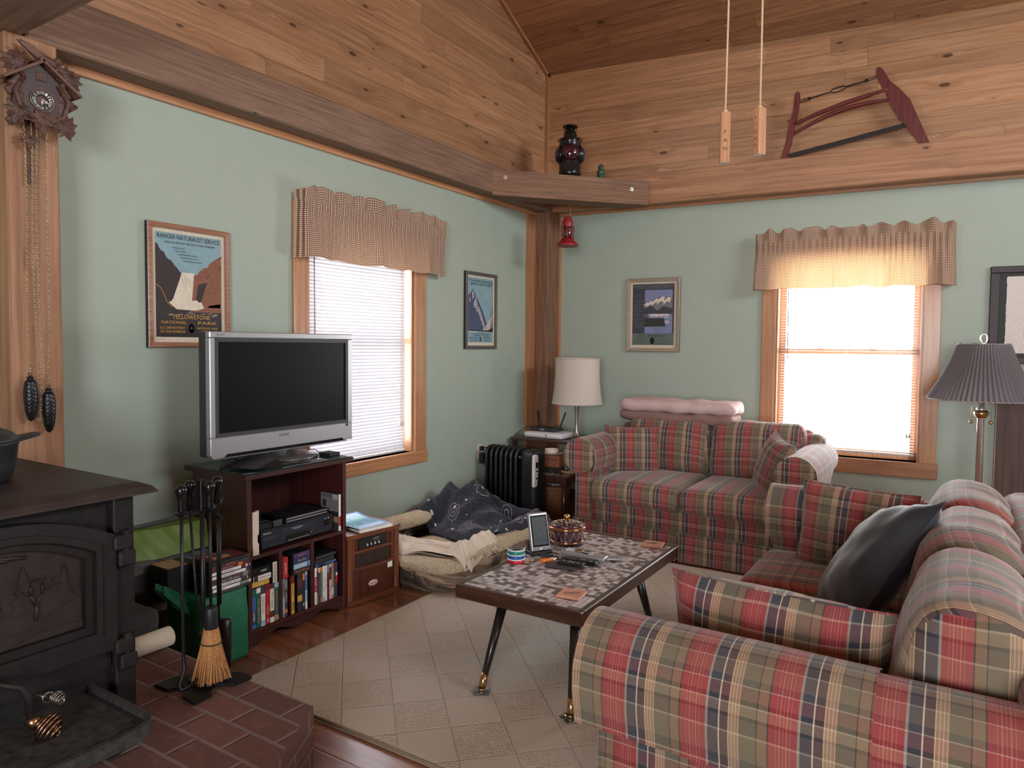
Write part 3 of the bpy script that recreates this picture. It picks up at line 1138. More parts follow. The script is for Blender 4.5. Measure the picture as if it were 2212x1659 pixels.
# ------------------------------------------------------------------ throw pillows
def pillow_mesh(W, H, T, n=22, seed=0.0, pinch=.10, wob=.006):
    m = MB()

    def side(sg):
        def fn(u, v):
            x, y = 2 * u - 1, 2 * v - 1
            k = (max(0, 1 - abs(x) ** 2.6) * max(0, 1 - abs(y) ** 2.6)) ** .55
            ex = 1 - pinch * (1 - abs(y) ** 2) * abs(x) ** 3
            ey = 1 - pinch * (1 - abs(x) ** 2) * abs(y) ** 3
            px, py = x * W / 2 * ex, y * H / 2 * ey
            edge = 1 - max(abs(x), abs(y))
            wr = wob * noise.noise(Vector((x * 3 + seed, y * 3, seed * 2 + sg))) + wob * .6 * math.sin((x + y * .6) * 16 + seed) * max(0, .35 - edge)
            return (px, py, sg * (T / 2 * k + wr * (k > 0.01)))
        return fn
    m.grid(side(1), n, n)
    m.grid(side(-1), n, n, flip=True)
    return m


def pillow(name, label, W, H, T, M, mat, seed=0.0, uoff=0.0, swap=False, pinch=.10, wob=.006, group=None, su=1.0):
    m = pillow_mesh(W, H, T, seed=seed, pinch=pinch, wob=wob)
    loc = [Vector(p) for p in m.v]
    look = {}
    m.v = [tuple(M @ p) for p in loc]
    for a, b in zip(m.v, loc):
        look[tuple(round(c, 5) for c in a)] = b
    t = thing(name, label, 'pillow', tuple(M.translation), 0, group)
    def uvf(p, n):
        q = look.get(tuple(round(c, 5) for c in p))
        if q is None: return (p.x, p.z)
        return (q.y * su + uoff, q.x) if swap else (q.x * su + uoff, q.y)
    m.build('cover', mat, t, uvf=uvf, weld=False)
    # seam piping round the edge
    pts = []
    K = 14
    def edge(x, y):
        ex = 1 - pinch * (1 - abs(y) ** 2) * abs(x) ** 3
        ey = 1 - pinch * (1 - abs(x) ** 2) * abs(y) ** 3
        return Vector((x * W / 2 * ex, y * H / 2 * ey, 0))
    for a in range(K): pts.append(edge(-1 + 2 * a / K, -1))
    for a in range(K): pts.append(edge(1, -1 + 2 * a / K))
    for a in range(K): pts.append(edge(1 - 2 * a / K, 1))
    for a in range(K): pts.append(edge(-1, 1 - 2 * a / K))
    pb = MB(); pb.tube([M @ p for p in pts], .003, 6, closed=True)
    pb.build('seam', mat, t, uvf=lambda p, n: (p.x * .3 + uoff, p.z))
    return t


def pose(loc, nrm, up, roll=0.0):
    """pillow pose: local z = nrm, local y close to up"""
    z = Vector(nrm).normalized()
    y = Vector(up); y = (y - z * y.dot(z)).normalized()
    x = y.cross(z)
    R = Matrix(((x.x, y.x, z.x, loc[0]), (x.y, y.y, z.y, loc[1]), (x.z, y.z, z.z, loc[2]), (0, 0, 0, 1)))
    return R @ Matrix.Rotation(roll, 4, 'Z')


pillow('throw_pillow', 'square plaid pillow leaning in the left corner of the loveseat', .40, .36, .15,
       pose((1.21, -.80, .635), (.42, -.85, .22), (0, .15, 1), math.radians(4)), PLAID, 1.2, .045)
pillow('throw_pillow', 'plaid pillow tipped against the right arm of the loveseat', .40, .40, .16,
       pose((2.235, -.92, .635), (-.80, -.52, .30), (.30, .1, 1), math.radians(-4)), PLAID, 3.4, .12)
pillow('throw_pillow', 'plaid pillow standing against the far arm of the long sofa', .44, .36, .17,
       pose((2.885, -2.44, .645), (-.05, -1, .16), (0, .1, 1), math.radians(-3)), PLAID, 5.4, .20, pinch=.06, wob=.008)
pillow('throw_pillow', 'plaid pillow propped inside the near arm of the long sofa', .53, .37, .20,
       pose((2.86, -3.80, .620), (0.02, 1, .22), (0, -.3, 1), math.radians(1)), PLAID, 7.7, .17, pinch=.05, wob=.007)
VELV = pm('charcoal_velvet', srgb(52, 54, 62), 0.8, grain=.35, gscale=7)
_b = VELV.node_tree.nodes['Principled BSDF']
_b.inputs['Sheen Weight'].default_value = 0.6
_b.inputs['Sheen Roughness'].default_value = 0.3
pillow('throw_pillow', 'big charcoal velvet pillow leaning on the sofa back', .52, .46, .17,
       pose((3.005, -3.03, .690), (-.80, -.16, .56), (.52, .05, .75), math.radians(22)), VELV, 2.2, 0, pinch=.08, wob=.009)


# ------------------------------------------------------------------ folded blankets on the loveseat back
def folded_blanket(name, label, mat, c, size, layers, wob, seed, col2=None):
    t = thing(name, label, 'blanket', (c[0], c[1], c[2] - size[2] / 2))
    lz = size[2] / layers
    for k in range(layers):
        m = MB()
        z = c[2] - size[2] / 2 + lz * (k + .5)
        off = .012 * math.sin(k * 2.4 + seed)
        m.soft((size[0] - .03 * abs(math.sin(k * 1.9 + seed)), size[1], lz * 1.06), lz * .49, 26, (0.004, .012, .004),
               M=Matrix.Translation((c[0] + off, c[1], z)), wob=wob, seed=seed + k * 4, freq=9)
        m.build('fold', mat, t)
    return t


PINKB = pm('pale_pink_fleece', srgb(208, 180, 178), 0.95, grain=.05, gscale=30, bumpy=.15)
MAUVE = pm('taupe_quilted_cotton', srgb(138, 108, 100), 0.9, grain=.08, gscale=18, bumpy=.2)
folded_blanket('folded_blanket', 'brown quilted blanket folded under the pink one on the loveseat', MAUVE, (1.43, -.42, .862), (.86, .30, .075), 1, .016, 3.1)
folded_blanket('folded_blanket', 'pale pink fleece blanket folded on top of the loveseat back', PINKB, (1.44, -.42, .945), (.89, .29, .088), 1, .016, 6.3)

# ------------------------------------------------------------------ rug
RUGM, nt, b = base('beige_lattice_carpet')
uv, u, v = uvs(nt)
cs = 0.195
a_ = mth(nt, 'DIVIDE', mth(nt, 'MULTIPLY', mth(nt, 'ADD', u, v), .7071), cs)
c_ = mth(nt, 'DIVIDE', mth(nt, 'MULTIPLY', mth(nt, 'SUBTRACT', u, v), .7071), cs * 1.08)
fa, fc = mth(nt, 'FRACT', a_), mth(nt, 'FRACT', c_)
ck = mth(nt, 'MODULO', mth(nt, 'ABSOLUTE', mth(nt, 'ADD', mth(nt, 'FLOOR', a_), mth(nt, 'FLOOR', c_))), 2.0)
e = mth(nt, 'MINIMUM', mth(nt, 'MINIMUM', fa, mth(nt, 'SUBTRACT', 1.0, fa)), mth(nt, 'MINIMUM', fc, mth(nt, 'SUBTRACT', 1.0, fc)))
groove = nd(nt, 'ShaderNodeMapRange', {0: e, 1: 0.0, 2: 0.02, 3: 1.0, 4: 0.0}).outputs[0]
fine = nz(nt, uv, 190.0, 2, .6)
big = nz(nt, uv, 2.2, 3)
loop = nd(nt, 'ShaderNodeTexVoronoi', {'Vector': uv, 'Scale': 150.0}).outputs['Distance']
pile = mth(nt, 'ADD', mth(nt, 'MULTIPLY', fine, mth(nt, 'SUBTRACT', 1.0, ck)), mth(nt, 'MULTIPLY', loop, ck))
c = ramp(nt, pile, [(0.2, srgb(172, 160, 146)), (0.6, srgb(206, 196, 182))])
c = mixc(nt, mth(nt, 'MULTIPLY', ck, .22), c, srgb(184, 172, 156))
c = mixc(nt, mth(nt, 'MULTIPLY', groove, .30), c, srgb(136, 124, 108))
c = mixc(nt, 0.18, c, mixc(nt, big, srgb(214, 202, 186), srgb(176, 162, 146)))
setc(nt, b, c)
b.inputs['Roughness'].default_value = .95
b.inputs['Specular IOR Level'].default_value = .1
bump(nt, b, mth(nt, 'SUBTRACT', pile, mth(nt, 'MULTIPLY', groove, 1.2)), .5, .006)
rug = thing('area_rug', 'large beige carpet rug with a woven diamond lattice', 'rug', (2.2, -2.6, 0))
m = MB()
m.soft((2.9, 2.53, .016), .006, 24, M=Matrix.Translation((.785 + 1.45, -3.857 + 1.265, .008)), wob=.003, seed=1.0, freq=3.0)
m.v = [(x, y, max(.0005, z)) for x, y, z in m.v]
m.build('pile', RUGM, rug, uvf=lambda p, n: (p.x, p.y))
m = MB()
x0, x1, y0, y1 = .785, 3.685, -3.857, -1.327
m.tube([(x0, y0, .009), (x1, y0, .009), (x1, y1, .009), (x0, y1, .009)], .0085, 8, closed=True)
m.build('bound_edge', pm('rug_binding', srgb(150, 134, 114), .9, bumpy=.2, gscale=120), rug)

# ------------------------------------------------------------------ coffee table
TILE, nt, b = base('mosaic_tiles')
uv, u, v = uvs(nt)
T = .0262
iu, iv = mth(nt, 'FLOOR', mth(nt, 'DIVIDE', u, T)), mth(nt, 'FLOOR', mth(nt, 'DIVIDE', v, T))
fu, fv = mth(nt, 'FRACT', mth(nt, 'DIVIDE', u, T)), mth(nt, 'FRACT', mth(nt, 'DIVIDE', v, T))
w_ = wnoise(nt, comb(nt, iu, iv, 0.5)).outputs[0]
c = ramp(nt, w_, [(0, srgb(74, 58, 54)), (.20, srgb(96, 78, 70)), (.27, srgb(158, 142, 136)), (.42, srgb(212, 199, 197)), (.62, srgb(228, 217, 221)), (.85, srgb(200, 187, 186))], 'CONSTANT')
sp = nz(nt, uv, 420.0, 2)
c = mixc(nt, .16, c, ramp(nt, sp, [(.35, (.12, .1, .1)), (.6, (.9, .86, .84))]))
e = mth(nt, 'MINIMUM', mth(nt, 'MINIMUM', fu, mth(nt, 'SUBTRACT', 1.0, fu)), mth(nt, 'MINIMUM', fv, mth(nt, 'SUBTRACT', 1.0, fv)))
gr = nd(nt, 'ShaderNodeMapRange', {0: e, 1: .03, 2: .065, 3: 1.0, 4: 0.0}).outputs[0]
c = mixc(nt, gr, c, srgb(96, 84, 80))
setc(nt, b, c)
rr = nd(nt, 'ShaderNodeMapRange', {0: gr, 1: 0, 2: 1, 3: .22, 4: .8}).outputs[0]
nt.links.new(rr, b.inputs['Roughness'])
bump(nt, b, mth(nt, 'SUBTRACT', 1.0, gr), .35, .002)
ACR = pane_glass('clear_acrylic', (.93, .95, .95), .25)


def splay_leg(t, x, y, ztop, dx, dy, coaster=True):
    m = MB()
    m.cyl((x, y, ztop), (x + dx, y + dy, .035), .0215, .0125, 18)
    lg = m.build('leg', pm('black_brown_lacquer', (.016, .011, .010), .3), t)
    m = MB(); q = .16
    m.cyl((x + dx * (1 - q), y + dy * (1 - q), .035 + (ztop - .035) * q), (x + dx * 1.0, y + dy * 1.0, .034), .0152, .0135, 18)
    m.cyl((x + dx, y + dy, .034), (x + dx, y + dy, .026), .017, .015, 16)
    m.build('brass_ferrule', BRASS, lg)
    return (x + dx, y + dy)


tb = thing('coffee_table', 'low coffee table with a tiled mosaic top and splayed legs', 'table', (1.735, -2.70, .016))
TX0, TX1, TY0, TY1, TZ = 1.434, 2.036, -3.25, -2.145, .375
m = MB(); m.box(TX0 + .026, TY0 + .026, TZ - .02, TX1 - .026, TY1 - .026, TZ - .002)
m.build('tiled_top', TILE, tb, uvf=lambda p, n: (p.x - TX0 - .026, p.y - TY0 - .026))
for (a, c2) in (((TX0, TY0, TX1, TY0 + .027), 0), ((TX0, TY1 - .027, TX1, TY1), 0), ((TX0, TY0 + .027, TX0 + .027, TY1 - .027), 1), ((TX1 - .027, TY0 + .027, TX1, TY1 - .027), 1)):
    m = MB(); m.box(a[0], a[1], TZ - .058, a[2], a[3], TZ, bev=.004)
    m.build('edge_rail', TABLEW, tb, uvf=along(c2))
m = MB(); m.box(TX0 + .02, TY0 + .02, TZ - .04, TX1 - .02, TY1 - .02, TZ - .021); m.build('underside', TABLEW, tb, uvf=along(1))
feet = []
for (x, y, fx, fy) in ((1.652, -3.205, 1.660, -3.372), (1.652, -2.60, 1.622, -2.53), (1.995, -3.215, 2.052, -3.358), (2.005, -2.60, 2.030, -2.47)):
    feet.append(splay_leg(tb, x, y, TZ - .05, fx - x, fy - y))
for k, (x, y) in enumerate(feet):
    lab = ['clear castor cup under the front left leg of the coffee table', 'clear castor cup under the rear left leg of the coffee table',
           'clear castor cup under the front right leg of the coffee table', 'clear castor cup under the rear right leg of the coffee table'][k]
    t = thing('castor_cup', lab, 'castor cup', (x, y, .017), .5 + k * .3, 'clear castor cups')
    m = MB()
    m.box(-.032, -.032, .0, .032, .032, .006, bev=.002)
    m.lathe([(.030, .006), (.027, .012), (.022, .012), (.020, .008), (.001, .008)], n=20)
    m.v = [tuple(TM[t.name] @ Vector(p)) for p in m.v]
    m.build('cup', ACR, t)

# ------------------------------------------------------------------ television stand and television
ts = thing('tv_stand', 'dark mahogany media stand full of films under the television', 'tv stand', (.34, -3.30, 0))
SX, SY0, SY1 = .53, -3.605, -2.997
uz = along(2)
uy = along(1)
for y0, y1, nm in ((SY0, SY0 + .022, 'side_panel'), (SY1 - .022, SY1, 'side_panel')):
    m = MB(); m.box(.12, y0, 0, SX, y1, .782, bev=.002); m.build(nm, MAHOG, ts, uvf=uz)
m = MB(); m.box(.12, SY0 + .022, .06, .132, SY1 - .022, .782); m.build('back_panel', MAHOG, ts, uvf=uz)
m = MB(); m.box(.132, SY0 + .022, .405, SX - .002, SY1 - .022, .423); m.build('shelf', MAHOG, ts, uvf=uy)
m = MB(); m.box(.132, SY0 + .022, .060, SX - .002, SY1 - .022, .078); m.build('bottom_shelf', MAHOG, ts, uvf=uy)
for y in (-3.430, -3.235):
    m = MB(); m.box(.14, y, .078, SX - .004, y + .021, .405); m.build('divider', MAHOG, ts, uvf=uz)
m = MB()
yy = [SY0 + .022 + (SY1 - SY0 - .044) * i / 40 for i in range(41)]
def apron(q):
    a = abs(q - .5) * 2
    if a > .88: return 0.0
    if a < .10: return .012
    return .030 - .018 * math.cos((a - .10) / .78 * 2 * PI) * .8 if True else 0
lo = [(y, max(0, apron(i / 40))) for i, y in enumerate(yy)]
pl = lo + [(yy[-1], .062), (yy[0], .062)]
m.prism([(a, c) for a, c in pl], SX - .016, SX - .002, M=FLM)
m.build('scalloped_apron', MAHOG, ts, uvf=uy)
m = MB()
pts = [(.555, SY0 - .028), (.555, SY1 + .028), (.085, SY1 + .028), (.085, SY0 - .020)]
m.prism([(y, -x) for x, y in pts][::-1], .782, .802, M=Matrix(((0, -1, 0, 0), (1, 0, 0, 0), (0, 0, 1, 0), (0, 0, 0, 1))))
m.build('top', MAHOG, ts, uvf=uy)
GTOP, nt, b = base('green_edge_glass')
b.inputs['Base Color'].default_value = (.012, .03, .028, 1)
b.inputs['Roughness'].default_value = .03
b.inputs['Specular IOR Level'].default_value = .7
m = MB(); m.box(.09, SY0 - .022, .802, .553, SY1 + .024, .807, bev=.001); m.build('glass_top', GTOP, ts)

TVF, TY_0, TY_1, TZ0, TZ1 = .33, -3.650, -2.752, .858, 1.449
tv = thing('television', 'silver flat screen television with a dark screen on a round stand', 'television', (.23, -3.19, .807))
m = MB()
F = frame_left(0, 0, TVF)
by0, by1, bz0, bz1 = -3.622, -2.782, .955, 1.419
m.box(TY_0, bz1, -.035, TY_1, TZ1, 0, bev=.004, M=F)
m.box(TY_0, TZ0 + .012, -.035, TY_1, bz0, 0, bev=.004, M=F)
m.box(TY_0, bz0, -.035, by0, bz1, 0, bev=.003, M=F)
m.box(by1, bz0, -.035, TY_1, bz1, 0, bev=.003, M=F)
m.prism([(TY_0, TZ0 + .014), (TY_0 + .01, TZ0), (TY_0 + .07, TZ0 + .004), (TY_0 + .085, TZ0 + .018)], -.03, .004, M=F)
m.prism([(TY_1, TZ0 + .014), (TY_1 - .085, TZ0 + .018), (TY_1 - .07, TZ0 + .004), (TY_1 - .01, TZ0)], -.03, .004, M=F)
m.box(TY_0 + .03, TZ0 - .008, -.06, TY_1 - .03, TZ0 + .001, -.012, bev=.003, M=F)
m.build('bezel', SILVER, tv)
m = MB(); m.box(TY_0 + .07, TZ0 + .0, -.03, TY_1 - .07, TZ0 + .016, -.002, M=F); m.build('speaker_strip', GLOSSBLK, tv)
m = MB()
e = .018
m.box(by0, bz1 - e, -.012, by1, bz1, -.002, M=F); m.box(by0, bz0, -.012, by1, bz0 + e, -.002, M=F)
m.box(by0, bz0 + e, -.012, by0 + e, bz1 - e, -.002, M=F); m.box(by1 - e, bz0 + e, -.012, by1, bz1 - e, -.002, M=F)
m.build('screen_surround', CHAR, tv)
SCR = pm('dark_screen', (.004, .004, .005), .4, spec=.12)
m = MB(); m.box(by0 + e, bz0 + e, -.014, by1 - e, bz1 - e, -.009, M=F); m.build('screen', SCR, tv)
m = MB(); m.soft((.075, TY_1 - TY_0 - .006, TZ1 - TZ0 - .004), .012, 4, M=Matrix.Translation((TVF - .058, (TY_0 + TY_1) / 2, (TZ0 + TZ1) / 2)))
m.soft((.07, .60, .40), .03, 4, M=Matrix.Translation((TVF - .115, (TY_0 + TY_1) / 2, 1.14)))
m.build('back_housing', CHAR, tv)
m = MB(); m.text('SONY', F @ Matrix.Translation((-3.230, .932, 0)), w=.066, h=.013, d=.0012)
m.build('maker_lettering', pm('chrome_print', (.12, .12, .13), .25, .6), tv)
m = MB(); m.text('BRAVIA', F @ Matrix.Translation((-3.614, 1.4345, 0)), w=.044, h=.0065, align='L', d=.0008); m.build('range_lettering', DKGREY, tv)
m = MB(); m.box(-2.806, .936, 0, -2.786, .952, .0008, M=F); m.build('energy_sticker', NAVY, tv)
m = MB(); m.lathe([(.205, .0), (.208, .004), (.205, .009), (.16, .014), (.05, .019), (.001, .02)], (.228, -3.19, .807), 56)
m.build('round_base', pm('silver_base', srgb(120, 118, 118), .3, .6), tv)
m = MB(); m.cyl((.228, -3.19, .82), (.240, -3.19, .885), .038, .036, 28); m.build('neck', SILVER, tv)

# flat black box leaning on the stand top and a small black set-top box
t = thing('adapter_plate', 'thin black bent plate lying beside the television base', 'plate', (.45, -3.50, .807))
m = MB()
m.add([(.33, -3.60, .816), (.50, -3.535, .814), (.44, -3.36, .838), (.30, -3.44, .838), (.52, -3.40, .809)], [(0, 1, 2, 3), (1, 4, 2)], 0, False)
m.add([(.33, -3.60, .813), (.50, -3.535, .811), (.44, -3.36, .835), (.30, -3.44, .835), (.52, -3.40, .807)], [(3, 2, 1, 0), (2, 4, 1)], 0, False)
m.cyl((.335, -3.595, .807), (.335, -3.595, .815), .010, .010, 10)
m.build('plate', BLACK, t)
t = thing('set_top_box', 'small black box on the right end of the stand top', 'media box', (.40, -3.0, .807))
m = MB(); m.box(.375, -3.045, .807, .465, -2.975, .823, bev=.003); m.build('case', BLACK, t)
m = MB(); m.tube([(.376, -3.03, .815), (.34, -3.04, .835), (.30, -3.05, .83), (.27, -3.03, .812)], .0022, 6); m.build('cable', BLACK, t)

# ------------------------------------------------------------------ upper shelf: recorder, players
t = thing('video_recorder', 'black video cassette recorder on the stand shelf', 'video recorder', (.36, -3.30, .423))
VF = frame_left(0, 0, .512)
m = MB(); m.soft((.27, .44, .086), .008, 3, M=Matrix.Translation((.372, -3.293, .475)))
for y in (-3.49, -3.10):
    m.cyl((.47, y, .423), (.47, y, .434), .016, .016, 12)
m.build('case', CHAR, t)
DKB = pm('blue_black_plastic', (.018, .021, .032), .35)
m = MB(); m.box(-3.513, .434, -.006, -3.073, .518, 0, bev=.004, M=VF); m.build('front_panel', DKB, t)
m = MB(); m.box(-3.40, .484, 0, -3.20, .510, .002, bev=.001, M=VF); m.build('cassette_door', pm('smoked_panel', (.03, .033, .05), .25), t)
m = MB(); m.box(-3.375, .440, 0, -3.215, .470, .001, M=VF); m.build('display', GLOSSBLK, t)
m = MB(); m.lathe([(.0, .004), (.017, .004), (.020, .001), (.024, .0)], n=24, M=VF @ Matrix.Translation((-3.115, .490, 0))); m.build('jog_dial', GLOSSBLK, t)
m = MB(); m.prism([(-3.505, .468), (-3.44, .476), (-3.42, .482), (-3.44, .490), (-3.505, .488)], 0, .0015, M=VF); m.build('power_button', CHAR, t)
m = MB()
m.text('Panasonic', VF @ Matrix.Translation((-3.507, .506, 0)), w=.044, h=.008, align='L', d=.0008)
m.text('4 HEAD HI-FI STEREO', VF @ Matrix.Translation((-3.31, .500, 0)), w=.07, h=.004, d=.0024)
m.text('OMNIVISION', VF @ Matrix.Translation((-3.31, .4935, 0)), w=.042, h=.0035, d=.0024)
m.box(-3.365, .4445, .001, -3.23, .4455, .0014, M=VF)
for q in range(3): m.box(-3.222 + q * .004, .452 + q * .006, .001, -3.219 + q * .004, .455 + q * .006, .0014, M=VF)
m.build('lettering', PAPER, t)
t = thing('disc_player', 'slim black disc player with silver front lying on the recorder', 'disc player', (.40, -3.24, .519))
m = MB(); m.box(.29, -3.345, .519, .478, -3.085, .545, bev=.003); m.build('case', BLACK, t)
for z in (.5235, .5375):
    m = MB(); m.box(.476, -3.345, z, .486, -3.085, z + .006, bev=.0015); m.build('silver_trim', SILVER, t)
t = thing('power_supply_box', 'black box with a grey tab on the left of the recorder', 'adapter', (.44, -3.45, .519))
m = MB(); m.box(.34, -3.515, .519, .485, -3.42, .548, bev=.003); m.build('case', BLACK, t)
m = MB(); m.prism([(-3.43, .522), (-3.385, .522), (-3.380, .552), (-3.436, .552)], .488, .494, M=FLM); m.build('grey_tab', DKGREY, t)
m = MB(); m.text('CLOSSYA', Matrix.Translation((.45, -3.47, .548)) @ Matrix.Rotation(PI / 2, 4, 'Z'), w=.07, h=.014, d=.0006); m.build('lettering', PAPER, t)
m = MB()
m.prism([(-3.578, .424), (-3.545, .424), (-3.545, .475), (-3.552, .481), (-3.552, .513), (-3.545, .519), (-3.545, .628), (-3.578, .622)], .518, .530, M=FLM)
o = m.build('cardboard_strip', CREAM); tag(o, 'notched tan cardboard strip standing left of the recorder', 'cardboard')
t = thing('film_case', 'grey backed film case standing at the right end of the recorder', 'film case', (.47, -3.045, .423))
m = MB(); m.box(.40, -3.052, .423, .53, -3.036, .617, bev=.001); m.build('case', DKGREY, t)
m = MB()
Fb = Matrix(((1, 0, 0, 0), (0, 0, -1, -3.0525), (0, 1, 0, 0), (0, 0, 0, 1)))
m.box(.402, .525, 0, .527, .615, .0006, 0, M=Fb)
m.box(.405, .50, 0, .527, .522, .0006, 1, M=Fb)
m.box(.402, .468, 0, .45, .497, .0007, 3, M=Fb); m.box(.455, .468, 0, .527, .497, .0007, 2, M=Fb)
m.box(.49, .588, .0006, .522, .61, .001, 4, M=Fb)
for q in range(7): m.box(.493 + q * .004, .592, .001, .4945 + q * .004, .604, .0013, 1, M=Fb)
m.box(.415, .545, .0006, .44, .58, .001, 1, M=Fb)
for q in range(3): m.box(.41, .607 - q * .006, .0006, .48, .609 - q * .006, .001, 1, M=Fb)
m.build('back_cover', [GREYP, INK, TANP, DKRED, PAPER], t)
m = MB(); m.box(-3.0515, .425, .53, -3.0365, .615, .5308, 0, M=FLM); m.box(-3.0515, .45, .5308, -3.0365, .50, .5312, 1, M=FLM)
m.build('spine_cover', [PAPER, RED], t)


# ------------------------------------------------------------------ films
def film(label, y0, y1, z0, z1, spine, text=None, tcol=INK, kind='video_cassette', xf=.522, depth=.105, bands=(), case=BLACK, group=None, upright=True, x_skew=0.0):
    """a case whose spine faces the room; bands = (a, b, material index) fractions of the spine"""
    t = thing(kind, label, 'film', (xf - depth / 2, (y0 + y1) / 2, z0), 0, group)
    m = MB(); m.box(xf - depth, y0, z0, xf, y1, z1, bev=.0012); m.build('case', case, t)
    s = MB()
    g = .0008
    mats = [spine]
    s.box(y0 + g, z0 + g, xf, y1 - g, z1 - g, xf + .0006, 0, M=FLM)
    L = (z1 - z0) if upright else (y1 - y0)
    for a, c2, mt in bands:
        if mt not in mats: mats.append(mt)
        k = mats.index(mt)
        if upright: s.box(y0 + g, z0 + L * a, xf + .0006, y1 - g, z0 + L * c2, xf + .0010, k, M=FLM)
        else: s.box(y0 + L * a, z0 + g, xf + .0006, y0 + L * c2, z1 - g, xf + .0010, k, M=FLM)
    s.build('spine', mats, t)
    if text:
        for i, (tx, pos, ln, hh, cc) in enumerate(text):
            l = MB()
            if upright:
                Mx = FLM @ Matrix.Translation(((y0 + y1) / 2, z0 + L * pos, xf)) @ Matrix.Rotation(-PI / 2, 4, 'Z')
            else:
                Mx = FLM @ Matrix.Translation((y0 + L * pos, (z0 + z1) / 2, xf))
            l.text(tx, Mx, w=L * ln, h=(y1 - y0 if upright else z1 - z0) * hh, d=.0014)
            l.build('title_lettering', cc, t)
    return t


V = .0255
yb = -3.582
zb = .079
vh = [('blue video case leftmost in the lower left bay', BLUE, [(.12, .45, NAVY), (.80, .98, TEAL)], [('RAMBO', .3, .24, .5, PAPER)], .187),
      ('dark green video case second in the lower left bay', TEAL, [(.86, .98, PAPER)], [('THE GREEN MILE', .42, .6, .4, YELLOW)], .190),
      ("white video case with red lettering and dark top in the lower left bay", PAPER, [(.80, 1, DKGREY), (.03, .14, LBLUE)], [("NOBODY'S FOOL", .52, .42, .62, RED)], .190),
      ('red video case in the middle of the lower left bay', RED, [(.86, .96, DKRED)], [('VIEW', .36, .24, .62, YELLOW), ('VHS', .10, .08, .5, PAPER)], .190),
      ('white video case lettered Office Space in the lower left bay', PAPER, [(.86, 1, MAROON), (.14, .30, MAROON)], [('Office Space', .60, .46, .78, RED)], .187),
      ('olive green video case rightmost in the lower left bay', TEAL, [(.86, .98, LBLUE), (.02, .16, TANP)], [('RACING STRIPES', .5, .5, .3, ORANGE)], .187)]
for i, (lab, sp_, bands, tx, hgt) in enumerate(vh):
    film(lab, yb + i * V, yb + (i + 1) * V - .001, zb, zb + hgt, sp_, tx, bands=bands, group='upright video cassettes')
film('yellow spined video lying across the upright cassettes', -3.582, -3.482, .271, .297, YELLOW, [('Mr. Mom', .55, .26, .5, PAPER)], upright=False, depth=.18, bands=[(.85, 1, GOLD)], xf=.520)
film('white video lettered Air Force One lying on the yellow one', -3.574, -3.474, .298, .324, PAPER, [('AIR FORCE ONE', .62, .6, .34, RED)], upright=False, depth=.18, bands=[(.04, .26, INK)], xf=.524)
film('black clamshell case lying on top in the lower left bay', -3.579, -3.474, .325, .358, GLOSSBLK, [('SMARTS', .62, .3, .28, PAPER)], upright=False, depth=.18, xf=.522)
film('cream spined video standing on end at the right of the lower left bay', -3.470, -3.444, .268, .368, CREAM, [('WILD BUNCH', .5, .86, .62, INK)], xf=.530, depth=.19)
yb = -3.408
mid = [('silver spined disc case leftmost in the lower middle bay', .0155, GREYP, [(.1, .5, LBLUE)], [('SEVEN', .72, .24, .5, INK)], 'disc_case', BLACK),
       ('dark disc case with orange sticker in the lower middle bay', .0155, DKGREY, [(.1, .2, ORANGE), (.7, .95, GREYP)], [('CASINO', .5, .26, .5, PAPER)], 'disc_case', BLACK)]
y = yb
for lab, wd, sp_, bands, tx, kd, cs_ in mid:
    film(lab, y, y + wd - .0006, zb, zb + .19, sp_, tx, kind=kd, bands=bands, depth=.135, case=cs_, group='disc cases in the stand')
    y += wd
film('yellow and red video spine in the lower middle bay', y + .022, y + .022 + .020, zb, zb + .19, GOLD, [('RUNAWAY', .66, .36, .6, DKRED), ('BRIDE', .2, .22, .6, INK)], bands=[(.80, 1, DKRED)], case=DKRED)
film('black boxed film with yellow patch in the lower middle bay', y + .060, y + .090, zb, zb + .19, INK, None, bands=[(.26, .42, GOLD), (.62, .84, MAROON)], case=BLACK)
film('thin black disc case in the lower middle bay', y + .092, y + .106, zb, zb + .187, INK, None, kind='disc_case', bands=[(.8, .98, ORANGE), (.1, .2, GREYP)], depth=.135)
film('pale blue disc case rightmost in the lower middle bay', y + .108, y + .1225, zb, zb + .19, LBLUE, None, kind='disc_case', bands=[(.0, .2, PAPER), (.5, .9, BLUE)], depth=.135, group='disc cases in the stand')
film('red boxed film standing on the disc cases in the middle bay', -3.408, -3.378, .270, .372, RED, [('goodfellas', .45, .55, .42, PAPER)], xf=.528, depth=.19, case=RED)
st_ = [('black video lettered Happy Gilmore at the bottom of the middle stack', INK, [('Happy Gilmore', .5, .8, .5, ORANGE)], []),
       ('pale blue video lettered Last Dance in the middle stack', LBLUE, [('LAST DANCE', .42, .6, .5, PAPER)], [(.82, .93, BLUE)]),
       ('dark blue video lettered Slap Shot in the middle stack', NAVY, [('Slap Shot', .5, .5, .66, YELLOW)], []),
       ('purple video on top of the middle stack', PURPLE, [('FRIDAY', .5, .46, .36, ORANGE)], [])]
for i, (lab, sp_, tx, bands) in enumerate(st_):
    film(lab, -3.345, -3.242, .270 + i * .0262, .2957 + i * .0262, sp_, tx, upright=False, depth=.187, bands=bands, xf=.528, group='stack of four videos')
yb = -3.208
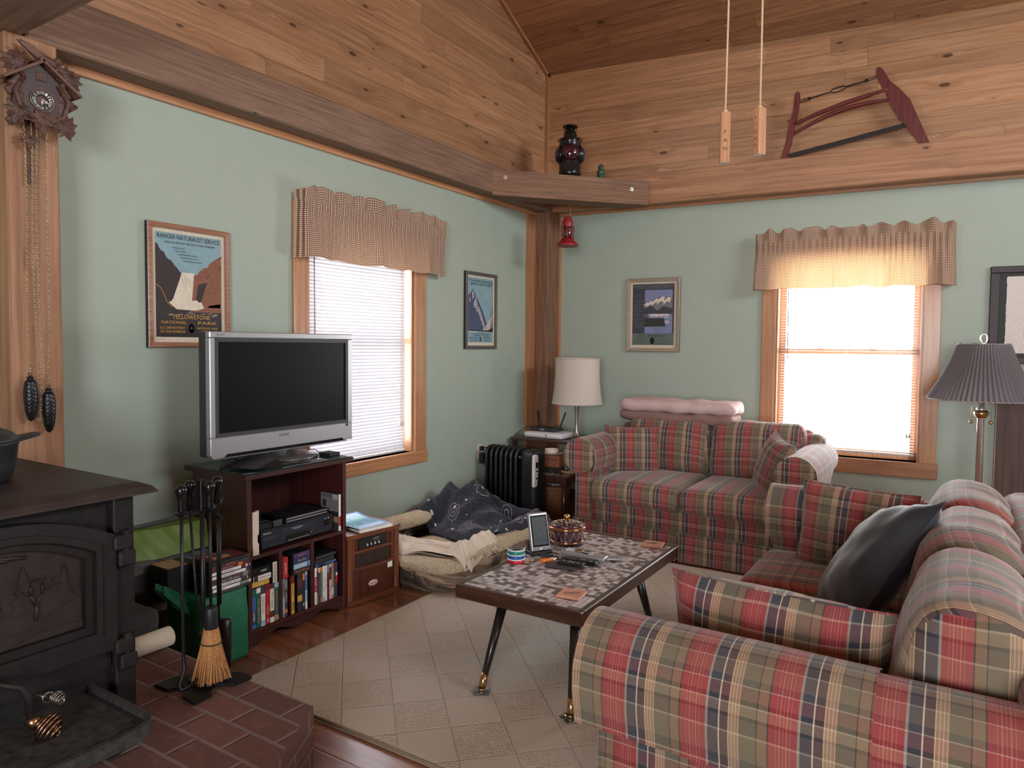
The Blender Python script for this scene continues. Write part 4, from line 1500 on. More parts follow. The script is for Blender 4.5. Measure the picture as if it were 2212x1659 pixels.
rb = [('white and red disc case leftmost in the lower right bay', .0150, PAPER, [(.35, .75, RED)], [('RED 2', .55, .3, .6, PAPER)]),
      ('dark brown disc case second in the lower right bay', .0085, TANP, [(.3, .9, MAROON)], None),
      ('black disc case third in the lower right bay', .0150, DKGREY, [(.85, .98, LPINK)], [('THE TOWN', .45, .4, .45, GREYP)]),
      ('green disc case with orange label in the lower right bay', .0150, SAGEP, [(.03, .13, ORANGE), (.88, .98, ORANGE)], [('FURY', .5, .25, .5, TEAL)]),
      ('white disc case in the lower right bay', .0150, PAPER, [(.0, .12, LBLUE)], [('UP IN AIR', .5, .4, .4, TEAL)]),
      ('grey white disc case in the lower right bay', .0150, WHITE, [], [('ROCKY', .5, .25, .5, INK)]),
      ('maroon disc case in the lower right bay', .0150, MAROON, [(.75, .98, GREYP)], None),
      ('pink and white disc case in the lower right bay', .0150, LPINK, [(.55, .9, DKRED)], [('ELF', .3, .14, .5, RED)]),
      ('tan disc case in the lower right bay', .0150, TANP, [(.1, .3, CREAM), (.7, .95, GREYP)], None),
      ('dark red topped disc case in the lower right bay', .0135, DKGREY, [(.8, .98, DKRED)], [('HEAT', .4, .2, .5, GREYP)]),
      ('blue and red disc case rightmost in the lower right bay', .0140, NAVY, [(.4, .62, RED), (.62, .70, PAPER)], None)]
y = yb
for lab, wd, sp_, bands, tx in rb:
    film(lab, y, y + wd - .0006, zb, zb + random.choice((.186, .19, .19, .188)), sp_, tx, kind='disc_case', bands=bands, depth=.135, group='disc cases in the stand')
    y += wd
film('blue disc case lying across the right bay films', -3.200, -3.060, .2700, .2815, BLUE, None, upright=False, kind='disc_case', depth=.13, bands=[(.1, .5, NAVY)], xf=.52)
film('thick black case lying on the blue one in the right bay', -3.203, -3.070, .2825, .3045, INK, None, upright=False, kind='disc_case', depth=.13, xf=.518)
film('thin black case on top of the right bay pile', -3.190, -3.055, .3055, .3185, DKGREY, None, upright=False, kind='disc_case', depth=.13, xf=.512)

# ------------------------------------------------------------------ green bag of films by the stand
bag = thing('shopping_bag', 'green fabric shopping bag beside the media stand', 'bag', (.46, -3.77, 0))
BAGM = pm('green_bag_fabric', srgb(24, 100, 70), .55, grain=.2, gscale=14, bumpy=.3)
m = MB()
m.soft((.27, .225, .322), .018, 8, (.006, .004, 0), M=Matrix.Translation((.462, -3.765, .163)), wob=.012, seed=3.3, freq=8)
m.build('body', BAGM, bag)
for s in (-1, 1):
    m = MB()
    pts = [(.46 + s * .03 + .02 * q, -3.885 - .105 * math.sin(PI * q), .30 + .10 * math.sin(PI * q) - .04 * q) for q in [i / 14 for i in range(15)]]
    for q in (-.012, -.004, .004, .012):
        m.tube([(a, c, d + q) for a, c, d in pts], .005, 6)
    m.build('handle', BAGM, bag)
pile = [('black disc case lettered The Fifth Element at the bottom of the bag pile', .0150, INK, [('THE FIFTH ELEMENT', .5, .66, .42, GREYP)], []),
        ('white and red disc case in the bag pile', .0150, PAPER, [('SHREK', .22, .2, .5, RED)], [(.7, .95, GREYP)]),
        ('white disc case lettered Other Guys in the bag pile', .0155, WHITE, [('THE OTHER GUYS', .46, .62, .55, MAROON)], [(.80, .98, DKGREY)]),
        ('black disc case lettered Better Off Dead in the bag pile', .0150, DKGREY, [('better off dead', .45, .52, .5, PAPER)], [(.82, .95, GREYP)]),
        ('maroon disc case in the bag pile', .0090, MAROON, [('RISE OF', .5, .5, .5, GREYP)], [(.80, .96, GREYP)]),
        ('white disc case lettered The Watch in the bag pile', .0150, PAPER, [('THE WATCH', .46, .36, .5, INK)], [(.92, 1, NAVY)]),
        ('white disc case lettered Role Models in the bag pile', .0150, WHITE, [('ROLE MODELS', .34, .42, .45, INK)], [(.76, .88, MAROON), (.93, .98, INK)]),
        ('red disc case with orange sticker in the bag pile', .0150, DKRED, [('SNATCH', .4, .36, .4, LPINK)], [(.72, .84, ORANGE)]),
        ('dark disc case with tan label on top of the bag pile', .0150, DKGREY, [('TOMBSTONE', .5, .24, .6, ORANGE)], []),
        ('thin black disc case topping the bag pile', .0130, INK, None, [(.9, .98, DKRED)])]
z = .327
for i, (lab, th, sp_, tx, bands) in enumerate(pile):
    dy = .006 * math.sin(i * 2.3)
    film(lab, -3.842 + dy, -3.652 + dy, z, z + th - .0006, sp_, tx, kind='disc_case', upright=False, depth=.135, bands=bands, xf=.600 + .004 * math.sin(i * 1.7), group='disc cases piled on the green bag')
    z += th
top = MB(); top.box(.47, -3.835, z, .59, -3.665, z + .0006, 0); top.box(.49, -3.80, z + .0006, .57, -3.72, z + .0009, 1); top.box(.50, -3.78, z + .0009, .53, -3.70, z + .0012, 2)
o = top.build('printed_leaflet', [MAROON, TANP, DKGREY]); tag(o, 'dark printed film leaflet on top of the bag pile', 'leaflet')
t = thing('film_box_set', 'black boxed film set lying behind the bag pile', 'film', (.38, -3.87, .327))
m = MB(); m.box(.325, -3.945, .327, .455, -3.80, .445, bev=.002); m.build('case', BLACK, t)
Fs = Matrix(((1, 0, 0, 0), (0, 0, -1, -3.9455), (0, 1, 0, 0), (0, 0, 0, 1)))
m = MB()
for a in ((.33, .345, .45, .3462), (.33, .368, .45, .3692), (.33, .345, .3312, .3692)): m.box(a[0], a[1], 0, a[2], a[3], .0006, M=Fs)
m.build('outline_print', GREYP, t)
m = MB(); m.box(.33, -3.94, .445, .45, -3.85, .4456); m.build('cover_print', TANP, t)

# ------------------------------------------------------------------ wooden space heater with magazines on it
HR = math.radians(-6.5)
ht = thing('space_heater', 'brown wooden cabinet heater beside the media stand', 'heater', (.40, -2.80, 0), HR)
HM = TM[ht.name]
def HB(m, name, mat, uvf=None, parent=None):
    m.v = [tuple(HM @ Vector(p)) for p in m.v]
    return m.build(name, mat, parent or ht, uvf=uvf)
hw, hd, hh = .178, .165, .385
def bowed(y0, y1, z0, z1, x0, x1, k=.020, n=12):
    m = MB()
    def xf(y): return x1 + k * (1 - (2 * (y - y0) / (y1 - y0) - 1) ** 2)
    pl = [(y0 + (y1 - y0) * i / n) for i in range(n + 1)]
    poly = [(x0, y0)] + [(xf(y), y) for y in pl] + [(x0, y1)]
    m.prism(poly, z0, z1)
    return m
hz = along(2)
m = MB(); m.box(-hd, -hw, .0, hd - .03, hw, hh - .018); HB(m, 'body', HEATW, hz)
HB(bowed(-hw - .008, hw + .008, hh - .020, hh, -hd, hd, .014), 'top', HEATW, along(1))
HB(bowed(-hw - .004, hw + .004, .006, .036, -hd, hd - .002, .014), 'bottom_rail', HEATW, along(1))
for s in (-1, 1):
    m = MB(); m.box(hd - .03, s * hw - s * .03, .03, hd, s * hw, hh - .02, bev=.004); HB(m, 'corner_stile', HEATW, hz)
m = MB(); m.box(hd - .03, -hw + .03, .036, hd - .008, hw - .03, .190); HB(m, 'lower_panel', MAHOG if False else wood('heater_panel', srgb(60, 28, 18), srgb(82, 42, 26), srgb(98, 54, 34), .35, 1.6, 0), hz)
HB(bowed(-hw + .022, hw - .022, .190, .206, hd - .03, hd - .004, .022), 'moulding', HEATW, along(1))
m = MB()
m.box(hd - .03, -hw + .03, .206, hd - .012, -hw + .05, .36); m.box(hd - .03, hw - .05, .206, hd - .012, hw - .03, .36)
m.box(hd - .03, -hw + .05, .275, hd - .012, hw - .05, .29); m.box(hd - .03, -hw + .05, .352, hd - .012, hw - .05, .366)
HB(m, 'upper_frame', HEATW, hz)
HFm = HM @ Matrix(((0, 0, 1, hd - .014), (1, 0, 0, 0), (0, 1, 0, 0), (0, 0, 0, 1)))
m = MB(); m.box(-.095, .292, -.01, .095, .350, .003, bev=.002, M=HFm); cp = m.build('control_panel', BLACK, ht)
for q in range(4):
    m = MB(); m.ball((-.045 + q * .027, .309, .006), (.0065, .007, .004), 10, 6, M=HFm); m.build('button', CHROME, cp)
m = MB(); m.text('SOLAR COMFORT', HFm @ Matrix.Translation((.02, .338, .003)), w=.045, h=.004); m.text('ZONE HEAT', HFm @ Matrix.Translation((.02, .331, .003)), w=.03, h=.0035)
for q in range(4): m.box(-.049 + q * .027, .319, .003, -.040 + q * .027, .3205, .0035, M=HFm)
m.build('panel_lettering', PAPER, cp)
m = MB()
for q in range(24): m.box(-.124 + q * .0105, .207, -.006, -.1215 + q * .0105, .274, -.003, M=HFm)
for q in range(6): m.box(-.126, .210 + q * .011, -.0065, .126, .212 + q * .011, -.0035, M=HFm)
m.build('grille', MESHBLK, ht)
m = MB(); m.box(-.128, .206, -.03, .128, .275, -.022, M=HFm); m.build('grille_back', BLACK, ht)
m = MB(); m.lathe([(.0001, .0012), (.030, .0012), (.033, .0)], n=28, M=HFm @ Matrix.Translation((-.005, .094, .006)) @ Matrix.Diagonal((1, .50, 1, 1)))
lg = m.build('oval_badge', LPINK, ht)
m = MB(); m.text('HEATER', HFm @ Matrix.Translation((-.005, .094, .0072)), w=.044, h=.014, d=.0006); m.build('badge_lettering', RED, lg)
m = MB(); m.box(.098, .152, .0055, .132, .186, .0065, M=HFm); m.build('warning_sticker', PAPER, ht)

MAP = base('printed_magazine')
mm, nt, b = MAP
uv, u, v = uvs(nt)
n1 = nz(nt, uv, 9.0, 4)
inside = mth(nt, 'MULTIPLY', mth(nt, 'LESS_THAN', mth(nt, 'ABSOLUTE', mth(nt, 'SUBTRACT', u, .0)), .085), mth(nt, 'LESS_THAN', mth(nt, 'ABSOLUTE', v), .085))
c = mixc(nt, inside, srgb(150, 190, 232), ramp(nt, n1, [(.35, srgb(70, 160, 176)), (.5, srgb(112, 190, 196)), (.6, srgb(110, 160, 214)), (.7, srgb(196, 214, 232))]))
setc(nt, b, c)
b.inputs['Roughness'].default_value = .25
def magazine(label, cx, cy, z, rz, mat, curl, w_=.21, h_=.275, th=.006, name='magazine'):
    t = thing(name, label, 'magazine', (cx, cy, z), rz)
    Mx = TM[t.name]
    m = MB()
    def sf(dz):
        def fn(u_, v_):
            x, y = (u_ - .5) * w_, (v_ - .5) * h_
            return Mx @ Vector((x, y, dz + curl * (max(0, v_ - .45) * 2) ** 2 + .5 * curl * (max(0, .2 - u_) * 3) ** 2 + .002 * math.sin(v_ * 8)))
        return fn
    m.grid(sf(th), 10, 14); m.grid(sf(0.001), 10, 14, flip=True)
    def edge(k):
        pts = []
        for q in range(15):
            pts.append((k, q / 14))
        return pts
    for k in (0, 1):
        o = [sf(0.001)(k, q / 14) for q in range(15)] + [sf(th)(k, q / 14) for q in range(15)]
        m.add(o, [(q, q + 1, 15 + q + 1, 15 + q) for q in range(14)], 1)
        o = [sf(0.001)(q / 10, k) for q in range(11)] + [sf(th)(q / 10, k) for q in range(11)]
        m.add(o, [(q, q + 1, 11 + q + 1, 11 + q) for q in range(10)], 1)
    Mi = Mx.inverted()
    m.build('cover', [mat, PAPER], t, uvf=lambda p, n: tuple((Mi @ p)[:2]))
    return t
magazine('white paged magazine under the blue one on the wooden heater', .43, -2.79, .3855, 1.40, PAPER, .004, .22, .29, .012)
magazine('glossy blue map magazine lying on the wooden heater', .42, -2.80, .402, 1.46, mm, .014, .215, .28, .004)
o = MB(); o.box(.375, -2.955, .4075, .395, -2.925, .4085); o = o.build('price_sticker', CREAM); tag(o, 'small cream sticker on the corner of the blue magazine', 'sticker')

# ------------------------------------------------------------------ dog bed and blankets
SHERPA = pm('sherpa_fleece', srgb(198, 180, 152), .95, grain=.16, gscale=70, bumpy=.0)
nt = SHERPA.node_tree
tcx = nd(nt, 'ShaderNodeTexCoord')
vv = nd(nt, 'ShaderNodeTexVoronoi', {'Vector': tcx.outputs['Object'], 'Scale': 95.0})
bump(nt, nt.nodes['Principled BSDF'], vv.outputs['Distance'], .8, .012)
CAMO, nt, b = base('camouflage_canvas')
uv, u, v = uvs(nt)
q1 = nz(nt, uv, 7.0, 5, .65)
st1 = nz(nt, comb(nt, mth(nt, 'MULTIPLY', u, 5.0), mth(nt, 'MULTIPLY', v, 42.0)), 1.0, 4, .6)
st2 = nz(nt, comb(nt, mth(nt, 'ADD', mth(nt, 'MULTIPLY', u, 30.0), mth(nt, 'MULTIPLY', v, 22.0)), mth(nt, 'MULTIPLY', v, 6.0)), 1.0, 3, .6)
c = ramp(nt, q1, [(.36, srgb(30, 25, 24)), (.47, srgb(72, 58, 48)), (.53, srgb(124, 104, 84)), (.62, srgb(50, 42, 36))])
c = mixc(nt, mth(nt, 'MULTIPLY', mth(nt, 'GREATER_THAN', st1, .56), .75), c, srgb(170, 150, 128))
c = mixc(nt, mth(nt, 'MULTIPLY', mth(nt, 'GREATER_THAN', st2, .60), .7), c, srgb(26, 22, 22))
setc(nt, b, c); b.inputs['Roughness'].default_value = .85

bed = thing('dog_bed', 'camouflage dog bed with tan fleece lining by the left wall', 'dog bed', (.52, -2.03, 0))
BX0, BX1, BY0, BY1 = .07, .965, -2.63, -1.37


def rr_path(x0, x1, y0, y1, r, n=8, zf=None):
    pts = []
    for cx, cy, a0 in ((x1 - r, y0 + r, -PI / 2), (x1 - r, y1 - r, 0), (x0 + r, y1 - r, PI / 2), (x0 + r, y0 + r, PI)):
        for i in range(n + 1):
            a = a0 + PI / 2 * i / n
            pts.append((cx + r * math.cos(a), cy + r * math.sin(a)))
    return pts


def densify(p, step=.05):
    o = []
    for i in range(len(p)):
        a, b_ = Vector(p[i]), Vector(p[(i + 1) % len(p)])
        k = max(1, int((b_ - a).length / step))
        for q in range(k): o.append(a + (b_ - a) * q / k)
    return o


# outer canvas wall (slopes out), bolster on top, sleeping pad
op = densify(rr_path(BX0, BX1, BY0, BY1, .20))
def bed_h(p):
    f = max(0, min(1, (p[1] - (-2.25)) / -.38)) * max(0, min(1, (p[0] - .25) / .3))     # sags at the front corner
    back = max(0, min(1, (.35 - p[0]) / .25))
    return .180 - .045 * f + .045 * back
n_ = len(op)
m = MB()
vs, fs = [], []
cx, cy = (BX0 + BX1) / 2, (BY0 + BY1) / 2
rows = 7
for i, p in enumerate(op):
    d = Vector((p[0] - cx, p[1] - cy)); d.normalize()
    h = bed_h(p)
    for r in range(rows + 1):
        s = r / rows
        o = -.060 + .060 * math.sin(PI * .5 * min(1, s * 1.5)) - .035 * s ** 2
        o += .012 * noise.noise(Vector((p[0] * 7, p[1] * 7, s * 3)))
        vs.append((p[0] + d.x * o, p[1] + d.y * o, .002 + s * h))
for i in range(n_):
    j = (i + 1) % n_
    for r in range(rows):
        fs.append((i * (rows + 1) + r, j * (rows + 1) + r, j * (rows + 1) + r + 1, i * (rows + 1) + r + 1))
m.add(vs, fs, 0, True)
per = [0.0]
m.build('canvas_wall', CAMO, bed, uvf=lambda p, n: ((p.x - p.y) * .7, p.z * .9 + p.x * .2))
m = MB()
N = 14
vs, fs = [], []
for i, p in enumerate(op):
    d = Vector((p[0] - cx, p[1] - cy)); d.normalize()
    h = bed_h(p)
    rx, rz = .078, .050
    for k in range(N):
        a = 2 * PI * k / N
        w_ = 1 + .10 * noise.noise(Vector((p[0] * 5, p[1] * 5, a)))
        o = -.100 + rx * math.cos(a) * w_
        vs.append((p[0] + d.x * o, p[1] + d.y * o, max(.03, h + .004 + rz * math.sin(a) * w_)))
for i in range(n_):
    j = (i + 1) % n_
    for k in range(N):
        fs.append((i * N + k, j * N + k, j * N + (k + 1) % N, i * N + (k + 1) % N))
m.add(vs, fs, 0, True)
m.build('fleece_bolster', SHERPA, bed)
m = MB()
def pad(u, v):
    x, y = BX0 + .04 + (BX1 - BX0 - .08) * u, BY0 + .04 + (BY1 - BY0 - .08) * v
    k = (max(0, 1 - abs(2 * u - 1) ** 4) * max(0, 1 - abs(2 * v - 1) ** 4))
    return (x, y, .06 + .070 * k + .012 * noise.noise(Vector((x * 4, y * 4, 1))))
m.grid(pad, 18, 24)
m.build('sleeping_pad', pm('tan_suede', srgb(178, 158, 130), .9, grain=.08, gscale=20), bed)


def crumpled(name, label, mat, c, size, rz, hfun, n=60, uvs_=1.0, under=None):
    """a heap of cloth: closed at the edges, its folds given by hfun(u, v) -> height above the ground surface under(x, y)"""
    t = thing(name, label, 'blanket', (c[0], c[1], c[2]), rz)
    Mx = TM[t.name]
    m = MB()
    def top(u, v):
        x, y = 2 * u - 1, 2 * v - 1
        dx, dy, h = hfun(x, y)
        p = Mx @ Vector(((x + dx) * size[0] / 2, (y + dy) * size[1] / 2, 0))
        g = under(p.x, p.y) if under else c[2]
        return Vector((p.x, p.y, g + h))
    def bot(u, v):
        q = top(u, v); x, y = 2 * u - 1, 2 * v - 1
        g = under(q.x, q.y) if under else c[2]
        return Vector((q.x, q.y, min(q.z - .002, g + .001)))
    m.grid(top, n, n); m.grid(bot, 16, 16, flip=True)
    look = {}
    for j in range(n + 1):
        for i in range(n + 1):
            look[tuple(round(c_, 5) for c_ in m.v[j * (n + 1) + i])] = (i / n * size[0] * uvs_ * 1.15, j / n * size[1] * uvs_ * 1.25)
    def uvf(p, n_):
        return look.get(tuple(round(c_, 5) for c_ in p), (p.x, p.y))
    m.build('cloth', mat, t, uvf=uvf, weld=False)
    return t


def ridged(x, y, s, f, k=3):
    t, a = 0, 1
    for i in range(k):
        q = noise.noise(Vector((x * f * 2 ** i + s, y * f * 2 ** i + s * 1.3, s + i * 3)))
        t += a * (1 - abs(q) * 2.0)
        a *= .45
    return t / 1.6


NIGHT, nt, b = base('night_sky_fleece')
uv, u, v = uvs(nt)
v1 = nd(nt, 'ShaderNodeTexVoronoi', {'Vector': uv, 'Scale': 12.0})
star = mth(nt, 'LESS_THAN', v1.outputs['Distance'], .13)
v2 = nd(nt, 'ShaderNodeTexVoronoi', {'Vector': uv, 'Scale': 5.2})
ring = mth(nt, 'MULTIPLY', mth(nt, 'LESS_THAN', mth(nt, 'ABSOLUTE', mth(nt, 'SUBTRACT', mth(nt, 'FRACT', mth(nt, 'MULTIPLY', v2.outputs['Distance'], 9.0)), .5)), .07), mth(nt, 'LESS_THAN', v2.outputs['Distance'], .34))
dust = mth(nt, 'GREATER_THAN', nz(nt, uv, 120.0, 2), .66)
k = mth(nt, 'MAXIMUM', mth(nt, 'MULTIPLY', star, .9), mth(nt, 'MAXIMUM', mth(nt, 'MULTIPLY', ring, .55), mth(nt, 'MULTIPLY', dust, .25)))
setc(nt, b, mixc(nt, k, srgb(26, 28, 42), srgb(206, 200, 200)))
b.inputs['Roughness'].default_value = .95
b.inputs['Sheen Weight'].default_value = .15
CREAMB = pm('cream_fleece', srgb(214, 200, 182), .95, grain=.04, gscale=40)


def bed_surface(x, y):
    d = min(x - BX0, BX1 - x, y - BY0, BY1 - y)
    h = bed_h((x, y))
    if d < .02: return max(.01, h + .02 + (d - .02) * 1.2)
    if d < .20:
        return max(.13, h + .060 - 3.2 * (d - .10) ** 2 * 4)
    return .135


def hn(x, y):
    e = max(0, 1 - max(abs(x), abs(y)) ** 5)
    r = ridged(x, y, 2.2, 1.5)
    pk = .25 * math.exp(-((x + .35) ** 2 / .22 + (y - .15) ** 2 / .30)) + .06 * math.exp(-((x - .45) ** 2 / .2 + (y + .1) ** 2 / .4))
    h = .012 + e * (.045 * (r + .3) + pk * (.75 + .35 * r))
    return .10 * noise.noise(Vector((x * 2, y * 2, 7))), .10 * noise.noise(Vector((x * 2, y * 2, 11))), max(.008, h)


crumpled('throw_blanket', 'navy throw with pale stars and moons heaped on the dog bed', NIGHT, (.50, -1.72, .12), (.86, .62), math.radians(-12), hn, 72, 1.0, bed_surface)


def hc(x, y):
    e = max(0, 1 - max(abs(x), abs(y)) ** 6)
    wx, wy = x + .35 * noise.noise(Vector((x * 1.5, y * 1.5, 21))), y + .35 * noise.noise(Vector((x * 1.5, y * 1.5, 31)))
    r = ridged(wx, wy * 1.5, 5.2, 2.0, 2)
    roll_ = .035 * math.exp(-((y + .55 + .2 * math.sin(x * 2)) ** 2) / .03)
    h = .010 + e * (.062 * max(0, r - .05) + roll_ * (.7 + .5 * r))
    return .22 * noise.noise(Vector((x * 1.5, y * 1.5, 3))), .24 * noise.noise(Vector((x * 1.5, y * 1.5, 5))), max(.008, h)


crumpled('throw_blanket', 'cream fleece blanket crumpled on the front of the dog bed', CREAMB, (.62, -2.36, .12), (.68, .38), math.radians(10), hc, 84, 1.0, bed_surface)

# ------------------------------------------------------------------ oil radiator, outlet, cords
rad = thing('oil_radiator', 'black finned electric radiator in the corner', 'heater', (.345, -1.03, 0), math.radians(-3))
RM = TM[rad.name]
FINM = pm('black_enamel', (.010, .010, .012), .28)
for i in range(7):
    x = -.225 + i * .047
    m = MB()
    pr = []
    hw_, z0, z1, r = .075, .075, .60, .055
    pl = rr_path(-hw_, hw_, z0, z1, r, 6)
    m.prism(pl, -.006, .006, M=RM @ Matrix(((0, 0, 1, x), (1, 0, 0, 0), (0, 1, 0, 0), (0, 0, 0, 1))))
    m.tube([RM @ Vector((x, a, c2)) for a, c2 in pl], .0125, 8, closed=True)
    m.build('fin', FINM, rad)
m = MB()
for yy in (-.03, .03):
    m.cyl(RM @ Vector((-.23, yy, .13)), RM @ Vector((.11, yy, .13)), .018, n=12); m.cyl(RM @ Vector((-.23, yy, .54)), RM @ Vector((.11, yy, .54)), .018, n=12)
m.build('oil_pipes', FINM, rad)
m = MB(); m.soft((.135, .165, .545), .04, 6, (.006, 0, 0), M=RM @ Matrix.Translation((.165, 0, .333))); m.build('end_housing', pm('black_satin', (.014, .014, .016), .35), rad)
m = MB(); m.soft((.024, .062, .24), .010, 5, (.004, 0, .004), M=RM @ Matrix.Translation((.222, -.058, .455)) @ Matrix.Rotation(math.radians(0), 4, 'Y'))
cpn = m.build('control_panel', WHITE, rad)
for (yy, zz, w_, h_) in ((-.058, .500, .030, .045), (-.064, .455, .012, .012), (-.050, .455, .012, .012), (-.064, .400, .012, .012), (-.050, .400, .012, .012)):
    m = MB(); m.box(.230, yy - w_ / 2, zz - h_ / 2, .2395, yy + w_ / 2, zz + h_ / 2, bev=.002, M=RM); m.build('button', GLOSSBLK, cpn)
for x in (-.19, .16):
    m = MB()
    m.box(x - .015, -.12, .03, x + .015, .12, .05, M=RM)
    for yy in (-.11, .11): m.cyl(RM @ Vector((x - .012, yy, .019)), RM @ Vector((x + .012, yy, .019)), .019, n=14)
    m.build('castor_foot', FINM, rad)
m = MB(); m.box(.2325, -.02, .12, .2335, .03, .20, M=RM); m.build('rating_label', DKGREY, rad)

ot = thing('wall_outlet', 'cream wall outlet plate with a black plug-in adapter beside the radiator', 'outlet', (0, -1.02, .50))
m = MB(); m.box(-1.058, .485, 0, -.988, .602, .006, bev=.002, M=FLM); m.build('cover_plate', CREAM, ot)
for zz in (.515, .570):
    m = MB(); m.box(-1.040, zz - .016, .006, -1.006, zz + .016, .0085, bev=.001, M=FLM); m.build('socket', CREAM, ot)
pg = thing('power_adapter', 'black power adapter plugged in the wall outlet', 'adapter', (.01, -1.02, .46))
m = MB(); m.box(-1.045, .452, .009, -1.001, .535, .045, bev=.004, M=FLM); m.build('body', BLACK, pg)
m = MB(); m.tube([(.03, -1.02, .452), (.035, -1.02, .44), (.03, -.99, .43), (.02, -.94, .42), (.015, -.88, .36), (.012, -.86, .15), (.01, -.86, .05)], .003, 6); m.build('cord', BLACK, pg)
pg = thing('power_plug', 'black plug above the adapter in the wall outlet', 'plug', (.01, -1.02, .56))
m = MB(); m.box(-1.04, .553, .0085, -1.006, .588, .035, bev=.004, M=FLM); m.build('body', BLACK, pg)
m = MB(); m.tube([(.035, -1.02, .575), (.07, -1.01, .58), (.10, -.99, .565), (.16, -.94, .53), (.22, -.90, .45), (.26, -.90, .16), (.27, -.905, .03)], .0042, 7); m.build('cord', BLACK, pg)

# ------------------------------------------------------------------ stepped corner table and what stands on it
st = thing('step_table', 'dark two tier corner table with a tiled lower top', 'table', (.38, -.50, 0))
m = MB(); m.box(.055, -.88, .375, .695, -.14, .388); m.build('tiled_top', TILE, st, uvf=lambda p, n: (p.x, p.y))
for a, ax in (((.04, -.90, .715, -.878), 0), ((.04, -.14, .715, -.12), 0), ((.04, -.878, .06, -.14), 1), ((.692, -.878, .715, -.14), 1)):
    m = MB(); m.box(a[0], a[1], .330, a[2], a[3], .390, bev=.003); m.build('edge_rail', TABLEW, st, uvf=along(ax))
for x in (.075, .685):
    for y in (-.865, -.165):
        m = MB(); m.cyl((x, y, 0), (x, y, .335), .014, .021, 14); m.build('leg', TABLEW, st, uvf=along(2))
m = MB(); m.box(.04, -.63, .600, .655, -.13, .622, bev=.004); m.build('upper_shelf', TABLEW, st, uvf=along(0))
for x in (.065, .62):
    for y in (-.60, -.17):
        m = MB(); m.box(x - .014, y - .014, .388, x + .014, y + .014, .602); m.build('shelf_post', TABLEW, st, uvf=along(2))

lp = thing('table_lamp', 'table lamp with a white drum shade on the corner table', 'lamp', (.548, -.40, .622))
m = MB(); m.lathe([(.056, 0), (.056, .006), (.042, .010), (.022, .03), (.015, .07), (.0125, .13), (.0145, .20), (.021, .27), (.025, .298), (.016, .302), (.010, .318), (.008, .33)], (.548, -.40, .622), 28); m.build('stem', STEEL, lp)
SHADE = translucent('white_silk_shade', srgb(226, 214, 204), (.9, .82, .72), .22, .8)
m = MB()
def shf(u, v):
    a = 2 * PI * u
    r = .206 - .024 * v + .010 * (2 * v - 1) ** 2 - .008 + .0012 * math.cos(a * 60)
    return (.548 + r * math.cos(a), -.40 + r * math.sin(a), .918 + .372 * v)
m.grid(shf, 120, 14)
def shi(u, v):
    p = shf(u, v); return (.548 + (p[0] - .548) * .985, -.40 + (p[1] + .40) * .985, p[2])
m.grid(shi, 60, 8, flip=True)
m.build('shade', SHADE, lp)
m = MB()
for zz, rr in ((.918, .2085), (1.290, .1845)):
    m.tube([(.548 + rr * math.cos(2 * PI * i / 48), -.40 + rr * math.sin(2 * PI * i / 48), zz) for i in range(48)], .005, 6, closed=True)
m.build('shade_trim', SHADE, lp)
m = MB()
for a in range(3): m.tube([(.548, -.40, 1.27), (.548 + .18 * math.cos(a * 2.09), -.40 + .18 * math.sin(a * 2.09), 1.285)], .002, 5)
m.cyl((.548, -.40, .94), (.548, -.40, 1.27), .004, n=8)
m.build('harp', STEEL, lp)
m = MB(); m.ball((.548, -.40, 1.03), (.03, .03, .045)); m.build('bulb', WHITE, lp)

rt = thing('modem', 'white rectangular modem under the black router on the corner table', 'modem', (.315, -.46, .622))
m = MB(); m.soft((.37, .24, .048), .024, 8, (0, .012, .004), M=Matrix.Translation((.318, -.455, .648))); m.build('case', WHITE, rt)
m = MB(); m.cyl((.36, -.586, .652), (.36, -.58, .652), .008, .008, 14); m.box(.352, -.585, .634, .368, -.578, .638); m.build('button', DKGREY, rt)
m = MB(); m.text('verizon', Matrix(((1, 0, 0, .235), (0, 0, -1, -.584), (0, 1, 0, .648), (0, 0, 0, 1))), w=.04, h=.007); m.build('lettering', GREYP, rt)
rt = thing('router', 'black router with two antennas on top of the white modem', 'router', (.29, -.44, .674))
m = MB(); m.soft((.25, .16, .026), .012, 6, (0, 0, .006), M=Matrix.Translation((.285, -.445, .688))); m.build('case', CHAR, rt)
m = MB(); m.box(.27, -.53, .685, .31, -.518, .701); m.build('front_light_bar', GREYP, rt)
for x, dx in ((.17, -.02), (.37, .055)):
    m = MB(); m.tube([(x, -.37, .69), (x + dx * .1, -.37, .705), (x + dx, -.365, .83)], [.006, .008, .007], 8); m.build('antenna', BLACK, rt)
m = MB(); m.tube([(.16, -.40, .68), (.09, -.42, .70), (.05, -.5, .655), (.05, -.64, .60), (.06, -.66, .45)], .003, 6); m.build('cable', BLACK, rt)
dx_ = thing('wooden_box', 'small brown wooden box with dark DOMO lettering on the lower table tier', 'box', (.50, -.70, .43))
m = MB(); m.box(.40, -.765, .432, .585, -.655, .525, bev=.003); m.build('body', COASTW if False else wood('cedar_box', srgb(130, 78, 54), srgb(156, 98, 70), srgb(172, 114, 84), .6, 2.0, 0), dx_, uvf=along(0))
Fd = Matrix(((1, 0, 0, 0), (0, 0, -1, -.765), (0, 1, 0, 0), (0, 0, 0, 1)))
m = MB(); m.text('DOMO', Fd @ Matrix.Translation((.515, .488, 0)), w=.115, h=.026, d=.001); m.text('HOME COMFORT', Fd @ Matrix.Translation((.52, .460, 0)), w=.10, h=.009, d=.001); m.build('lettering', INK, dx_)
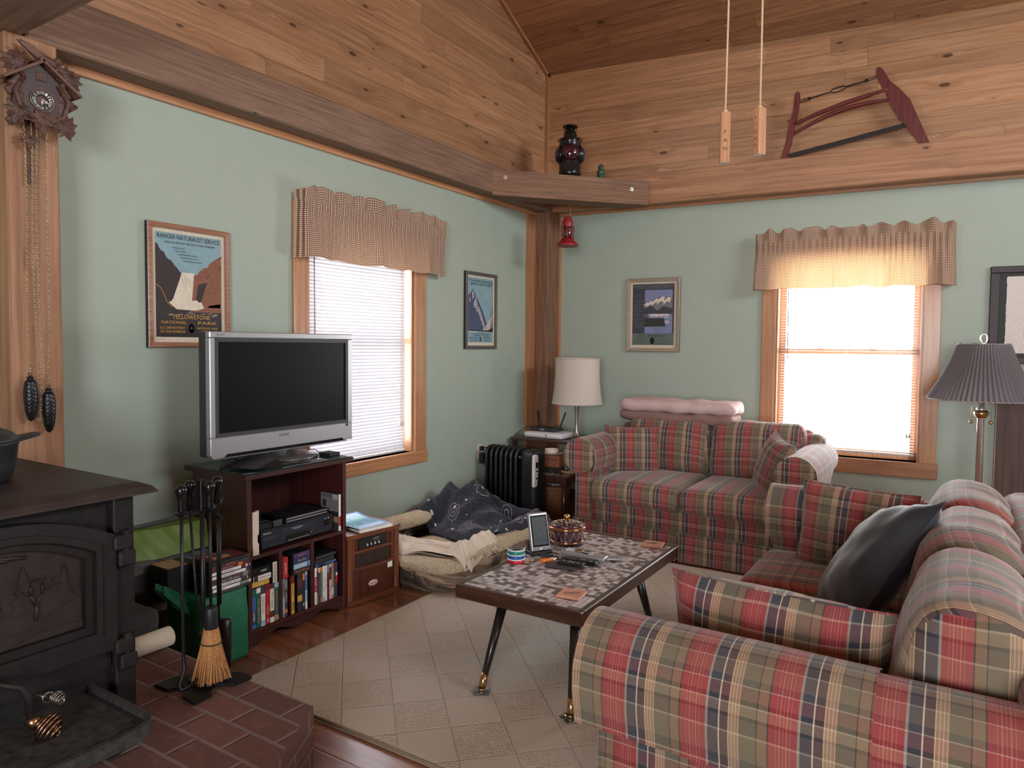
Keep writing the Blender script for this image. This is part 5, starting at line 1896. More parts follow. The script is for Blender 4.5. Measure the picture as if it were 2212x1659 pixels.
o = MB(); o.box(.385, -.775, .389, .615, -.63, .431, bev=.004); o = o.build('dark_book', pm('dark_book_cover', (.025, .02, .02), .6)); tag(o, 'dark thick book under the wooden DOMO box', 'book')
bw = thing('small_dish', 'white dish on a saucer on top of the wooden DOMO box', 'dish', (.50, -.71, .525))
m = MB(); m.lathe([(.03, 0), (.075, .008), (.08, .012), (.075, .012), (.03, .005)], (.50, -.71, .5255), 28); m.build('saucer', CREAM, bw)
m = MB(); m.lathe([(.038, .0), (.052, .005), (.055, .034), (.051, .034), (.048, .008), (.001, .006)], (.485, -.71, .534), 28); m.build('bowl', PAPER, bw)
o = MB(); o.lathe([(.05, 0), (.07, .012), (.075, .03), (.072, .03), (.06, .006), (.001, .004)], (.655, -.72, .390), 28); o = o.build('bowl', TANP); tag(o, 'tan shallow bowl on the lower table tier by the loveseat arm', 'bowl')
cb_ = thing('cable', 'grey cable coiled behind the wooden DOMO box', 'cable', (.62, -.55, .39))
m = MB(); m.tube([(.60, -.62, .395), (.63, -.58, .44), (.60, -.50, .46), (.56, -.45, .42), (.62, -.40, .40), (.66, -.5, .395)], .003, 6); m.build('wire', GREYP, cb_)
bk = thing('waste_basket', 'woven tan basket of papers under the corner table', 'basket', (.50, -.67, 0))
BASK = pm('woven_reed', srgb(134, 88, 58), .8, grain=.25, gscale=60, bumpy=.6)
m = MB(); m.lathe([(.085, 0), (.10, .01), (.118, .24), (.124, .27), (.118, .272), (.112, .25), (.09, .015), (.001, .012)], (.50, -.67, .001), 36, fn=lambda a, z: 1 + .010 * math.cos(a * 24) * math.cos(z * 300)); m.build('body', BASK, bk)
m = MB(); m.lathe([(.122, .245), (.129, .25), (.129, .272), (.122, .277)], (.50, -.67, .001), 36); m.build('rim', BASK, bk)
for i in range(5):
    m = MB(); a = i * 1.3
    Mx = Matrix.Translation((.50 + .04 * math.cos(a), -.67 + .04 * math.sin(a), .285)) @ Euler((.9 + .25 * i, .3 * i, a)).to_matrix().to_4x4()
    m.grid(lambda u, v: Mx @ Vector(((u - .5) * .12, (v - .5) * .10, .012 * math.sin(u * 5 + i))), 6, 4)
    m.grid(lambda u, v: Mx @ Vector(((u - .5) * .12, (v - .5) * .10, .012 * math.sin(u * 5 + i) - .0012)), 6, 4, flip=True)
    o = m.build('crumpled_paper', [PAPER, GREYP][i == 3])
    tag(o, 'crumpled sheet of paper sticking out of the woven basket', 'paper', 'papers in the woven basket')
# dark cabinet under the tiled tier beside the basket is the loveseat shadow; nothing stands there

# ------------------------------------------------------------------ brick hearth
BRICK, nt, b = base('worn_brick')
uv, u, v = uvs(nt)
bt = nd(nt, 'ShaderNodeTexBrick', {'Vector': uv, 'Scale': 1.0, 'Mortar Size': .009, 'Mortar Smooth': .7, 'Bias': 0.0, 'Brick Width': .208, 'Row Height': .104,
                                  'Color1': srgb(116, 76, 68), 'Color2': srgb(96, 62, 56), 'Mortar': srgb(128, 110, 100)}, offset=.5)
n1 = nz(nt, uv, 22.0, 5, .6); n2 = nz(nt, uv, 5.0, 3)
c = mixc(nt, mth(nt, 'MULTIPLY', nd(nt, 'ShaderNodeMapRange', {0: n1, 1: .5, 2: .75}).outputs[0], .45), bt.outputs['Color'], srgb(142, 108, 94))
c = mixc(nt, mth(nt, 'MULTIPLY', n2, .3), c, srgb(76, 46, 42))
setc(nt, b, c); b.inputs['Roughness'].default_value = .8
bump(nt, b, mth(nt, 'SUBTRACT', mth(nt, 'MULTIPLY', n1, .4), bt.outputs['Fac']), .6, .008)
he = thing('brick_hearth', 'raised brick hearth under the wood stove', 'hearth', (.8, -4.9, 0))
HZ = .25
pol = [(.0, -4.125), (1.535, -4.125), (1.72, -4.46), (1.95, -4.95), (1.95, -6.0), (0.0, -6.0)]
m = MB()
m.prism(pol[::-1], .0, HZ)
m.build('platform', BRICK, he, uvf=lambda p, n: ((p.x + .165, p.y + 4.125) if abs(n.z) > .5 else ((p.x if abs(n.y) > abs(n.x) else -p.y) * 1.0, p.z * 1.55 + .02)))

# ------------------------------------------------------------------ wood stove
sv = thing('wood_stove', 'black cast iron wood stove on the brick hearth', 'stove', (.68, -4.80, HZ))
SXF, SYR, SYL = 1.075, -4.432, -5.165
def yz_prism(poly, x0, x1): # poly in (y, z)
    m = MB(); m.prism(poly, x0, x1, M=FLM); return m
m = MB(); m.box(.30, SYL + .01, .40, SXF - .03, SYR - .01, .925); m.build('firebox', IRON, sv)
m = MB(); m.box(SXF - .05, SYR - .062, HZ, SXF, SYR, .925, bev=.004); m.build('corner_post', IRON, sv)
m = MB(); m.box(SXF - .05, SYL, HZ, SXF, SYL + .062, .925, bev=.004); m.build('corner_post', IRON, sv)
m = MB(); m.box(.28, SYR - .062, HZ, .33, SYR, .925, bev=.004); m.build('corner_post', IRON, sv)
m = MB(); m.box(.28, SYL, HZ, .33, SYL + .062, .925, bev=.004); m.build('corner_post', IRON, sv)
m = MB(); m.box(.34, SYL + .03, .28, SXF - .035, SYR - .03, .40); m.build('ash_box', IRON, sv)
m = MB()
ov = .05
lo_, hi_ = .925, .965
b0 = [(.22, SYL - ov), (SXF + ov, SYL - ov), (SXF + ov, SYR + ov), (.22, SYR + ov)]
def ringpts(e, z): return [(.22 + e, SYL - ov + e, z), (SXF + ov - e, SYL - ov + e, z), (SXF + ov - e, SYR + ov - e, z), (.22 + e, SYR + ov - e, z)]
vs = ringpts(.03, lo_) + ringpts(0, lo_ + .006) + ringpts(.0, lo_ + .012) + ringpts(.012, lo_ + .026) + ringpts(.042, hi_)
fs = [(3, 2, 1, 0)] + [(k * 4 + i, k * 4 + (i + 1) % 4, (k + 1) * 4 + (i + 1) % 4, (k + 1) * 4 + i) for k in range(4) for i in range(4)] + [(16, 17, 18, 19)]
m.add(vs, fs); m.build('top_plate', IRONTOP, sv)
# arched door: outer frame, inner frame, relief panel
DC, DH, DZ0, DZS = -4.800, .302, .468, .815
def arch(half, z0, zs, rise, n=20):
    pts = [(DC - half, z0), (DC + half, z0)]
    for i in range(n + 1):
        q = half - 2 * half * i / n
        pts.append((DC + q, zs + rise * (1 - (q / half) ** 2)))
    return pts
def arch_ring(m, o, i, x0, x1):
    n = len(o)
    M_ = FLM
    vs = [(a, c2, x1) for a, c2 in o] + [(a, c2, x1) for a, c2 in i] + [(a, c2, x0) for a, c2 in o] + [(a, c2, x0) for a, c2 in i]
    fs = []
    for k in range(n):
        j = (k + 1) % n
        fs += [(k, j, n + j, n + k), (2 * n + k, 2 * n + j, j, k), (n + k, n + j, 3 * n + j, 3 * n + k)]
    m.add(vs, fs, 0, False, M_)
door = MB()
arch_ring(door, arch(DH, DZ0, DZS, .085), arch(DH - .05, DZ0 + .055, DZS - .025, .075), SXF - .02, SXF + .018)
arch_ring(door, arch(DH - .046, DZ0 + .05, DZS - .022, .077), arch(DH - .062, DZ0 + .066, DZS - .034, .07), SXF - .02, SXF + .026)
arch_ring(door, arch(DH - .058, DZ0 + .063, DZS - .03, .07), arch(DH - .085, DZ0 + .088, DZS - .05, .065), SXF - .02, SXF + .010)
dr = door.build('door', IRON, sv)
PANI = pm('rusty_cast_panel', (.030, .019, .017), .6, .2, grain=.3, gscale=25, bumpy=.2)
m = MB(); m.prism(arch(DH - .08, DZ0 + .085, DZS - .045, .06), SXF - .02, SXF - .012, M=FLM)
rp = m.build('relief_panel', PANI, dr)
m = MB()
def PX(s, z): return (DC + s, z)
# hills and shore
for k, (z0, amp, ph, x_) in enumerate(((.60, .020, 0, .004), (.57, .015, 1.4, .007), (.645, .030, 2.2, .001))):
    top_ = [PX(-.215 + .43 * i / 24, z0 + amp * math.sin(i * .32 + ph) + .035 * (i / 24) ** 2 * (k != 1)) for i in range(25)]
    m.prism([PX(-.215, DZ0 + .09), PX(.215, DZ0 + .09)] + top_[::-1], SXF - .013, SXF - .012 + x_, M=FLM)
# fir trees
for s, z, h in ((.165, .665, .09), (.06, .645, .13), (-.005, .64, .07), (-.05, .64, .05), (-.10, .60, .10), (-.16, .61, .06)):
    for q in range(4):
        w_ = h * .28 * (1 - q * .22); zz = z + h * q * .22
        m.prism([PX(s - w_, zz), PX(s + w_, zz), PX(s, zz + h * .36)], SXF - .013, SXF - .008 + q * .0006, M=FLM)
# bare branching tree
def twig(x, z, a, l, r, d):
    x2, z2 = x + l * math.sin(a), z + l * math.cos(a)
    m.tube([(SXF - .008, DC + x, z), (SXF - .006, DC + x2, z2)], [r, r * .7], 6)
    if d > 0:
        twig(x2, z2, a - .5, l * .72, r * .7, d - 1); twig(x2, z2, a + .45, l * .74, r * .7, d - 1)
twig(.09, .615, .05, .045, .005, 4)
for q in range(5): m.tube([(SXF - .011, DC - .19 + .045 * q, .80 + .012 * math.sin(q * 2)), (SXF - .009, DC - .15 + .045 * q, .806), (SXF - .011, DC - .11 + .045 * q, .80)], .006, 6)
m.build('landscape_relief', PANI, rp)
for z in (.795, .475):
    m = MB()
    m.box(SXF - .01, SYR - .075, z - .028, SXF + .030, SYR - .018, z + .018, bev=.006)
    m.cyl((SXF + .018, SYR - .036, z - .075), (SXF + .018, SYR - .036, z + .030), .011, n=12)
    m.box(SXF - .005, SYR - .062, z - .080, SXF + .032, SYR - .010, z - .032, bev=.006)
    m.build('hinge', IRON, sv)
m = MB(); m.box(SXF - .03, DC - .30, .405, SXF - .018, DC + .30, .468)
for y in (DC + .17, DC - .05):
    m.box(SXF - .019, y - .022, .425, SXF - .014, y + .022, .437, bev=.002)
m.build('air_panel', IRON, sv)
# latch handle with spring knob
m = MB(); m.tube([(SXF + .01, -4.835, .500), (SXF + .06, -4.825, .498), (SXF + .085, -4.79, .482), (SXF + .09, -4.775, .45), (SXF + .095, -4.772, .385)], .0085, 10)
lh = m.build('latch_handle', IRON, sv)
def coil(c0, axis, turns, prof, r=.0032, n=16):
    ax = Vector(axis).normalized(); s = ax.cross(Vector((0, 0, 1))); s = s.normalized() if s.length > .1 else Vector((1, 0, 0)); t_ = s.cross(ax)
    pts = []
    N = turns * n
    for i in range(N + 1):
        q = i / N; a = 2 * PI * i / n
        rr, h = prof(q)
        pts.append(Vector(c0) + ax * h + (s * math.cos(a) + t_ * math.sin(a)) * rr)
    mm_ = MB(); mm_.tube(pts, r, 7); return mm_
ax = (.62, .42, -.40)
kn = coil((SXF + .095 + .010, -4.772 + .007, .385), ax, 6, lambda q: (.004 + .033 * math.sin(PI * (.12 + .86 * q)), .012 + q * .058), .0034, 24)
kn.cyl((SXF + .088, -4.777, .392), (SXF + .112, -4.761, .377), .015, .016, 18)
kn.build('spring_knob', COPPER, lh)
m = MB(); m.tube([(SXF - .02, -4.715, .405), (SXF + .025, -4.70, .402)], .005, 8)
m.tube([(SXF + .03 + .0, -4.70 + .014 * math.cos(a), .402 + .014 * math.sin(a)) for a in [i * PI / 8 for i in range(16)]], .003, 6, closed=True)
dk = m.build('damper_rod', STEEL, sv)
coil((SXF + .03, -4.69, .400), (.7, .35, -.2), 6, lambda q: (.004 + .016 * math.sin(PI * (.1 + .86 * q)), q * .036), .0020, 20).build('spring_knob', STEEL, dk)
# ash lip
lipo = [(SXF - .03, SYL + .12), (SXF + .24, SYL + .12)]
R_ = .075; cy0 = SYR - .115
lip = [(SXF - .03, -5.04)] + [(SXF + .33 - R_ + R_ * math.cos(a), -5.04 + R_ + R_ * math.sin(a)) for a in [-PI / 2 + PI / 2 * i / 8 for i in range(9)]] + \
      [(SXF + .33 - R_ + R_ * math.cos(a), cy0 - R_ + R_ * math.sin(a)) for a in [PI / 2 * i / 8 for i in range(9)]] + [(SXF - .03, cy0)]
m = MB(); m.prism(lip, .325, .345)
inner = [(SXF - .03, -5.04 + .016)] + [(SXF + .33 - R_ + (R_ - .016) * math.cos(a), -5.04 + R_ + (R_ - .016) * math.sin(a)) for a in [-PI / 2 + PI / 2 * i / 8 for i in range(9)]] + \
        [(SXF + .33 - R_ + (R_ - .016) * math.cos(a), cy0 - R_ + (R_ - .016) * math.sin(a)) for a in [PI / 2 * i / 8 for i in range(9)]] + [(SXF - .03, cy0 - .016)]
n_ = len(lip)
vs = [(x, y, .345) for x, y in lip] + [(x, y, .364) for x, y in lip] + [(x, y, .364) for x, y in inner] + [(x, y, .346) for x, y in inner]
fs = []
for k in range(n_ - 1):
    for L_ in range(3): fs.append((L_ * n_ + k, L_ * n_ + k + 1, (L_ + 1) * n_ + k + 1, (L_ + 1) * n_ + k))
m.add(vs, fs)
ASHY = pm('ashy_iron', (.040, .036, .036), .7, .1, grain=.5, gscale=40, bumpy=.2)
m.build('ash_lip', ASHY, sv)
for s in (-1, 1):
    m = MB(); m.box(SXF - .02, DC + s * .18 - .02, HZ, SXF + .22, DC + s * .18 + .02, .325, bev=.004); m.build('lip_bracket', IRON, sv)

pot = thing('dutch_oven', 'black cast iron pot with a lid on the stove top', 'pot', (.70, -4.735, .965))
POTM = pm('seasoned_iron', (.030, .032, .036), .42, .3, grain=.15, gscale=40)
m = MB(); m.lathe([(.105, 0), (.115, .006), (.128, .05), (.136, .115), (.140, .120), (.140, .126), (.132, .126), (.125, .06), (.10, .012), (.001, .012)], (.70, -4.735, .9652), 44); m.build('body', POTM, pot)
m = MB(); m.lathe([(.139, .1265), (.140, .132), (.120, .150), (.085, .166), (.05, .172), (.001, .174)], (.70, -4.735, .9652), 44)
ld = m.build('lid', POTM, pot)
m = MB(); m.tube([(.70 - .05, -4.735, 1.136), (.70 - .04, -4.735, 1.158), (.70, -4.735, 1.164), (.74, -4.735, 1.158), (.75, -4.735, 1.136)], .010, 8); m.build('lid_handle', POTM, ld)
m = MB(); m.prism([(-4.615, 1.075), (-4.54, 1.092), (-4.535, 1.102), (-4.61, 1.093)], .675, .725, M=FLM); m.prism([(-4.855, 1.075), (-4.93, 1.092), (-4.935, 1.102), (-4.86, 1.093)][::-1], .675, .725, M=FLM)
m.build('side_handles', POTM, pot)

# ------------------------------------------------------------------ fireplace tools
ft = thing('fireplace_tool_stand', 'black iron fireplace tool stand with a lobed foot on the hearth', 'tool stand', (1.115, -4.225, HZ))
WIRON = pm('wrought_iron', (.014, .013, .013), .4, .4, grain=.2, gscale=60)
m = MB()
pts = []
for k in range(4):
    a = PI / 4 + k * PI / 2
    for da, r in ((-.70, .052), (-.46, .078), (-.40, .112), (0, .152), (.40, .112), (.46, .078)):
        pts.append((1.115 + r * math.cos(a + da), -4.225 + r * math.sin(a + da)))
m.prism(pts, HZ + .002, HZ + .014)
m.lathe([(.055, .012), (.05, .02), (.025, .03), (.012, .035)], (1.115, -4.225, HZ), 20)
m.build('foot', WIRON, ft)
m = MB(); m.cyl((1.115, -4.225, HZ + .02), (1.115, -4.225, .84), .0075, n=10); m.box(1.104, -4.236, .84, 1.126, -4.214, .942, bev=.002); m.build('post', WIRON, ft)
HOOK = [(-.075, -.055), (-.035, .055), (.045, -.055), (.075, .05)]
HK = [(1.13, -4.308), (1.08, -4.246), (1.145, -4.217), (1.09, -4.150)]
m = MB()
for k, (x, y) in enumerate(HK):
    d = Vector((x - 1.115, y + 4.225, 0)); e_ = d.normalized()
    m.tube([(1.115, -4.225, .848), Vector((1.115, -4.225, .848)) + d * .6 + Vector((0, 0, -.004)), Vector((x, y, .846)) + e_ * .012, Vector((x, y, .862)) + e_ * .026], .0055, 7)
m.build('hook_ring', WIRON, ft)
def tool(name, label, x, y, kind):
    t = thing(name, label, 'fire tool', (x, y, .86), 0, 'fireplace tools hanging on the stand')
    m = MB(); m.lathe([(.0095, 0), (.012, .02), (.0105, .045), (.012, .06), (.0165, .072), (.019, .084), (.015, .098), (.001, .103)], (x, y, .838), 16); m.build('handle', GLOSSBLK, t)
    return t
t = tool('fire_poker', 'iron poker with a hooked tip hanging on the tool stand', HK[0][0], HK[0][1], 0)
x, y = HK[0]
m = MB(); m.tube([(x, y, .838), (x - .002, y, .60), (x + .004, y - .002, .40), (x + .0, y + .004, .335), (x + .02, y - .03, .300), (x + .03, y - .030, .287), (x + .03, y - .005, .287), (x + .03, y + .03, .302)], [.0055, .0055, .0055, .006, .006, .006, .005, .0025], 8); m.build('shaft', WIRON, t)
t = tool('fire_tongs', 'thin iron rod tool hanging at the back of the tool stand', HK[1][0], HK[1][1], 1)
x, y = HK[1]
m = MB(); m.tube([(x, y, .838), (x + .01, y + .012, .55), (x + .02, y + .03, .43)], .0045, 7)
m.tube([(x + .02, y + .03 + .012 * math.cos(a), .418 + .012 * math.sin(a)) for a in [i * PI / 6 for i in range(12)]], .003, 6, closed=True); m.build('shaft', WIRON, t)
t = tool('hearth_broom', 'straw hearth broom hanging on the tool stand', HK[2][0], HK[2][1], 2)
x, y = HK[2]
m = MB(); m.cyl((x, y, .838), (x, y, .50), .005, n=8); m.build('shaft', WIRON, t)
m = MB(); m.lathe([(.001, .072), (.0205, .072), (.022, .068), (.022, 0), (.0205, -.004)], (x, y, .445), 20); m.build('ferrule', BLACK, t)
STRAW = pm('broom_straw', srgb(178, 126, 76), .85, grain=.3, gscale=200)
m = MB()
rnd = random.Random(4)
for i in range(230):
    a = rnd.random() * 2 * PI; r = math.sqrt(rnd.random())
    ax_, ay_ = math.cos(a) * r, math.sin(a) * r
    zt = .450 - .004 * r
    p0 = Vector((x + ax_ * .026, y + ay_ * .022, zt)); p1 = Vector((x + ax_ * .033, y + ay_ * .026, .405)); p2 = Vector((x + ax_ * .036, y + ay_ * .031, .390))
    p3 = Vector((x + ax_ * .058 + rnd.uniform(-.004, .004), y + ay_ * .064 + rnd.uniform(-.005, .005), .272 + rnd.uniform(0, .012)))
    if i == 3: p3 += Vector((.01, .035, .02))
    m.tube([p0, p1, p2, p3], .0018, 4, caps=False)
m.lathe([(.024, .0), (.031, -.04), (.033, -.06), (.052, -.165)], (x, y, .445), 20)
m.build('straw', STRAW, t)
m = MB(); m.tube([(x + .036 * math.cos(a), y + .031 * math.sin(a), .398) for a in [i * PI / 12 for i in range(24)]], .0022, 6, closed=True); m.build('binding_cord', BLACK, t)
t = tool('ash_shovel', 'iron ash shovel hanging behind the straw broom', HK[3][0], HK[3][1], 3)
x, y = HK[3]
m = MB(); m.cyl((x, y, .838), (x, y, .44), .005, n=8); m.cyl((x + .018, y - .004, .80), (x + .018, y - .004, .50), .004, n=8); m.box(x - .004, y - .006, .796, x + .024, y + .004, .806); m.build('shaft', WIRON, t)
m = MB(); Mx = Matrix.Translation((x, y, .36)) @ Matrix.Rotation(math.radians(30), 4, 'Z')
m.soft((.09, .012, .17), .005, 6, (0, .012, 0), M=Mx); m.build('blade', WIRON, t)

# folded soft pet crate behind the stove and a cream roll on the hearth
pc = thing('folded_pet_crate', 'folded green and grey fabric pet crate leaning on the left wall', 'pet crate', (.22, -3.95, .25))
GRN = pm('lime_nylon', srgb(116, 142, 62), .5, grain=.12, gscale=16, bumpy=.3)
GRYF = pm('grey_nylon', srgb(86, 84, 84), .7, grain=.15, gscale=20, bumpy=.3)
def slab(z0, z1, x0, x1, mat, name, bul=.004, tk=.05):
    m = MB()
    def f(sg):
        def fn(u, v):
            y = -4.42 + .80 * u
            z = z0 + (z1 - z0) * v
            z += .025 * (2 * u - 1) * 0 + .012 * math.sin(u * 5) * v
            xx = x0 + (x1 - x0) * v
            return (xx + sg * tk / 2 + .008 * noise.noise(Vector((y * 9, z * 9, 3))) + .006 * math.sin(u * 40 + v * 5) * (name != 'mesh_panel'), y, z)
        return fn
    m.grid(f(1), 40, 8); m.grid(f(-1), 20, 4, flip=True)
    for v_ in (0, 1):
        a_ = [f(1)(i / 20, v_) for i in range(21)] + [f(-1)(i / 20, v_) for i in range(21)]
        m.add(a_, [(i, i + 1, 21 + i + 1, 21 + i) for i in range(20)], 0, True)
    for u_ in (0, 1):
        a_ = [f(1)(u_, i / 4) for i in range(5)] + [f(-1)(u_, i / 4) for i in range(5)]
        m.add(a_, [(i, i + 1, 5 + i + 1, 5 + i) for i in range(4)], 0, True)
    m.build(name, mat, pc, weld=False)
slab(.445, .575, .24, .20, GRN, 'green_band', tk=.085)
slab(.405, .45, .255, .245, GRYF, 'grey_webbing', tk=.095)
slab(.26, .41, .28, .26, MESHBLK, 'mesh_panel', tk=.07)
m = MB(); m.tube([(.20, -4.42, .585), (.20, -4.0, .583), (.20, -3.62, .590)], .010, 8); m.build('top_piping', GRYF, pc)
cr = thing('rolled_mat', 'cream rolled mat lying on the hearth behind the stove', 'mat', (.72, -4.2, HZ))
m = MB()
m.tube([(.735, -4.36, .288), (.735, -4.11, .288)], .036, 20)
m.build('roll', CREAM, cr)
m = MB(); m.soft((.40, .30, .10), .03, 6, M=Matrix.Translation((.50, -4.27, .34)), wob=.01, seed=2)
o = m.build('dark_mat', MESHBLK); tag(o, 'dark woven mat folded on the hearth behind the cream roll', 'mat')

# ------------------------------------------------------------------ cuckoo clock on the left post
ck = thing('cuckoo_clock', 'carved wooden cuckoo clock with pine cone weights on the left post', 'clock', (.15, -4.285, 2.34))
C0 = frame_left(-4.285, 2.33, .15)
def leaf(M, s, veins=True):
    """a carved vine leaf, tip at -y"""
    m = MB()
    out = []
    pts = [(0, -.5), (.10, -.34), (.08, -.28), (.30, -.30), (.26, -.18), (.48, -.06), (.34, .02), (.46, .22), (.28, .20), (.26, .40), (.12, .28), (.0, .36)]
    full = pts + [(-x, y) for x, y in pts[-2:0:-1]]
    n = len(full)
    vs = [(0, -.02, .10)] + [(x * .5, y * .5, .085) for x, y in full] + [(x, y, .02 - .10 * (x * x)) for x, y in full] + [(x, y, -.02 - .10 * x * x) for x, y in full]
    vs = [(x * s, y * s, z * s) for x, y, z in vs]
    fs = [(0, 1 + i, 1 + (i + 1) % n) for i in range(n)]
    for k in range(2):
        for i in range(n): fs.append((1 + k * n + i, 1 + (k + 1) * n + i, 1 + (k + 1) * n + (i + 1) % n, 1 + k * n + (i + 1) % n))
    m.add(vs, fs, 0, False, M)
    for (x, y) in ((0, -.42), (.24, -.22), (-.24, -.22), (.38, -.02), (-.38, -.02), (.22, .26), (-.22, .26)):
        m.tube([M @ Vector((0, .2 * s, .10 * s)), M @ Vector((x * s * .6, y * s * .6, .098 * s)), M @ Vector((x * s * .95, y * s * .95, .03 * s))], .008 * s + .0006, 5)
    return m
m = MB()
m.box(-.075, -.085, 0, .075, .075, .075, M=C0)
m.prism([(-.075, .075), (.075, .075), (0, .125)], 0, .075, M=C0)
m.build('case', pm('dark_clock_case', srgb(52, 28, 26), .45), ck)
m = MB()
for s in (-1, 1):
    Mr = C0 @ Matrix.Translation((s * .062, .088, .048)) @ Matrix.Rotation(-s * math.radians(36), 4, 'Z')
    m.box(-.092, -.006, -.05, .092, .006, .055, bev=.002, M=Mr)
m.build('roof', CARVED, ck)
m = MB()
for s in (-1, 1):
    for q in range(5):
        Mr = C0 @ Matrix.Translation((s * (.082 + .010 * math.sin(q * 1.9)), .045 - q * .036, .066)) @ Matrix.Rotation(s * (.6 + .5 * math.sin(q * 2.3)), 4, 'Z')
        m.soft((.034, .062, .024), .010, 3, M=Mr)
    m.tube([C0 @ Vector((s * .06, .06, .078)), C0 @ Vector((s * .094, .0, .086)), C0 @ Vector((s * .074, -.06, .082)), C0 @ Vector((s * .03, -.09, .08))], .009, 7)
m.tube([C0 @ Vector((.09, -.03, .07)), C0 @ Vector((.128, .0, .074))], .008, 7)
m.build('carved_border', CARVED, ck)
for (x, y, r, s) in ((-.088, .105, .55, .115), (.094, .095, -.5, .115), (-.085, -.075, -.35, .105), (.0, -.090, 0, .100), (.075, -.092, .45, .115)):
    leaf(C0 @ Matrix.Translation((x, y, .082)) @ Matrix.Rotation(r, 4, 'Z'), s).build('carved_leaf', CARVED, ck)
m = MB()
m.soft((.085, .036, .03), .015, 4, M=C0 @ Matrix.Translation((.025, .150, .06)) @ Matrix.Rotation(-.35, 4, 'Z'))
m.ball((.068, .158, .06), (.017, .015, .014), M=C0)
m.tube([C0 @ Vector((.082, .158, .06)), C0 @ Vector((.094, .153, .06))], [.005, .001], 6)
m.prism([(.045, .148), (-.035, .185), (-.078, .192), (-.06, .176), (-.02, .150), (.01, .138)][::-1], .064, .074, M=C0)
m.prism([(.035, .150), (-.01, .196), (-.055, .205), (-.03, .170), (.0, .145)][::-1], .04, .05, M=C0)
m.build('carved_bird', CARVED, ck)
m = MB(); m.box(-.018, .060, .07, .018, .094, .080, bev=.003, M=C0)
for q in range(5): m.box(-.015 + q * .0065, .062, .079, -.0115 + q * .0065, .090, .082, M=C0)
m.build('cuckoo_door', CARVED, ck)
D0 = C0 @ Matrix.Translation((0, -.012, .076))
m = MB(); m.lathe([(.001, .004), (.036, .004), (.0385, .003), (.041, .0)], n=40, M=D0); dl = m.build('dial', INK, ck)
m = MB(); m.lathe([(.001, .007), (.012, .0062), (.0185, .0042), (.019, .002)], n=28, M=D0); m.build('dial_centre', CARVED, dl)
m = MB(); m.tube([D0 @ Vector((.0405 * math.cos(i * PI / 20), .0405 * math.sin(i * PI / 20), .003)) for i in range(40)], .0016, 6, closed=True); m.build('dial_rim', COPPER, dl)
m = MB()
for i, tx in enumerate(['XII', 'I', 'II', 'III', 'IV', 'V', 'VI', 'VII', 'VIII', 'IX', 'X', 'XI']):
    a = PI / 2 - i * PI / 6
    m.text(tx, D0 @ Matrix.Rotation(a - PI / 2, 4, 'Z') @ Matrix.Translation((0, .029, .0045)), w=min(.013, .005 + .0035 * len(tx)), h=.0115)
m.build('numerals', PAPER, dl)
for a, ln in ((math.radians(-25), .030), (math.radians(-100), .022)):
    m = MB()
    d = Vector((math.cos(a), math.sin(a), 0))
    m.tube([D0 @ (d * -.003 + Vector((0, 0, .0085))), D0 @ (d * ln + Vector((0, 0, .0085)))], [.0017, .0008], 6)
    q = d * ln * .45
    m.tube([D0 @ (q + Vector((.004 * math.cos(i * PI / 5), .004 * math.sin(i * PI / 5), .0085))) for i in range(10)], .0012, 5, closed=True)
    m.build('hand', WHITE, dl)
m = MB(); m.box(-.0055 - .03, -.33, .03, .0055 - .03, -.085, .036, M=C0); m.lathe([(.001, 0)] * 2, M=C0) if False else None
pd = m.build('pendulum', CARVED, ck)
leaf(C0 @ Matrix.Translation((-.03, -.165, .042)), .085).build('pendulum_leaf', CARVED, pd)
CHAINM = pm('brass_chain', srgb(190, 170, 140), .3, .8)
WTS = {0: (-.046, 1.255), 1: (.017, 1.205)}
ch = [(-.052, 1.265, -.048), (-.030, 1.10, -.020), (-.010, 1.10, -.012), (.030, 1.215, .016)]
for k, (y_top, z_end, y_end) in enumerate(ch):
    m = MB()
    p0 = Vector((.195, -4.285 + y_top, 2.25)); p1 = Vector((.195, -4.285 + y_end, z_end))
    L_ = (p1 - p0).length
    n = int(L_ / .0105)
    for i in range(n):
        c_ = p0 + (p1 - p0) * ((i + .5) / n) + Vector((0, .004 * math.sin(i * .07 + k), 0))
        a_ = (i % 2) * PI / 2 + .5
        e1 = Vector((math.cos(a_), math.sin(a_), 0))
        pts = [c_ + e1 * (.0030 * math.cos(t_)) + Vector((0, 0, .0072 * math.sin(t_))) for t_ in [j * PI / 3 for j in range(6)]]
        m.tube(pts, .0011, 4, closed=True)
    if k in (1, 2):
        m.tube([p1 + Vector((0, .007 * math.cos(t_), -.008 + .007 * math.sin(t_))) for t_ in [j * PI / 5 for j in range(10)]], .0014, 5, closed=True)
    m.build('chain', CHAINM, ck, weld=False)
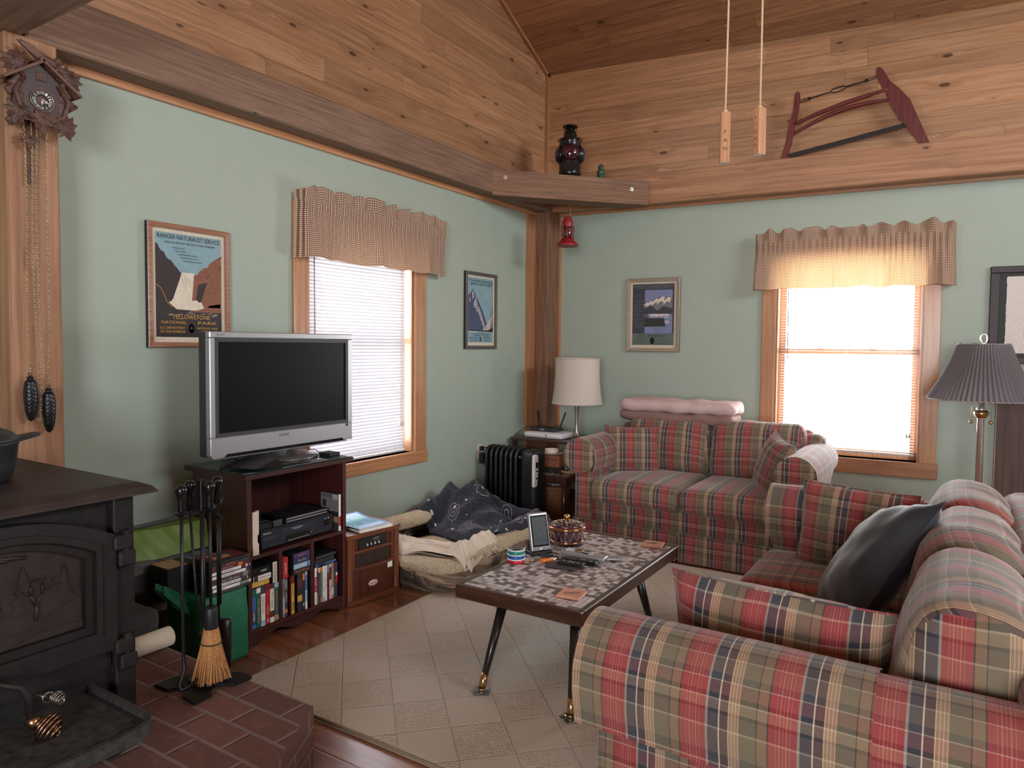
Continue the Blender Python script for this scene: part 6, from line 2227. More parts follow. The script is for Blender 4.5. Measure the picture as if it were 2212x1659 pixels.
for k, (dy, zt) in enumerate(((-.048, 1.262), (.016, 1.212))):
    m = MB()
    pr = [(.001, 0), (.013, -.002), (.010, -.012), (.019, -.022), (.0235, -.05), (.0235, -.095), (.019, -.14), (.011, -.168), (.001, -.176)]
    pr = [(r, z) for r, z in pr]
    prf = []
    for i in range(61):
        z = -.176 * i / 60
        for a_, b_ in zip(pr[:-1], pr[1:]):
            if b_[1] <= z <= a_[1]:
                r = a_[0] + (b_[0] - a_[0]) * ((z - a_[1]) / (b_[1] - a_[1]) if b_[1] != a_[1] else 0); break
        prf.append((r, z))
    m.lathe(prf[::-1], (.195, -4.285 + dy, zt), 40, fn=lambda a, z: 1 + .055 * math.cos(a * 10 + (PI if int(z * 1000 / 7.5) % 2 else 0)) * abs(math.sin(z * 1000 / 7.5 * PI)))
    m.tube([Vector((.195, -4.285 + dy + .006 * math.cos(t_), zt + .006 + .007 * math.sin(t_))) for t_ in [j * PI / 5 for j in range(10)]], .0018, 5, closed=True)
    m.build('pine_cone_weight', pm('dark_iron_weight', (.022, .022, .026), .35, .6), ck)

# ------------------------------------------------------------------ framed posters
def poster(F, w, h, label, fmat, fw, draw, pal, texts, depth=.024):
    """F: centre of the frame on the wall"""
    t = thing('framed_poster', label, 'poster', F @ Vector((0, -h / 2, 0)))
    m = MB()
    a, b_ = w / 2, h / 2
    o = [(-a, -b_), (a, -b_), (a, b_), (-a, b_)]
    i_ = [(-a + fw, -b_ + fw), (a - fw, -b_ + fw), (a - fw, b_ - fw), (-a + fw, b_ - fw)]
    vs = [(x, y, .0) for x, y in o] + [(x, y, depth * .86) for x, y in o] + [(x + (.004 if x < 0 else -.004), y + (.004 if y < 0 else -.004), depth) for x, y in o] + \
         [(x * .995, y * .995, depth * .86) for x, y in i_] + [(x, y, depth * .5) for x, y in i_]
    fs = []
    for L_ in range(4):
        for k in range(4): fs.append((L_ * 4 + k, L_ * 4 + (k + 1) % 4, (L_ + 1) * 4 + (k + 1) % 4, (L_ + 1) * 4 + k))
    m.add(vs, fs, 0, False, F)
    for k, f in enumerate(m.f):
        if k < 4: m.m[k] = 1
    m.build('frame', [fmat, BLACK], t, uvf=lambda p, n: (p.y + p.x, p.z))
    m = MB(); m.box(-a + fw * .9, -b_ + fw * .9, .004, a - fw * .9, b_ - fw * .9, .0085, M=F); m.build('border_mat', CREAM, t)
    pw, ph = w - 2 * fw - 2 * .020, h - 2 * fw - 2 * .022
    P = F @ Matrix.Translation((0, .004, .009)) @ Matrix.Diagonal((pw / 2, ph / 2, 1, 1))
    m = MB()
    draw(m, P)
    m.build('picture_print', pal, t, weld=False)
    P2 = F @ Matrix.Translation((0, .004, .0105))
    for k, (tx, x, y, ww, hh, mt, al) in enumerate(texts):
        m = MB(); m.text(tx, P2 @ Matrix.Translation((x * pw / 2, y * ph / 2, 0)), w=ww * pw / 2 if ww else None, h=hh * ph / 2 if hh else None, align=al, d=.0002)
        m.build('lettering', mt, t)
    return t


def satin(name, c, r=.35): return pm(name, c, r, gscale=30)
SKYB = satin('poster_sky_blue', srgb(134, 166, 178)); DKBR = satin('poster_dark_brown', srgb(48, 38, 40)); RUST = satin('poster_rust', srgb(134, 84, 62))
RUSTL = satin('poster_orange_tan', srgb(190, 134, 88)); FALLS = satin('poster_cream', srgb(222, 210, 192)); MIDB = satin('poster_mid_blue', srgb(74, 82, 112)); SNOW = satin('poster_snow', srgb(206, 196, 190))
NIGHTB = satin('poster_slate', srgb(60, 62, 72)); PERI = satin('poster_periwinkle', srgb(126, 132, 172)); GRND = satin('poster_grey_green', srgb(98, 112, 106)); STON = satin('poster_grey', srgb(118, 116, 122)); DKG = satin('poster_dark_green', srgb(44, 50, 48))


def jag(x0, y0, x1, y1, n, amp, seed):
    r = random.Random(seed)
    return [(x0 + (x1 - x0) * i / n, y0 + (y1 - y0) * i / n + (r.uniform(-amp, amp) if 0 < i < n else 0)) for i in range(n + 1)]


def falls(m, P):   # a plain canyon with a waterfall
    m.flat([(-1, -1), (1, -1), (1, 1), (-1, 1)], 0, 0, P)
    m.flat([(-1, -.50)] + [(0, -.5), (-.15, .23)] + jag(-.25, .25, -1, .78, 12, .03, 3), .0001, 1, P)
    right = [(0, -.5), (1, -.5)] + jag(1, .66, .12, .20, 14, .03, 5)
    m.flat(right, .0001, 2, P)
    r = random.Random(2)
    for k in range(15):
        x = .22 + .72 * r.random(); y = -.42 + (.30 + .95 * (x - .12)) * r.random()
        l = .06 + .12 * r.random()
        m.flat([(x, y), (x + l * .5, y + .03), (x + l, y + .09), (x + l * .6, y + .02)], .0002, 1, P)
    m.flat([(.15, -.42), (.26, .05), (.55, .10), (.46, -.06), (.36, -.30)], .00015, 1, P)
    for (x, y, w_, h_) in ((.30, -.40, .66, .30), (.62, -.05, .38, .22), (.5, -.48, .5, .18)):
        pts = [(x, y), (x + w_, y)] + jag(x + w_, y + h_, x + .1, y + h_ * .7, 6, .02, int(x * 100))
        m.flat(pts, .00025, 2, P)
        m.tube([P @ Vector((a, b_, .0003)) for a, b_ in pts[2:]], .0012, 4, 3)
    m.flat([(-1, -.05), (-.86, -.10), (-.74, -.26), (-.66, -.40), (-.5, -.44), (-.5, -.49), (-1, -.49)], .0002, 1, P)
    m.tube([P @ Vector((a, b_, .0003)) for a, b_ in ((-.99, .0), (-.86, -.06), (-.76, -.20), (-.68, -.33), (-.52, -.43))], .0022, 5, 3)
    m.flat([(-.52, -.30), (.06, -.30), (.14, .26), (-.24, .26), (-.30, .12), (-.42, -.1)][::1], .0003, 4, P)
    m.flat([(-.62, -.34)] + jag(-.62, -.32, -.3, -.22, 6, .02, 8) + jag(-.3, -.22, .35, -.30, 9, .02, 9) + [(.44, -.42), (.2, -.47), (-.4, -.46)], .00035, 4, P)
    for k in range(6):
        x = -.22 + k * .06
        m.flat([(x, .22 - .02 * k), (x + .012, .22 - .02 * k), (x - .02, .02 - .05 * (k % 3)), (x - .028, .02 - .05 * (k % 3))], .0004, 5, P)
    m.flat([(-1, -1), (1, -1), (1, -.5), (-1, -.5)], .0004, 1, P)
    for k in range(12):
        x = -.98 + 1.8 * r.random(); y = -.50 - .09 * r.random()
        m.flat([(x, y), (x + .2, y + .008), (x + .14, y + .014)], .0005, 4, P)
    # round emblem
    m.lathe([(.001, .0006), (.088, .0006)], (.04, -.83, 0), 24, 6, M=P)
    m.lathe([(.078, .0008), (.064, .0008)], (.04, -.83, 0), 24, 1, M=P)
    m.flat([(.0, -.85), (.08, -.85), (.09, -.81), (.04, -.775), (-.01, -.81)], .0009, 1, P)


t = poster(frame_left(-3.788, 1.668, 0) if False else frame_left(-3.535, 1.668, 0), .440, .592,
    'poster of a canyon waterfall in a copper frame behind the television', wood('copper_frame', srgb(116, 74, 54), srgb(150, 104, 80), srgb(176, 132, 106), .35, 2, 0), .024, falls,
    [SKYB, DKBR, RUST, RUSTL, FALLS, GREYP, GOLD],
    [('RANGER NATURALIST SERVICE', 0, .925, 1.88, .085, INK, 'C'), ('HEADQUARTERS YELLOWSTONE MUSEUMS', .03, .815, 1.52, .042, INK, 'C'),
     ('NATURE WALKS', -.52, .72, .38, .026, INK, 'L'), ('FIELD TRIPS', -.44, .66, .33, .026, INK, 'L'), ('CAMP FIRE PROGRAMS', -.36, .60, .60, .026, INK, 'L'),
     ('ILLUSTRATED TALKS', -.28, .54, .53, .026, INK, 'L'), ('AND MUSEUM SERVICE', -.20, .48, .58, .026, INK, 'L'),
     ('YELLOWSTONE', .04, -.605, 1.14, .085, GOLD, 'C'), ('NATIONAL', -.48, -.715, .74, .058, GOLD, 'C'), ('PARK', .54, -.715, .60, .058, GOLD, 'C'),
     ('U.S. DEPARTMENT', -.52, -.82, .74, .046, GOLD, 'C'), ('OF THE INTERIOR', -.52, -.895, .74, .046, GOLD, 'C'), ('NATIONAL PARK', .54, -.82, .66, .046, GOLD, 'C'), ('SERVICE', .54, -.895, .40, .046, GOLD, 'C'),
     ('RANGER NATURALIST', -.88, -1.045, .2, .012, INK, 'C')])


def peaks(m, P):   # a plain snowy mountain
    m.flat([(-1, -1), (1, -1), (1, 1), (-1, 1)], 0, 0, P)
    m.flat([(-1, -.62), (.3, -.62), (.50, -.42), (.12, .02), (-.2, .30)] + jag(-.3, .36, -.62, .66, 4, .03, 3) + jag(-.62, .66, -1, .42, 4, .03, 4), .0001, 1, P)
    r = random.Random(6)
    for (x, y, s) in ((-.62, .62, .28), (-.40, .42, .34), (-.30, .24, .30), (-.50, .30, .22), (-.12, .14, .30), (-.85, .40, .16), (.02, -.04, .28), (.14, -.20, .26), (.26, -.34, .22)):
        pts = [(x, y), (x - s * .30, y - s * .6), (x - s * .12, y - s * .55), (x - s * .16, y - s * 1.1), (x + s * .08, y - s * .75), (x + s * .2, y - s * 1.05), (x + s * .30, y - s * .5), (x + s * .14, y - s * .35)]
        m.flat(pts, .0002, 2, P)
        m.flat([(x + s * .05, y - s * .2), (x + s * .02, y - s * .6), (x + s * .18, y - s * .8), (x + s * .14, y - s * .4)], .0003, 3, P)
    m.flat([(.2, -.64), (1, -.64), (1, .12), (.9, .04), (.78, -.16), (.6, -.34), (.42, -.46)], .00025, 3, P)
    for k in range(8):
        x = .35 + .08 * k; y = -.62 + .06 * k
        m.flat([(x - .22, -.62), (x - .16, -.62), (x + .05, y + .10), (x + .02, y + .12)], .0003, 2, P)
    m.flat([(.55, -.64), (1, -.64), (1, -.50)], .0004, 4, P)
    m.flat([(-1, -.64), (1, -.66), (1, -.615), (-1, -.61)], .0004, 4, P)
    m.flat([(-.98, -.66), (-.2, -.66), (-.3, -.69), (-.8, -.68)], .0005, 2, P)
    m.lathe([(.001, .0006), (.07, .0006)], (-.02, -.90, 0), 24, 4, M=P @ Matrix.Translation((0, 0, 0)))
    m.lathe([(.062, .0008), (.052, .0008)], (-.02, -.90, 0), 24, 0, M=P)
    m.flat([(-.06, -.92), (.02, -.92), (-.02, -.865)], .0009, 0, P)


poster(frame_left(-1.031, 1.663, 0), .432, .598, 'poster of a snowy mountain in a pewter frame near the corner post', pm('pewter_frame', srgb(104, 98, 96), .4, .5, gscale=40), .024, peaks,
    [SKYB, MIDB, SNOW, STON, DKG],
    [('RANGER NATURALIST', .12, .90, 1.70, .07, INK, 'C'), ('The', -.88, .92, .16, .05, INK, 'C'), ('JENNY LAKE MUSEUM', .04, .79, 1.74, .105, NIGHTB, 'C'),
     ('ALL DAY HIKES AND', .52, .56, .60, .028, FALLS, 'C'), ('NATURE WALKS', .52, .50, .56, .028, FALLS, 'C'), ('CAMPFIRE TALKS', .52, .44, .60, .028, FALLS, 'C'), ('PROGRAMS', .52, .38, .54, .028, FALLS, 'C'),
     ('A FREE GOVERNMENT SERVICE', .02, -.725, 1.5, .028, INK, 'C'), ('GRAND TETON', .04, -.785, 1.30, .052, INK, 'C'), ('NATIONAL', -.54, -.85, .62, .04, INK, 'C'), ('PARK', .54, -.85, .56, .04, INK, 'C'),
     ('U.S. DEPARTMENT', -.55, -.91, .70, .03, INK, 'C'), ('OF THE INTERIOR', -.55, -.955, .70, .03, INK, 'C'), ('NATIONAL PARK', .55, -.91, .62, .03, INK, 'C'), ('SERVICE', .55, -.955, .5, .03, INK, 'C')])


def lake(m, P):   # a plain lake under snowy hills
    m.flat([(-1, -1), (1, -1), (1, 1), (-1, 1)], 0, 0, P)
    m.flat([(-.40, -.62), (.92, -.62), (.92, .80), (-.40, .80)], .0001, 1, P)
    m.flat([(-.40, .0), (.92, .0)] + jag(.92, .54, .3, .60, 5, .03, 2) + jag(.3, .60, -.40, .38, 8, .03, 4), .0002, 2, P)
    for (x, y, s) in ((.15, .52, .34), (.42, .58, .38), (-.12, .44, .30), (.72, .56, .36), (-.30, .40, .2)):
        m.flat([(x, y), (x - s * .9, y - s * .55), (x - s * .5, y - s * .45), (x - s * .75, y - s * .75), (x - s * .1, y - s * .35), (x + s * .2, y - s * .5), (x + s * .35, y - s * .05)], .0003, 3, P)
    m.flat([(-.40, .2), (-.1, .30), (.2, .12), (.5, .28), (.92, .18), (.92, .02), (-.40, .02)], .00032, 0, P)
    m.flat([(-.20, -.02), (.1, -.05), (.80, -.04), (.74, .01), (-.16, .02)], .0004, 3, P)
    for (x, y, w_) in ((-.12, -.08, .16), (.12, -.085, .12), (.34, -.09, .08), (.5, -.11, .26), (.55, -.24, .22), (.58, -.29, .20)):
        m.flat([(x, y), (x + w_, y + .005), (x + w_, y + .028), (x, y + .025)], .0004, 3, P)
    m.flat([(-.40, -.12), (.55, -.12), (.6, -.4), (-.40, -.4)], .00038, 4, P)
    for k in range(16):
        x = -.38 + .05 * k
        h = .10 + .12 * abs(math.sin(k * 2.1)) + (.25 if k < 4 else 0)
        m.flat([(x - .04, -.40), (x + .04, -.40), (x, -.40 + h + .1)], .00045, 4, P)
    for k in range(14):
        y = -.40 - .018 * k; a = .30 * math.sin(k * 1.7)
        m.flat([(-.12 + .02 * k + .1 * a, y), (.70 - .02 * k + .1 * a, y + .004), (.66 - .02 * k + .1 * a, y + .012), (-.08 + .02 * k + .1 * a, y + .012)], .0005, 5 if k % 2 else 1, P)
    m.flat([(-1, -1), (1, -1), (1, -.63), (-1, -.62)], .0006, 5, P)
    m.lathe([(.115, .0008), (.085, .0008)], (-.02, -.86, 0), 24, 4, M=P)
    m.flat([(-.08, -.88), (.04, -.88), (-.02, -.82)], .0008, 4, P)
    m.tube([P @ Vector((a, b_, .0006)) for a, b_ in ((-.80, .62), (-.70, .66), (-.66, .60), (-.60, .64))], .0012, 4, 6)


poster(frame_right(1.021, 1.660, 0), .460, .620, 'poster of a dark lake under snowy hills above the loveseat', pm('champagne_frame', srgb(160, 146, 126), .4, .45, gscale=40), .030, lake,
    [NIGHTB, PERI, STON, FALLS, DKG, GRND, GREYP],
    [('RANGER NATURALIST SERVICE', 0, .925, 1.84, .07, GREYP, 'C'), ('HEADQUARTERS PORT ANGELES', .02, .855, 1.5, .03, GREYP, 'C'),
     ('OLYMPIC', -.04, -.715, 1.34, .12, NIGHTB, 'C'), ('NATIONAL', -.56, -.845, .74, .052, NIGHTB, 'C'), ('PARK', .52, -.845, .72, .052, NIGHTB, 'C'),
     ('U.S. DEPARTMENT', -.58, -.915, .74, .032, NIGHTB, 'C'), ('OF THE INTERIOR', -.58, -.965, .74, .032, NIGHTB, 'C'), ('NATIONAL PARK', .56, -.915, .78, .032, NIGHTB, 'C'), ('SERVICE', .56, -.965, .56, .032, NIGHTB, 'C'),
     ('VISIT THE RANGER', -.70, .46, .46, .022, GREYP, 'C'), ('STATIONS AT', -.70, .41, .36, .022, GREYP, 'C')] +
    [(tx, -.94, .32 - .052 * k, w_, .018, GREYP, 'L') for k, (tx, w_) in enumerate((('HURRICANE RIDGE', .5), ('ELWHA RIVER', .28), ('LAKE CRESCENT', .52), ('HEART O HILLS', .26), ('SOL DUC SPRINGS', .46), ('LA PUSH', .16), ('KALALOCH', .36), ('QUINAULT LAKE', .48)))] +
    [('FOR INFORMATION ON', -.94, -.14, .52, .02, GREYP, 'L')] + [(tx, -.94, -.23 - .046 * k, w_, .018, GREYP, 'L') for k, (tx, w_) in enumerate((('CAMPFIRE TALKS', .55), ('CONDUCTED HIKES', .66), ('NATURE WALKS', .42), ('MUSEUM EXHIBITS', .60), ('TRAIL CONDITIONS', .64)))])

# ------------------------------------------------------------------ lamps and finds on the corner timber
sl = thing('railroad_switch_lamp', 'black railroad lamp with a red lens on the corner timber', 'lantern', (.52, -.525, 2.742))
LX, LY, LZ_ = .52, -.525, 2.742
ENAM = pm('black_lamp_enamel', (.010, .010, .011), .22, .2)
m = MB(); m.lathe([(.070, 0), (.074, .004), (.088, .02), (.088, .05), (.086, .055), (.086, .285), (.088, .29), (.080, .305), (.055, .325), (.056, .33), (.052, .345), (.046, .360), (.038, .385), (.034, .40)], (LX, LY, LZ_), 36); m.build('body', ENAM, sl)
m = MB(); m.lathe([(.001, .425), (.03, .424), (.055, .414), (.062, .405), (.058, .402), (.03, .405), (.001, .405)][::-1], (LX, LY, LZ_), 32)
for k in range(4): m.cyl((LX + .045 * math.cos(k * PI / 2 + .6), LY + .045 * math.sin(k * PI / 2 + .6), LZ_ + .35), (LX + .052 * math.cos(k * PI / 2 + .6), LY + .052 * math.sin(k * PI / 2 + .6), LZ_ + .41), .003, n=6)
m.build('chimney_cap', ENAM, sl)
m = MB(); m.tube([(LX + .098 * math.cos(a), LY + .098 * math.sin(a), LZ_ + .300 + .004 * math.sin(a)) for a in [i * PI / 16 for i in range(32)]], .004, 6, closed=True); m.build('rim_wire', ENAM, sl)
REDL = pm('dark_red_lens', (.045, .004, .010), .05, coat=1.0); BLUL = pm('dark_blue_lens', (.004, .014, .04), .05, coat=1.0)
cdir = math.atan2(-5.6466 - LY, 3.2321 - LX) - .05
for k in range(4):
    a = cdir + k * PI / 2 + .08
    Ml = Matrix.Translation((LX + .078 * math.cos(a), LY + .078 * math.sin(a), LZ_ + .185)) @ Matrix.Rotation(a, 4, 'Z') @ Matrix.Rotation(PI / 2, 4, 'Y')
    m = MB(); m.lathe([(.074, -.02), (.076, .006), (.070, .012), (.066, .006), (.066, -.01)], n=32, M=Ml); hd_ = m.build('lens_hood', ENAM, sl)
    m = MB(); m.lathe([(.0665, .004)] + [(.066 * math.cos(q * PI / 16), .006 + .040 * math.sin(q * PI / 16)) for q in range(1, 8)] + [(.001, .046)], n=32, M=Ml); m.build('lens', REDL if k % 2 == 0 else BLUL, hd_)
m = MB(); m.box(-.05, -.004, .07, .05, .004, .13, M=Matrix.Translation((LX + .083 * math.cos(cdir), LY + .083 * math.sin(cdir), LZ_ - .02)) @ Matrix.Rotation(cdir + PI / 2, 4, 'Z')); m.build('door_plate', ENAM, sl)
INSG = base('green_insulator_glass')
im, nt, b = INSG
b.inputs['Base Color'].default_value = (.06, .16, .10, 1); b.inputs['Roughness'].default_value = .08; b.inputs['Transmission Weight'].default_value = .5; b.inputs['IOR'].default_value = 1.45
o = MB(); o.lathe([(.034, 0), (.036, .01), (.033, .03), (.027, .036), (.033, .042), (.030, .062), (.024, .068), (.026, .074), (.022, .098), (.014, .108), (.001, .110)], (.735, -.395, 2.7425), 28)
o = o.build('glass_insulator', im); tag(o, 'green glass insulator beside the railroad lamp on the corner timber', 'insulator')

rl = thing('red_lantern', 'small red barn lantern hanging under the corner timber', 'lantern', (.555, -.615, 2.18))
RX, RY, RZ = .555, -.615, 2.185
REDE = pm('red_lantern_enamel', srgb(146, 32, 38), .38, gscale=30)
m = MB(); m.lathe([(.001, .008), (.07, .004), (.086, .0), (.088, .004), (.080, .022), (.058, .040), (.046, .046), (.044, .060), (.030, .062)], (RX, RY, RZ), 36); m.build('fuel_tank', REDE, rl)
m = MB(); m.lathe([(.034, .062), (.040, .085), (.041, .11), (.036, .142), (.034, .15)], (RX, RY, RZ), 28); m.build('globe', pm('ruby_globe', (.08, .008, .012), .06, coat=1.0), rl)
m = MB(); m.lathe([(.040, .150), (.042, .155), (.040, .200), (.034, .208), (.034, .222), (.028, .228), (.001, .229)], (RX, RY, RZ), 28)
m.build('chimney', REDE, rl)
m = MB()
for k in range(4):
    a = k * PI / 2 + .4
    m.tube([(RX + .046 * math.cos(a), RY + .046 * math.sin(a), RZ + .045), (RX + .048 * math.cos(a), RY + .048 * math.sin(a), RZ + .16)], .0045, 6)
m.build('side_tubes', REDE, rl)
m = MB()
for zz in (.09, .15):
    m.tube([(RX + .050 * math.cos(a), RY + .050 * math.sin(a), RZ + zz) for a in [i * PI / 14 for i in range(28)]], .0022, 5, closed=True)
m.build('wire_guard', STEEL, rl)
m = MB(); m.cyl((RX + .04, RY - .01, RZ + .075), (RX + .062, RY - .02, RZ + .078), .003, n=6); m.ball((RX + .064, RY - .02, RZ + .078), .005); m.build('wick_knob', STEEL, rl)
m = MB(); m.tube([(RX, RY, RZ + .228), (RX + .02, RY + .01, RZ + .25), (RX + .018, RY + .012, RZ + .29), (RX - .004, RY + .008, RZ + .34), (RX - .01, RY + .006, RZ + .364)], .0016, 5); m.build('hanging_wire', STEEL, rl)

# ------------------------------------------------------------------ bow saw on the right beam
sw = thing('bow_saw', 'old red wooden bow saw standing on the right wall beam', 'saw', frame_right(2.5, 2.82, .09) @ Vector((0, 0, 0)))
SF = frame_right(0, 0, .09)
def arm(pts, name):
    m = MB(); m.prism(pts, -.012, .012, M=SF); m.build(name, REDW, sw, uvf=lambda p, n: (p.z, p.dot(UW)))
arm([(2.020, 2.818), (2.062, 2.818), (2.098, 2.93), (2.118, 3.06), (2.142, 3.16), (2.150, 3.27), (2.146, 3.30), (2.128, 3.315), (2.110, 3.29), (2.102, 3.18), (2.072, 3.06), (2.055, 2.95)], 'left_cheek')
arm([(2.945, 2.818), (2.998, 2.826), (2.935, 2.98), (2.872, 3.14), (2.800, 3.23), (2.742, 3.29), (2.712, 3.345), (2.690, 3.385), (2.668, 3.40), (2.650, 3.385), (2.652, 3.345), (2.690, 3.26), (2.720, 3.20), (2.755, 3.11), (2.80, 3.03), (2.865, 2.94)], 'right_cheek')
m = MB()
def bar(p, q, bow, r0=.010, dz=0):
    pts = []
    for i in range(17):
        t_ = i / 16
        x = p[0] + (q[0] - p[0]) * t_; z = p[1] + (q[1] - p[1]) * t_ + bow * math.sin(PI * t_)
        pts.append(SF @ Vector((x, z, dz)))
    return pts
for p, q, bw_, dz in (((2.108, 3.075), (2.735, 3.235), .015, .006), ((2.09, 2.995), (2.76, 3.16), .055, -.002)):
    m.tube(bar(p, q, bw_, dz=dz), [.010 + .006 * math.sin(PI * i / 16) for i in range(17)], 8)
m.build('stretcher', REDW, sw, uvf=along_dir(UW))
m = MB()
a_, b_ = (2.075, 2.842), (2.885, 2.975)
d_ = Vector((b_[0] - a_[0], b_[1] - a_[1])).normalized(); n2_ = Vector((-d_.y, d_.x))
pts = [(a_[0], a_[1])] 
tw = 60
low = []
for i in range(tw + 1):
    q = i / tw
    low.append((a_[0] + (b_[0] - a_[0]) * q - n2_.x * (.016 + .005 * (i % 2)), a_[1] + (b_[1] - a_[1]) * q - n2_.y * (.016 + .005 * (i % 2))))
upp = [(b_[0] + n2_.x * .016, b_[1] + n2_.y * .016), (a_[0] + n2_.x * .016, a_[1] + n2_.y * .016)]
m.prism(low + upp, -.001, .001, M=SF); m.build('blade', pm('dark_saw_steel', (.035, .030, .028), .5, .7), sw)
m = MB()
P0, P1 = Vector((2.135, 3.235)), Vector((2.672, 3.335))
def L2(t_, o=0, z=.0): 
    q = P0 + (P1 - P0) * t_; nn_ = Vector((-(P1 - P0).y, (P1 - P0).x)).normalized()
    q = q + nn_ * o
    return SF @ Vector((q.x, q.y, z))
for t0, t1 in ((0, .16), (.84, 1.0)):
    for o_ in (-.007, .007): m.tube([L2(t0, o_), L2(t1, o_)], .003, 6)
m.tube([L2(.14), L2(.42)], .005, 7); m.tube([L2(.60), L2(.86)], .005, 7)
for t_ in (.15, .85): m.ball(tuple(L2(t_)), .012, 8, 6)
m.tube([L2(.41), L2(.44, .012), L2(.51, .016), L2(.58, .012), L2(.61), L2(.58, -.012), L2(.51, -.016), L2(.44, -.012)], .0045, 6, closed=True)
m.build('tension_rod', pm('black_iron_rod', (.02, .02, .022), .5, .6), sw)

# ------------------------------------------------------------------ pull sticks on twine
TWINE = pm('jute_twine', srgb(206, 178, 140), .95, grain=.2, gscale=300)
def ceil_z(y): return Z1 - SL * y if y > RIDGE_Y else ZR + SL * (y - RIDGE_Y)
for k, (lab, x, y, zt, zb_, rz_, tx) in enumerate((('wooden pull stick lettered Fan hanging lower on twine', 2.502, -3.105, 2.222, 2.048, math.radians(22), 'FAN'),
                                                   ('wooden pull stick lettered Light hanging higher on twine', 2.605, -3.040, 2.238, 2.078, math.radians(-40), 'LIGHT'))):
    t = thing('pull_stick', lab, 'pull handle', (x, y, zb_), 0)
    Mx = Matrix.Translation((x, y, 0)) @ Matrix.Rotation(rz_, 4, 'Z')
    m = MB(); m.box(-.016, -.016, zb_, .016, .016, zt, bev=.0015, M=Mx); m.build('stick', STICKW, t, uvf=along(2))
    m = MB(); m.box(-.0155, -.0155, zb_ - .001, .0155, .0155, zb_ - .0001, M=Mx); m.build('end_grain', pm('pale_end_grain', srgb(222, 206, 190), .8), t)
    Ft = Mx @ Matrix(((1, 0, 0, 0), (0, 0, -1, -.016), (0, 1, 0, (zt + zb_) / 2), (0, 0, 0, 1)))
    m = MB(); n = len(tx)
    for i, c_ in enumerate(tx): m.text(c_, Ft @ Matrix.Translation((0, (.5 - (i + .5) / n) * (zt - zb_) * (.8 if n > 3 else .5) - (0 if n > 3 else .012), 0)), h=.013, d=.0006)
    m.build('burnt_lettering', pm('burnt_ink', srgb(70, 36, 22), .8), t)
    m = MB(); zc = ceil_z(y)
    N = 60
    pts = [Vector((x + .006 * math.sin(i * .3 + k) * (i / N) + (.02 if k == 0 else .0) * (i / N), y, zt - .006 + (zc - zt) * i / N)) for i in range(N + 1)]
    m.tube(pts, .0032, 6)
    m.build('twine', TWINE, t)
    m = MB(); rnd = random.Random(9 + k)
    for i in range(46 if k else 30):
        z = zt + rnd.random() ** 1.7 * .75
        a = rnd.random() * 2 * PI; l = rnd.uniform(.006, .022) * (1.6 if z < zt + .03 else 1)
        m.tube([(x, y, z), (x + l * .5 * math.cos(a), y + l * .5 * math.sin(a), z + l * .4), (x + l * math.cos(a), y + l * math.sin(a), z - l * .2)], .0005, 3)
    m.ball((x, y, zt + .004), (.008, .008, .008), 8, 6)
    m.build('frayed_knot', TWINE, t)

# ------------------------------------------------------------------ floor lamp, framed print and board by the right edge
fp = frame_right(3.322, 0, .50).translation
fl_ = thing('floor_lamp', 'brass and nickel floor lamp with a grey pleated shade behind the sofa', 'lamp', (fp.x, fp.y, 0))
m = MB(); m.lathe([(.14, 0), (.14, .012), (.12, .022), (.04, .034), (.024, .05), (.020, .06)], (fp.x, fp.y, 0), 36); m.build('base', CHROME, fl_)
m = MB(); m.lathe([(.0215, .05), (.0215, .955), (.028, .965), (.040, .985), (.041, .995), (.026, 1.012), (.030, 1.02), (.018, 1.03), (.017, 1.16)], (fp.x, fp.y, 0), 28, mis=None); m.build('pole', CHROME, fl_)
m = MB(); m.lathe([(.0285, .962), (.031, .966), (.0415, .984), (.0425, .99), (.0415, .998), (.029, 1.012)], (fp.x, fp.y, 0), 28); m.build('brass_collar', BRASS, fl_)
PLEAT = translucent('grey_pleated_fabric', srgb(112, 104, 108), (.35, .33, .35), .22, .8)
m = MB()
def pls(u, v):
    a = 2 * PI * u
    r = .300 + (.142 - .300) * v - .012 * math.sin(PI * v)
    r *= 1 + (.022 * math.sin(a * 64) if True else 0)
    return (fp.x + r * math.cos(a), fp.y + r * math.sin(a), 1.078 + .352 * v + .004 * math.sin(a * 9))
m.grid(pls, 512, 6); m.build('pleated_shade', PLEAT, fl_)
m = MB()
for rr, zz in ((.298, 1.079), (.142, 1.428)): m.tube([(fp.x + rr * math.cos(i * PI / 36), fp.y + rr * math.sin(i * PI / 36), zz) for i in range(72)], .0035, 6, closed=True)
m.build('shade_rim', pm('shade_piping', srgb(170, 160, 156), .7), fl_)
m = MB(); m.tube([(fp.x + .018 * math.cos(a) * UW.x, fp.y + .018 * math.cos(a) * UW.y, 1.462 + .030 * math.sin(a)) for a in [i * PI / 10 for i in range(20)]], .005, 8, closed=True)
m.cyl((fp.x, fp.y, 1.16), (fp.x, fp.y, 1.434), .005, n=8)
for k in range(3): m.tube([(fp.x, fp.y, 1.42), (fp.x + .14 * math.cos(k * 2.09), fp.y + .14 * math.sin(k * 2.09), 1.427)], .002, 5)
m.build('finial', CHROME, fl_)
for s in (-1, 1):
    m = MB(); qx, qy = fp.x + s * .052 * UW.x, fp.y + s * .052 * UW.y - .02
    m.tube([(fp.x + s * .03 * UW.x, fp.y + s * .03 * UW.y - .01, 1.06), (qx, qy, 1.04), (qx, qy, .945)], .0012, 5); m.ball((qx, qy, .935), (.013, .013, .012), 12, 8); m.build('pull_chain', BRASS, fl_)

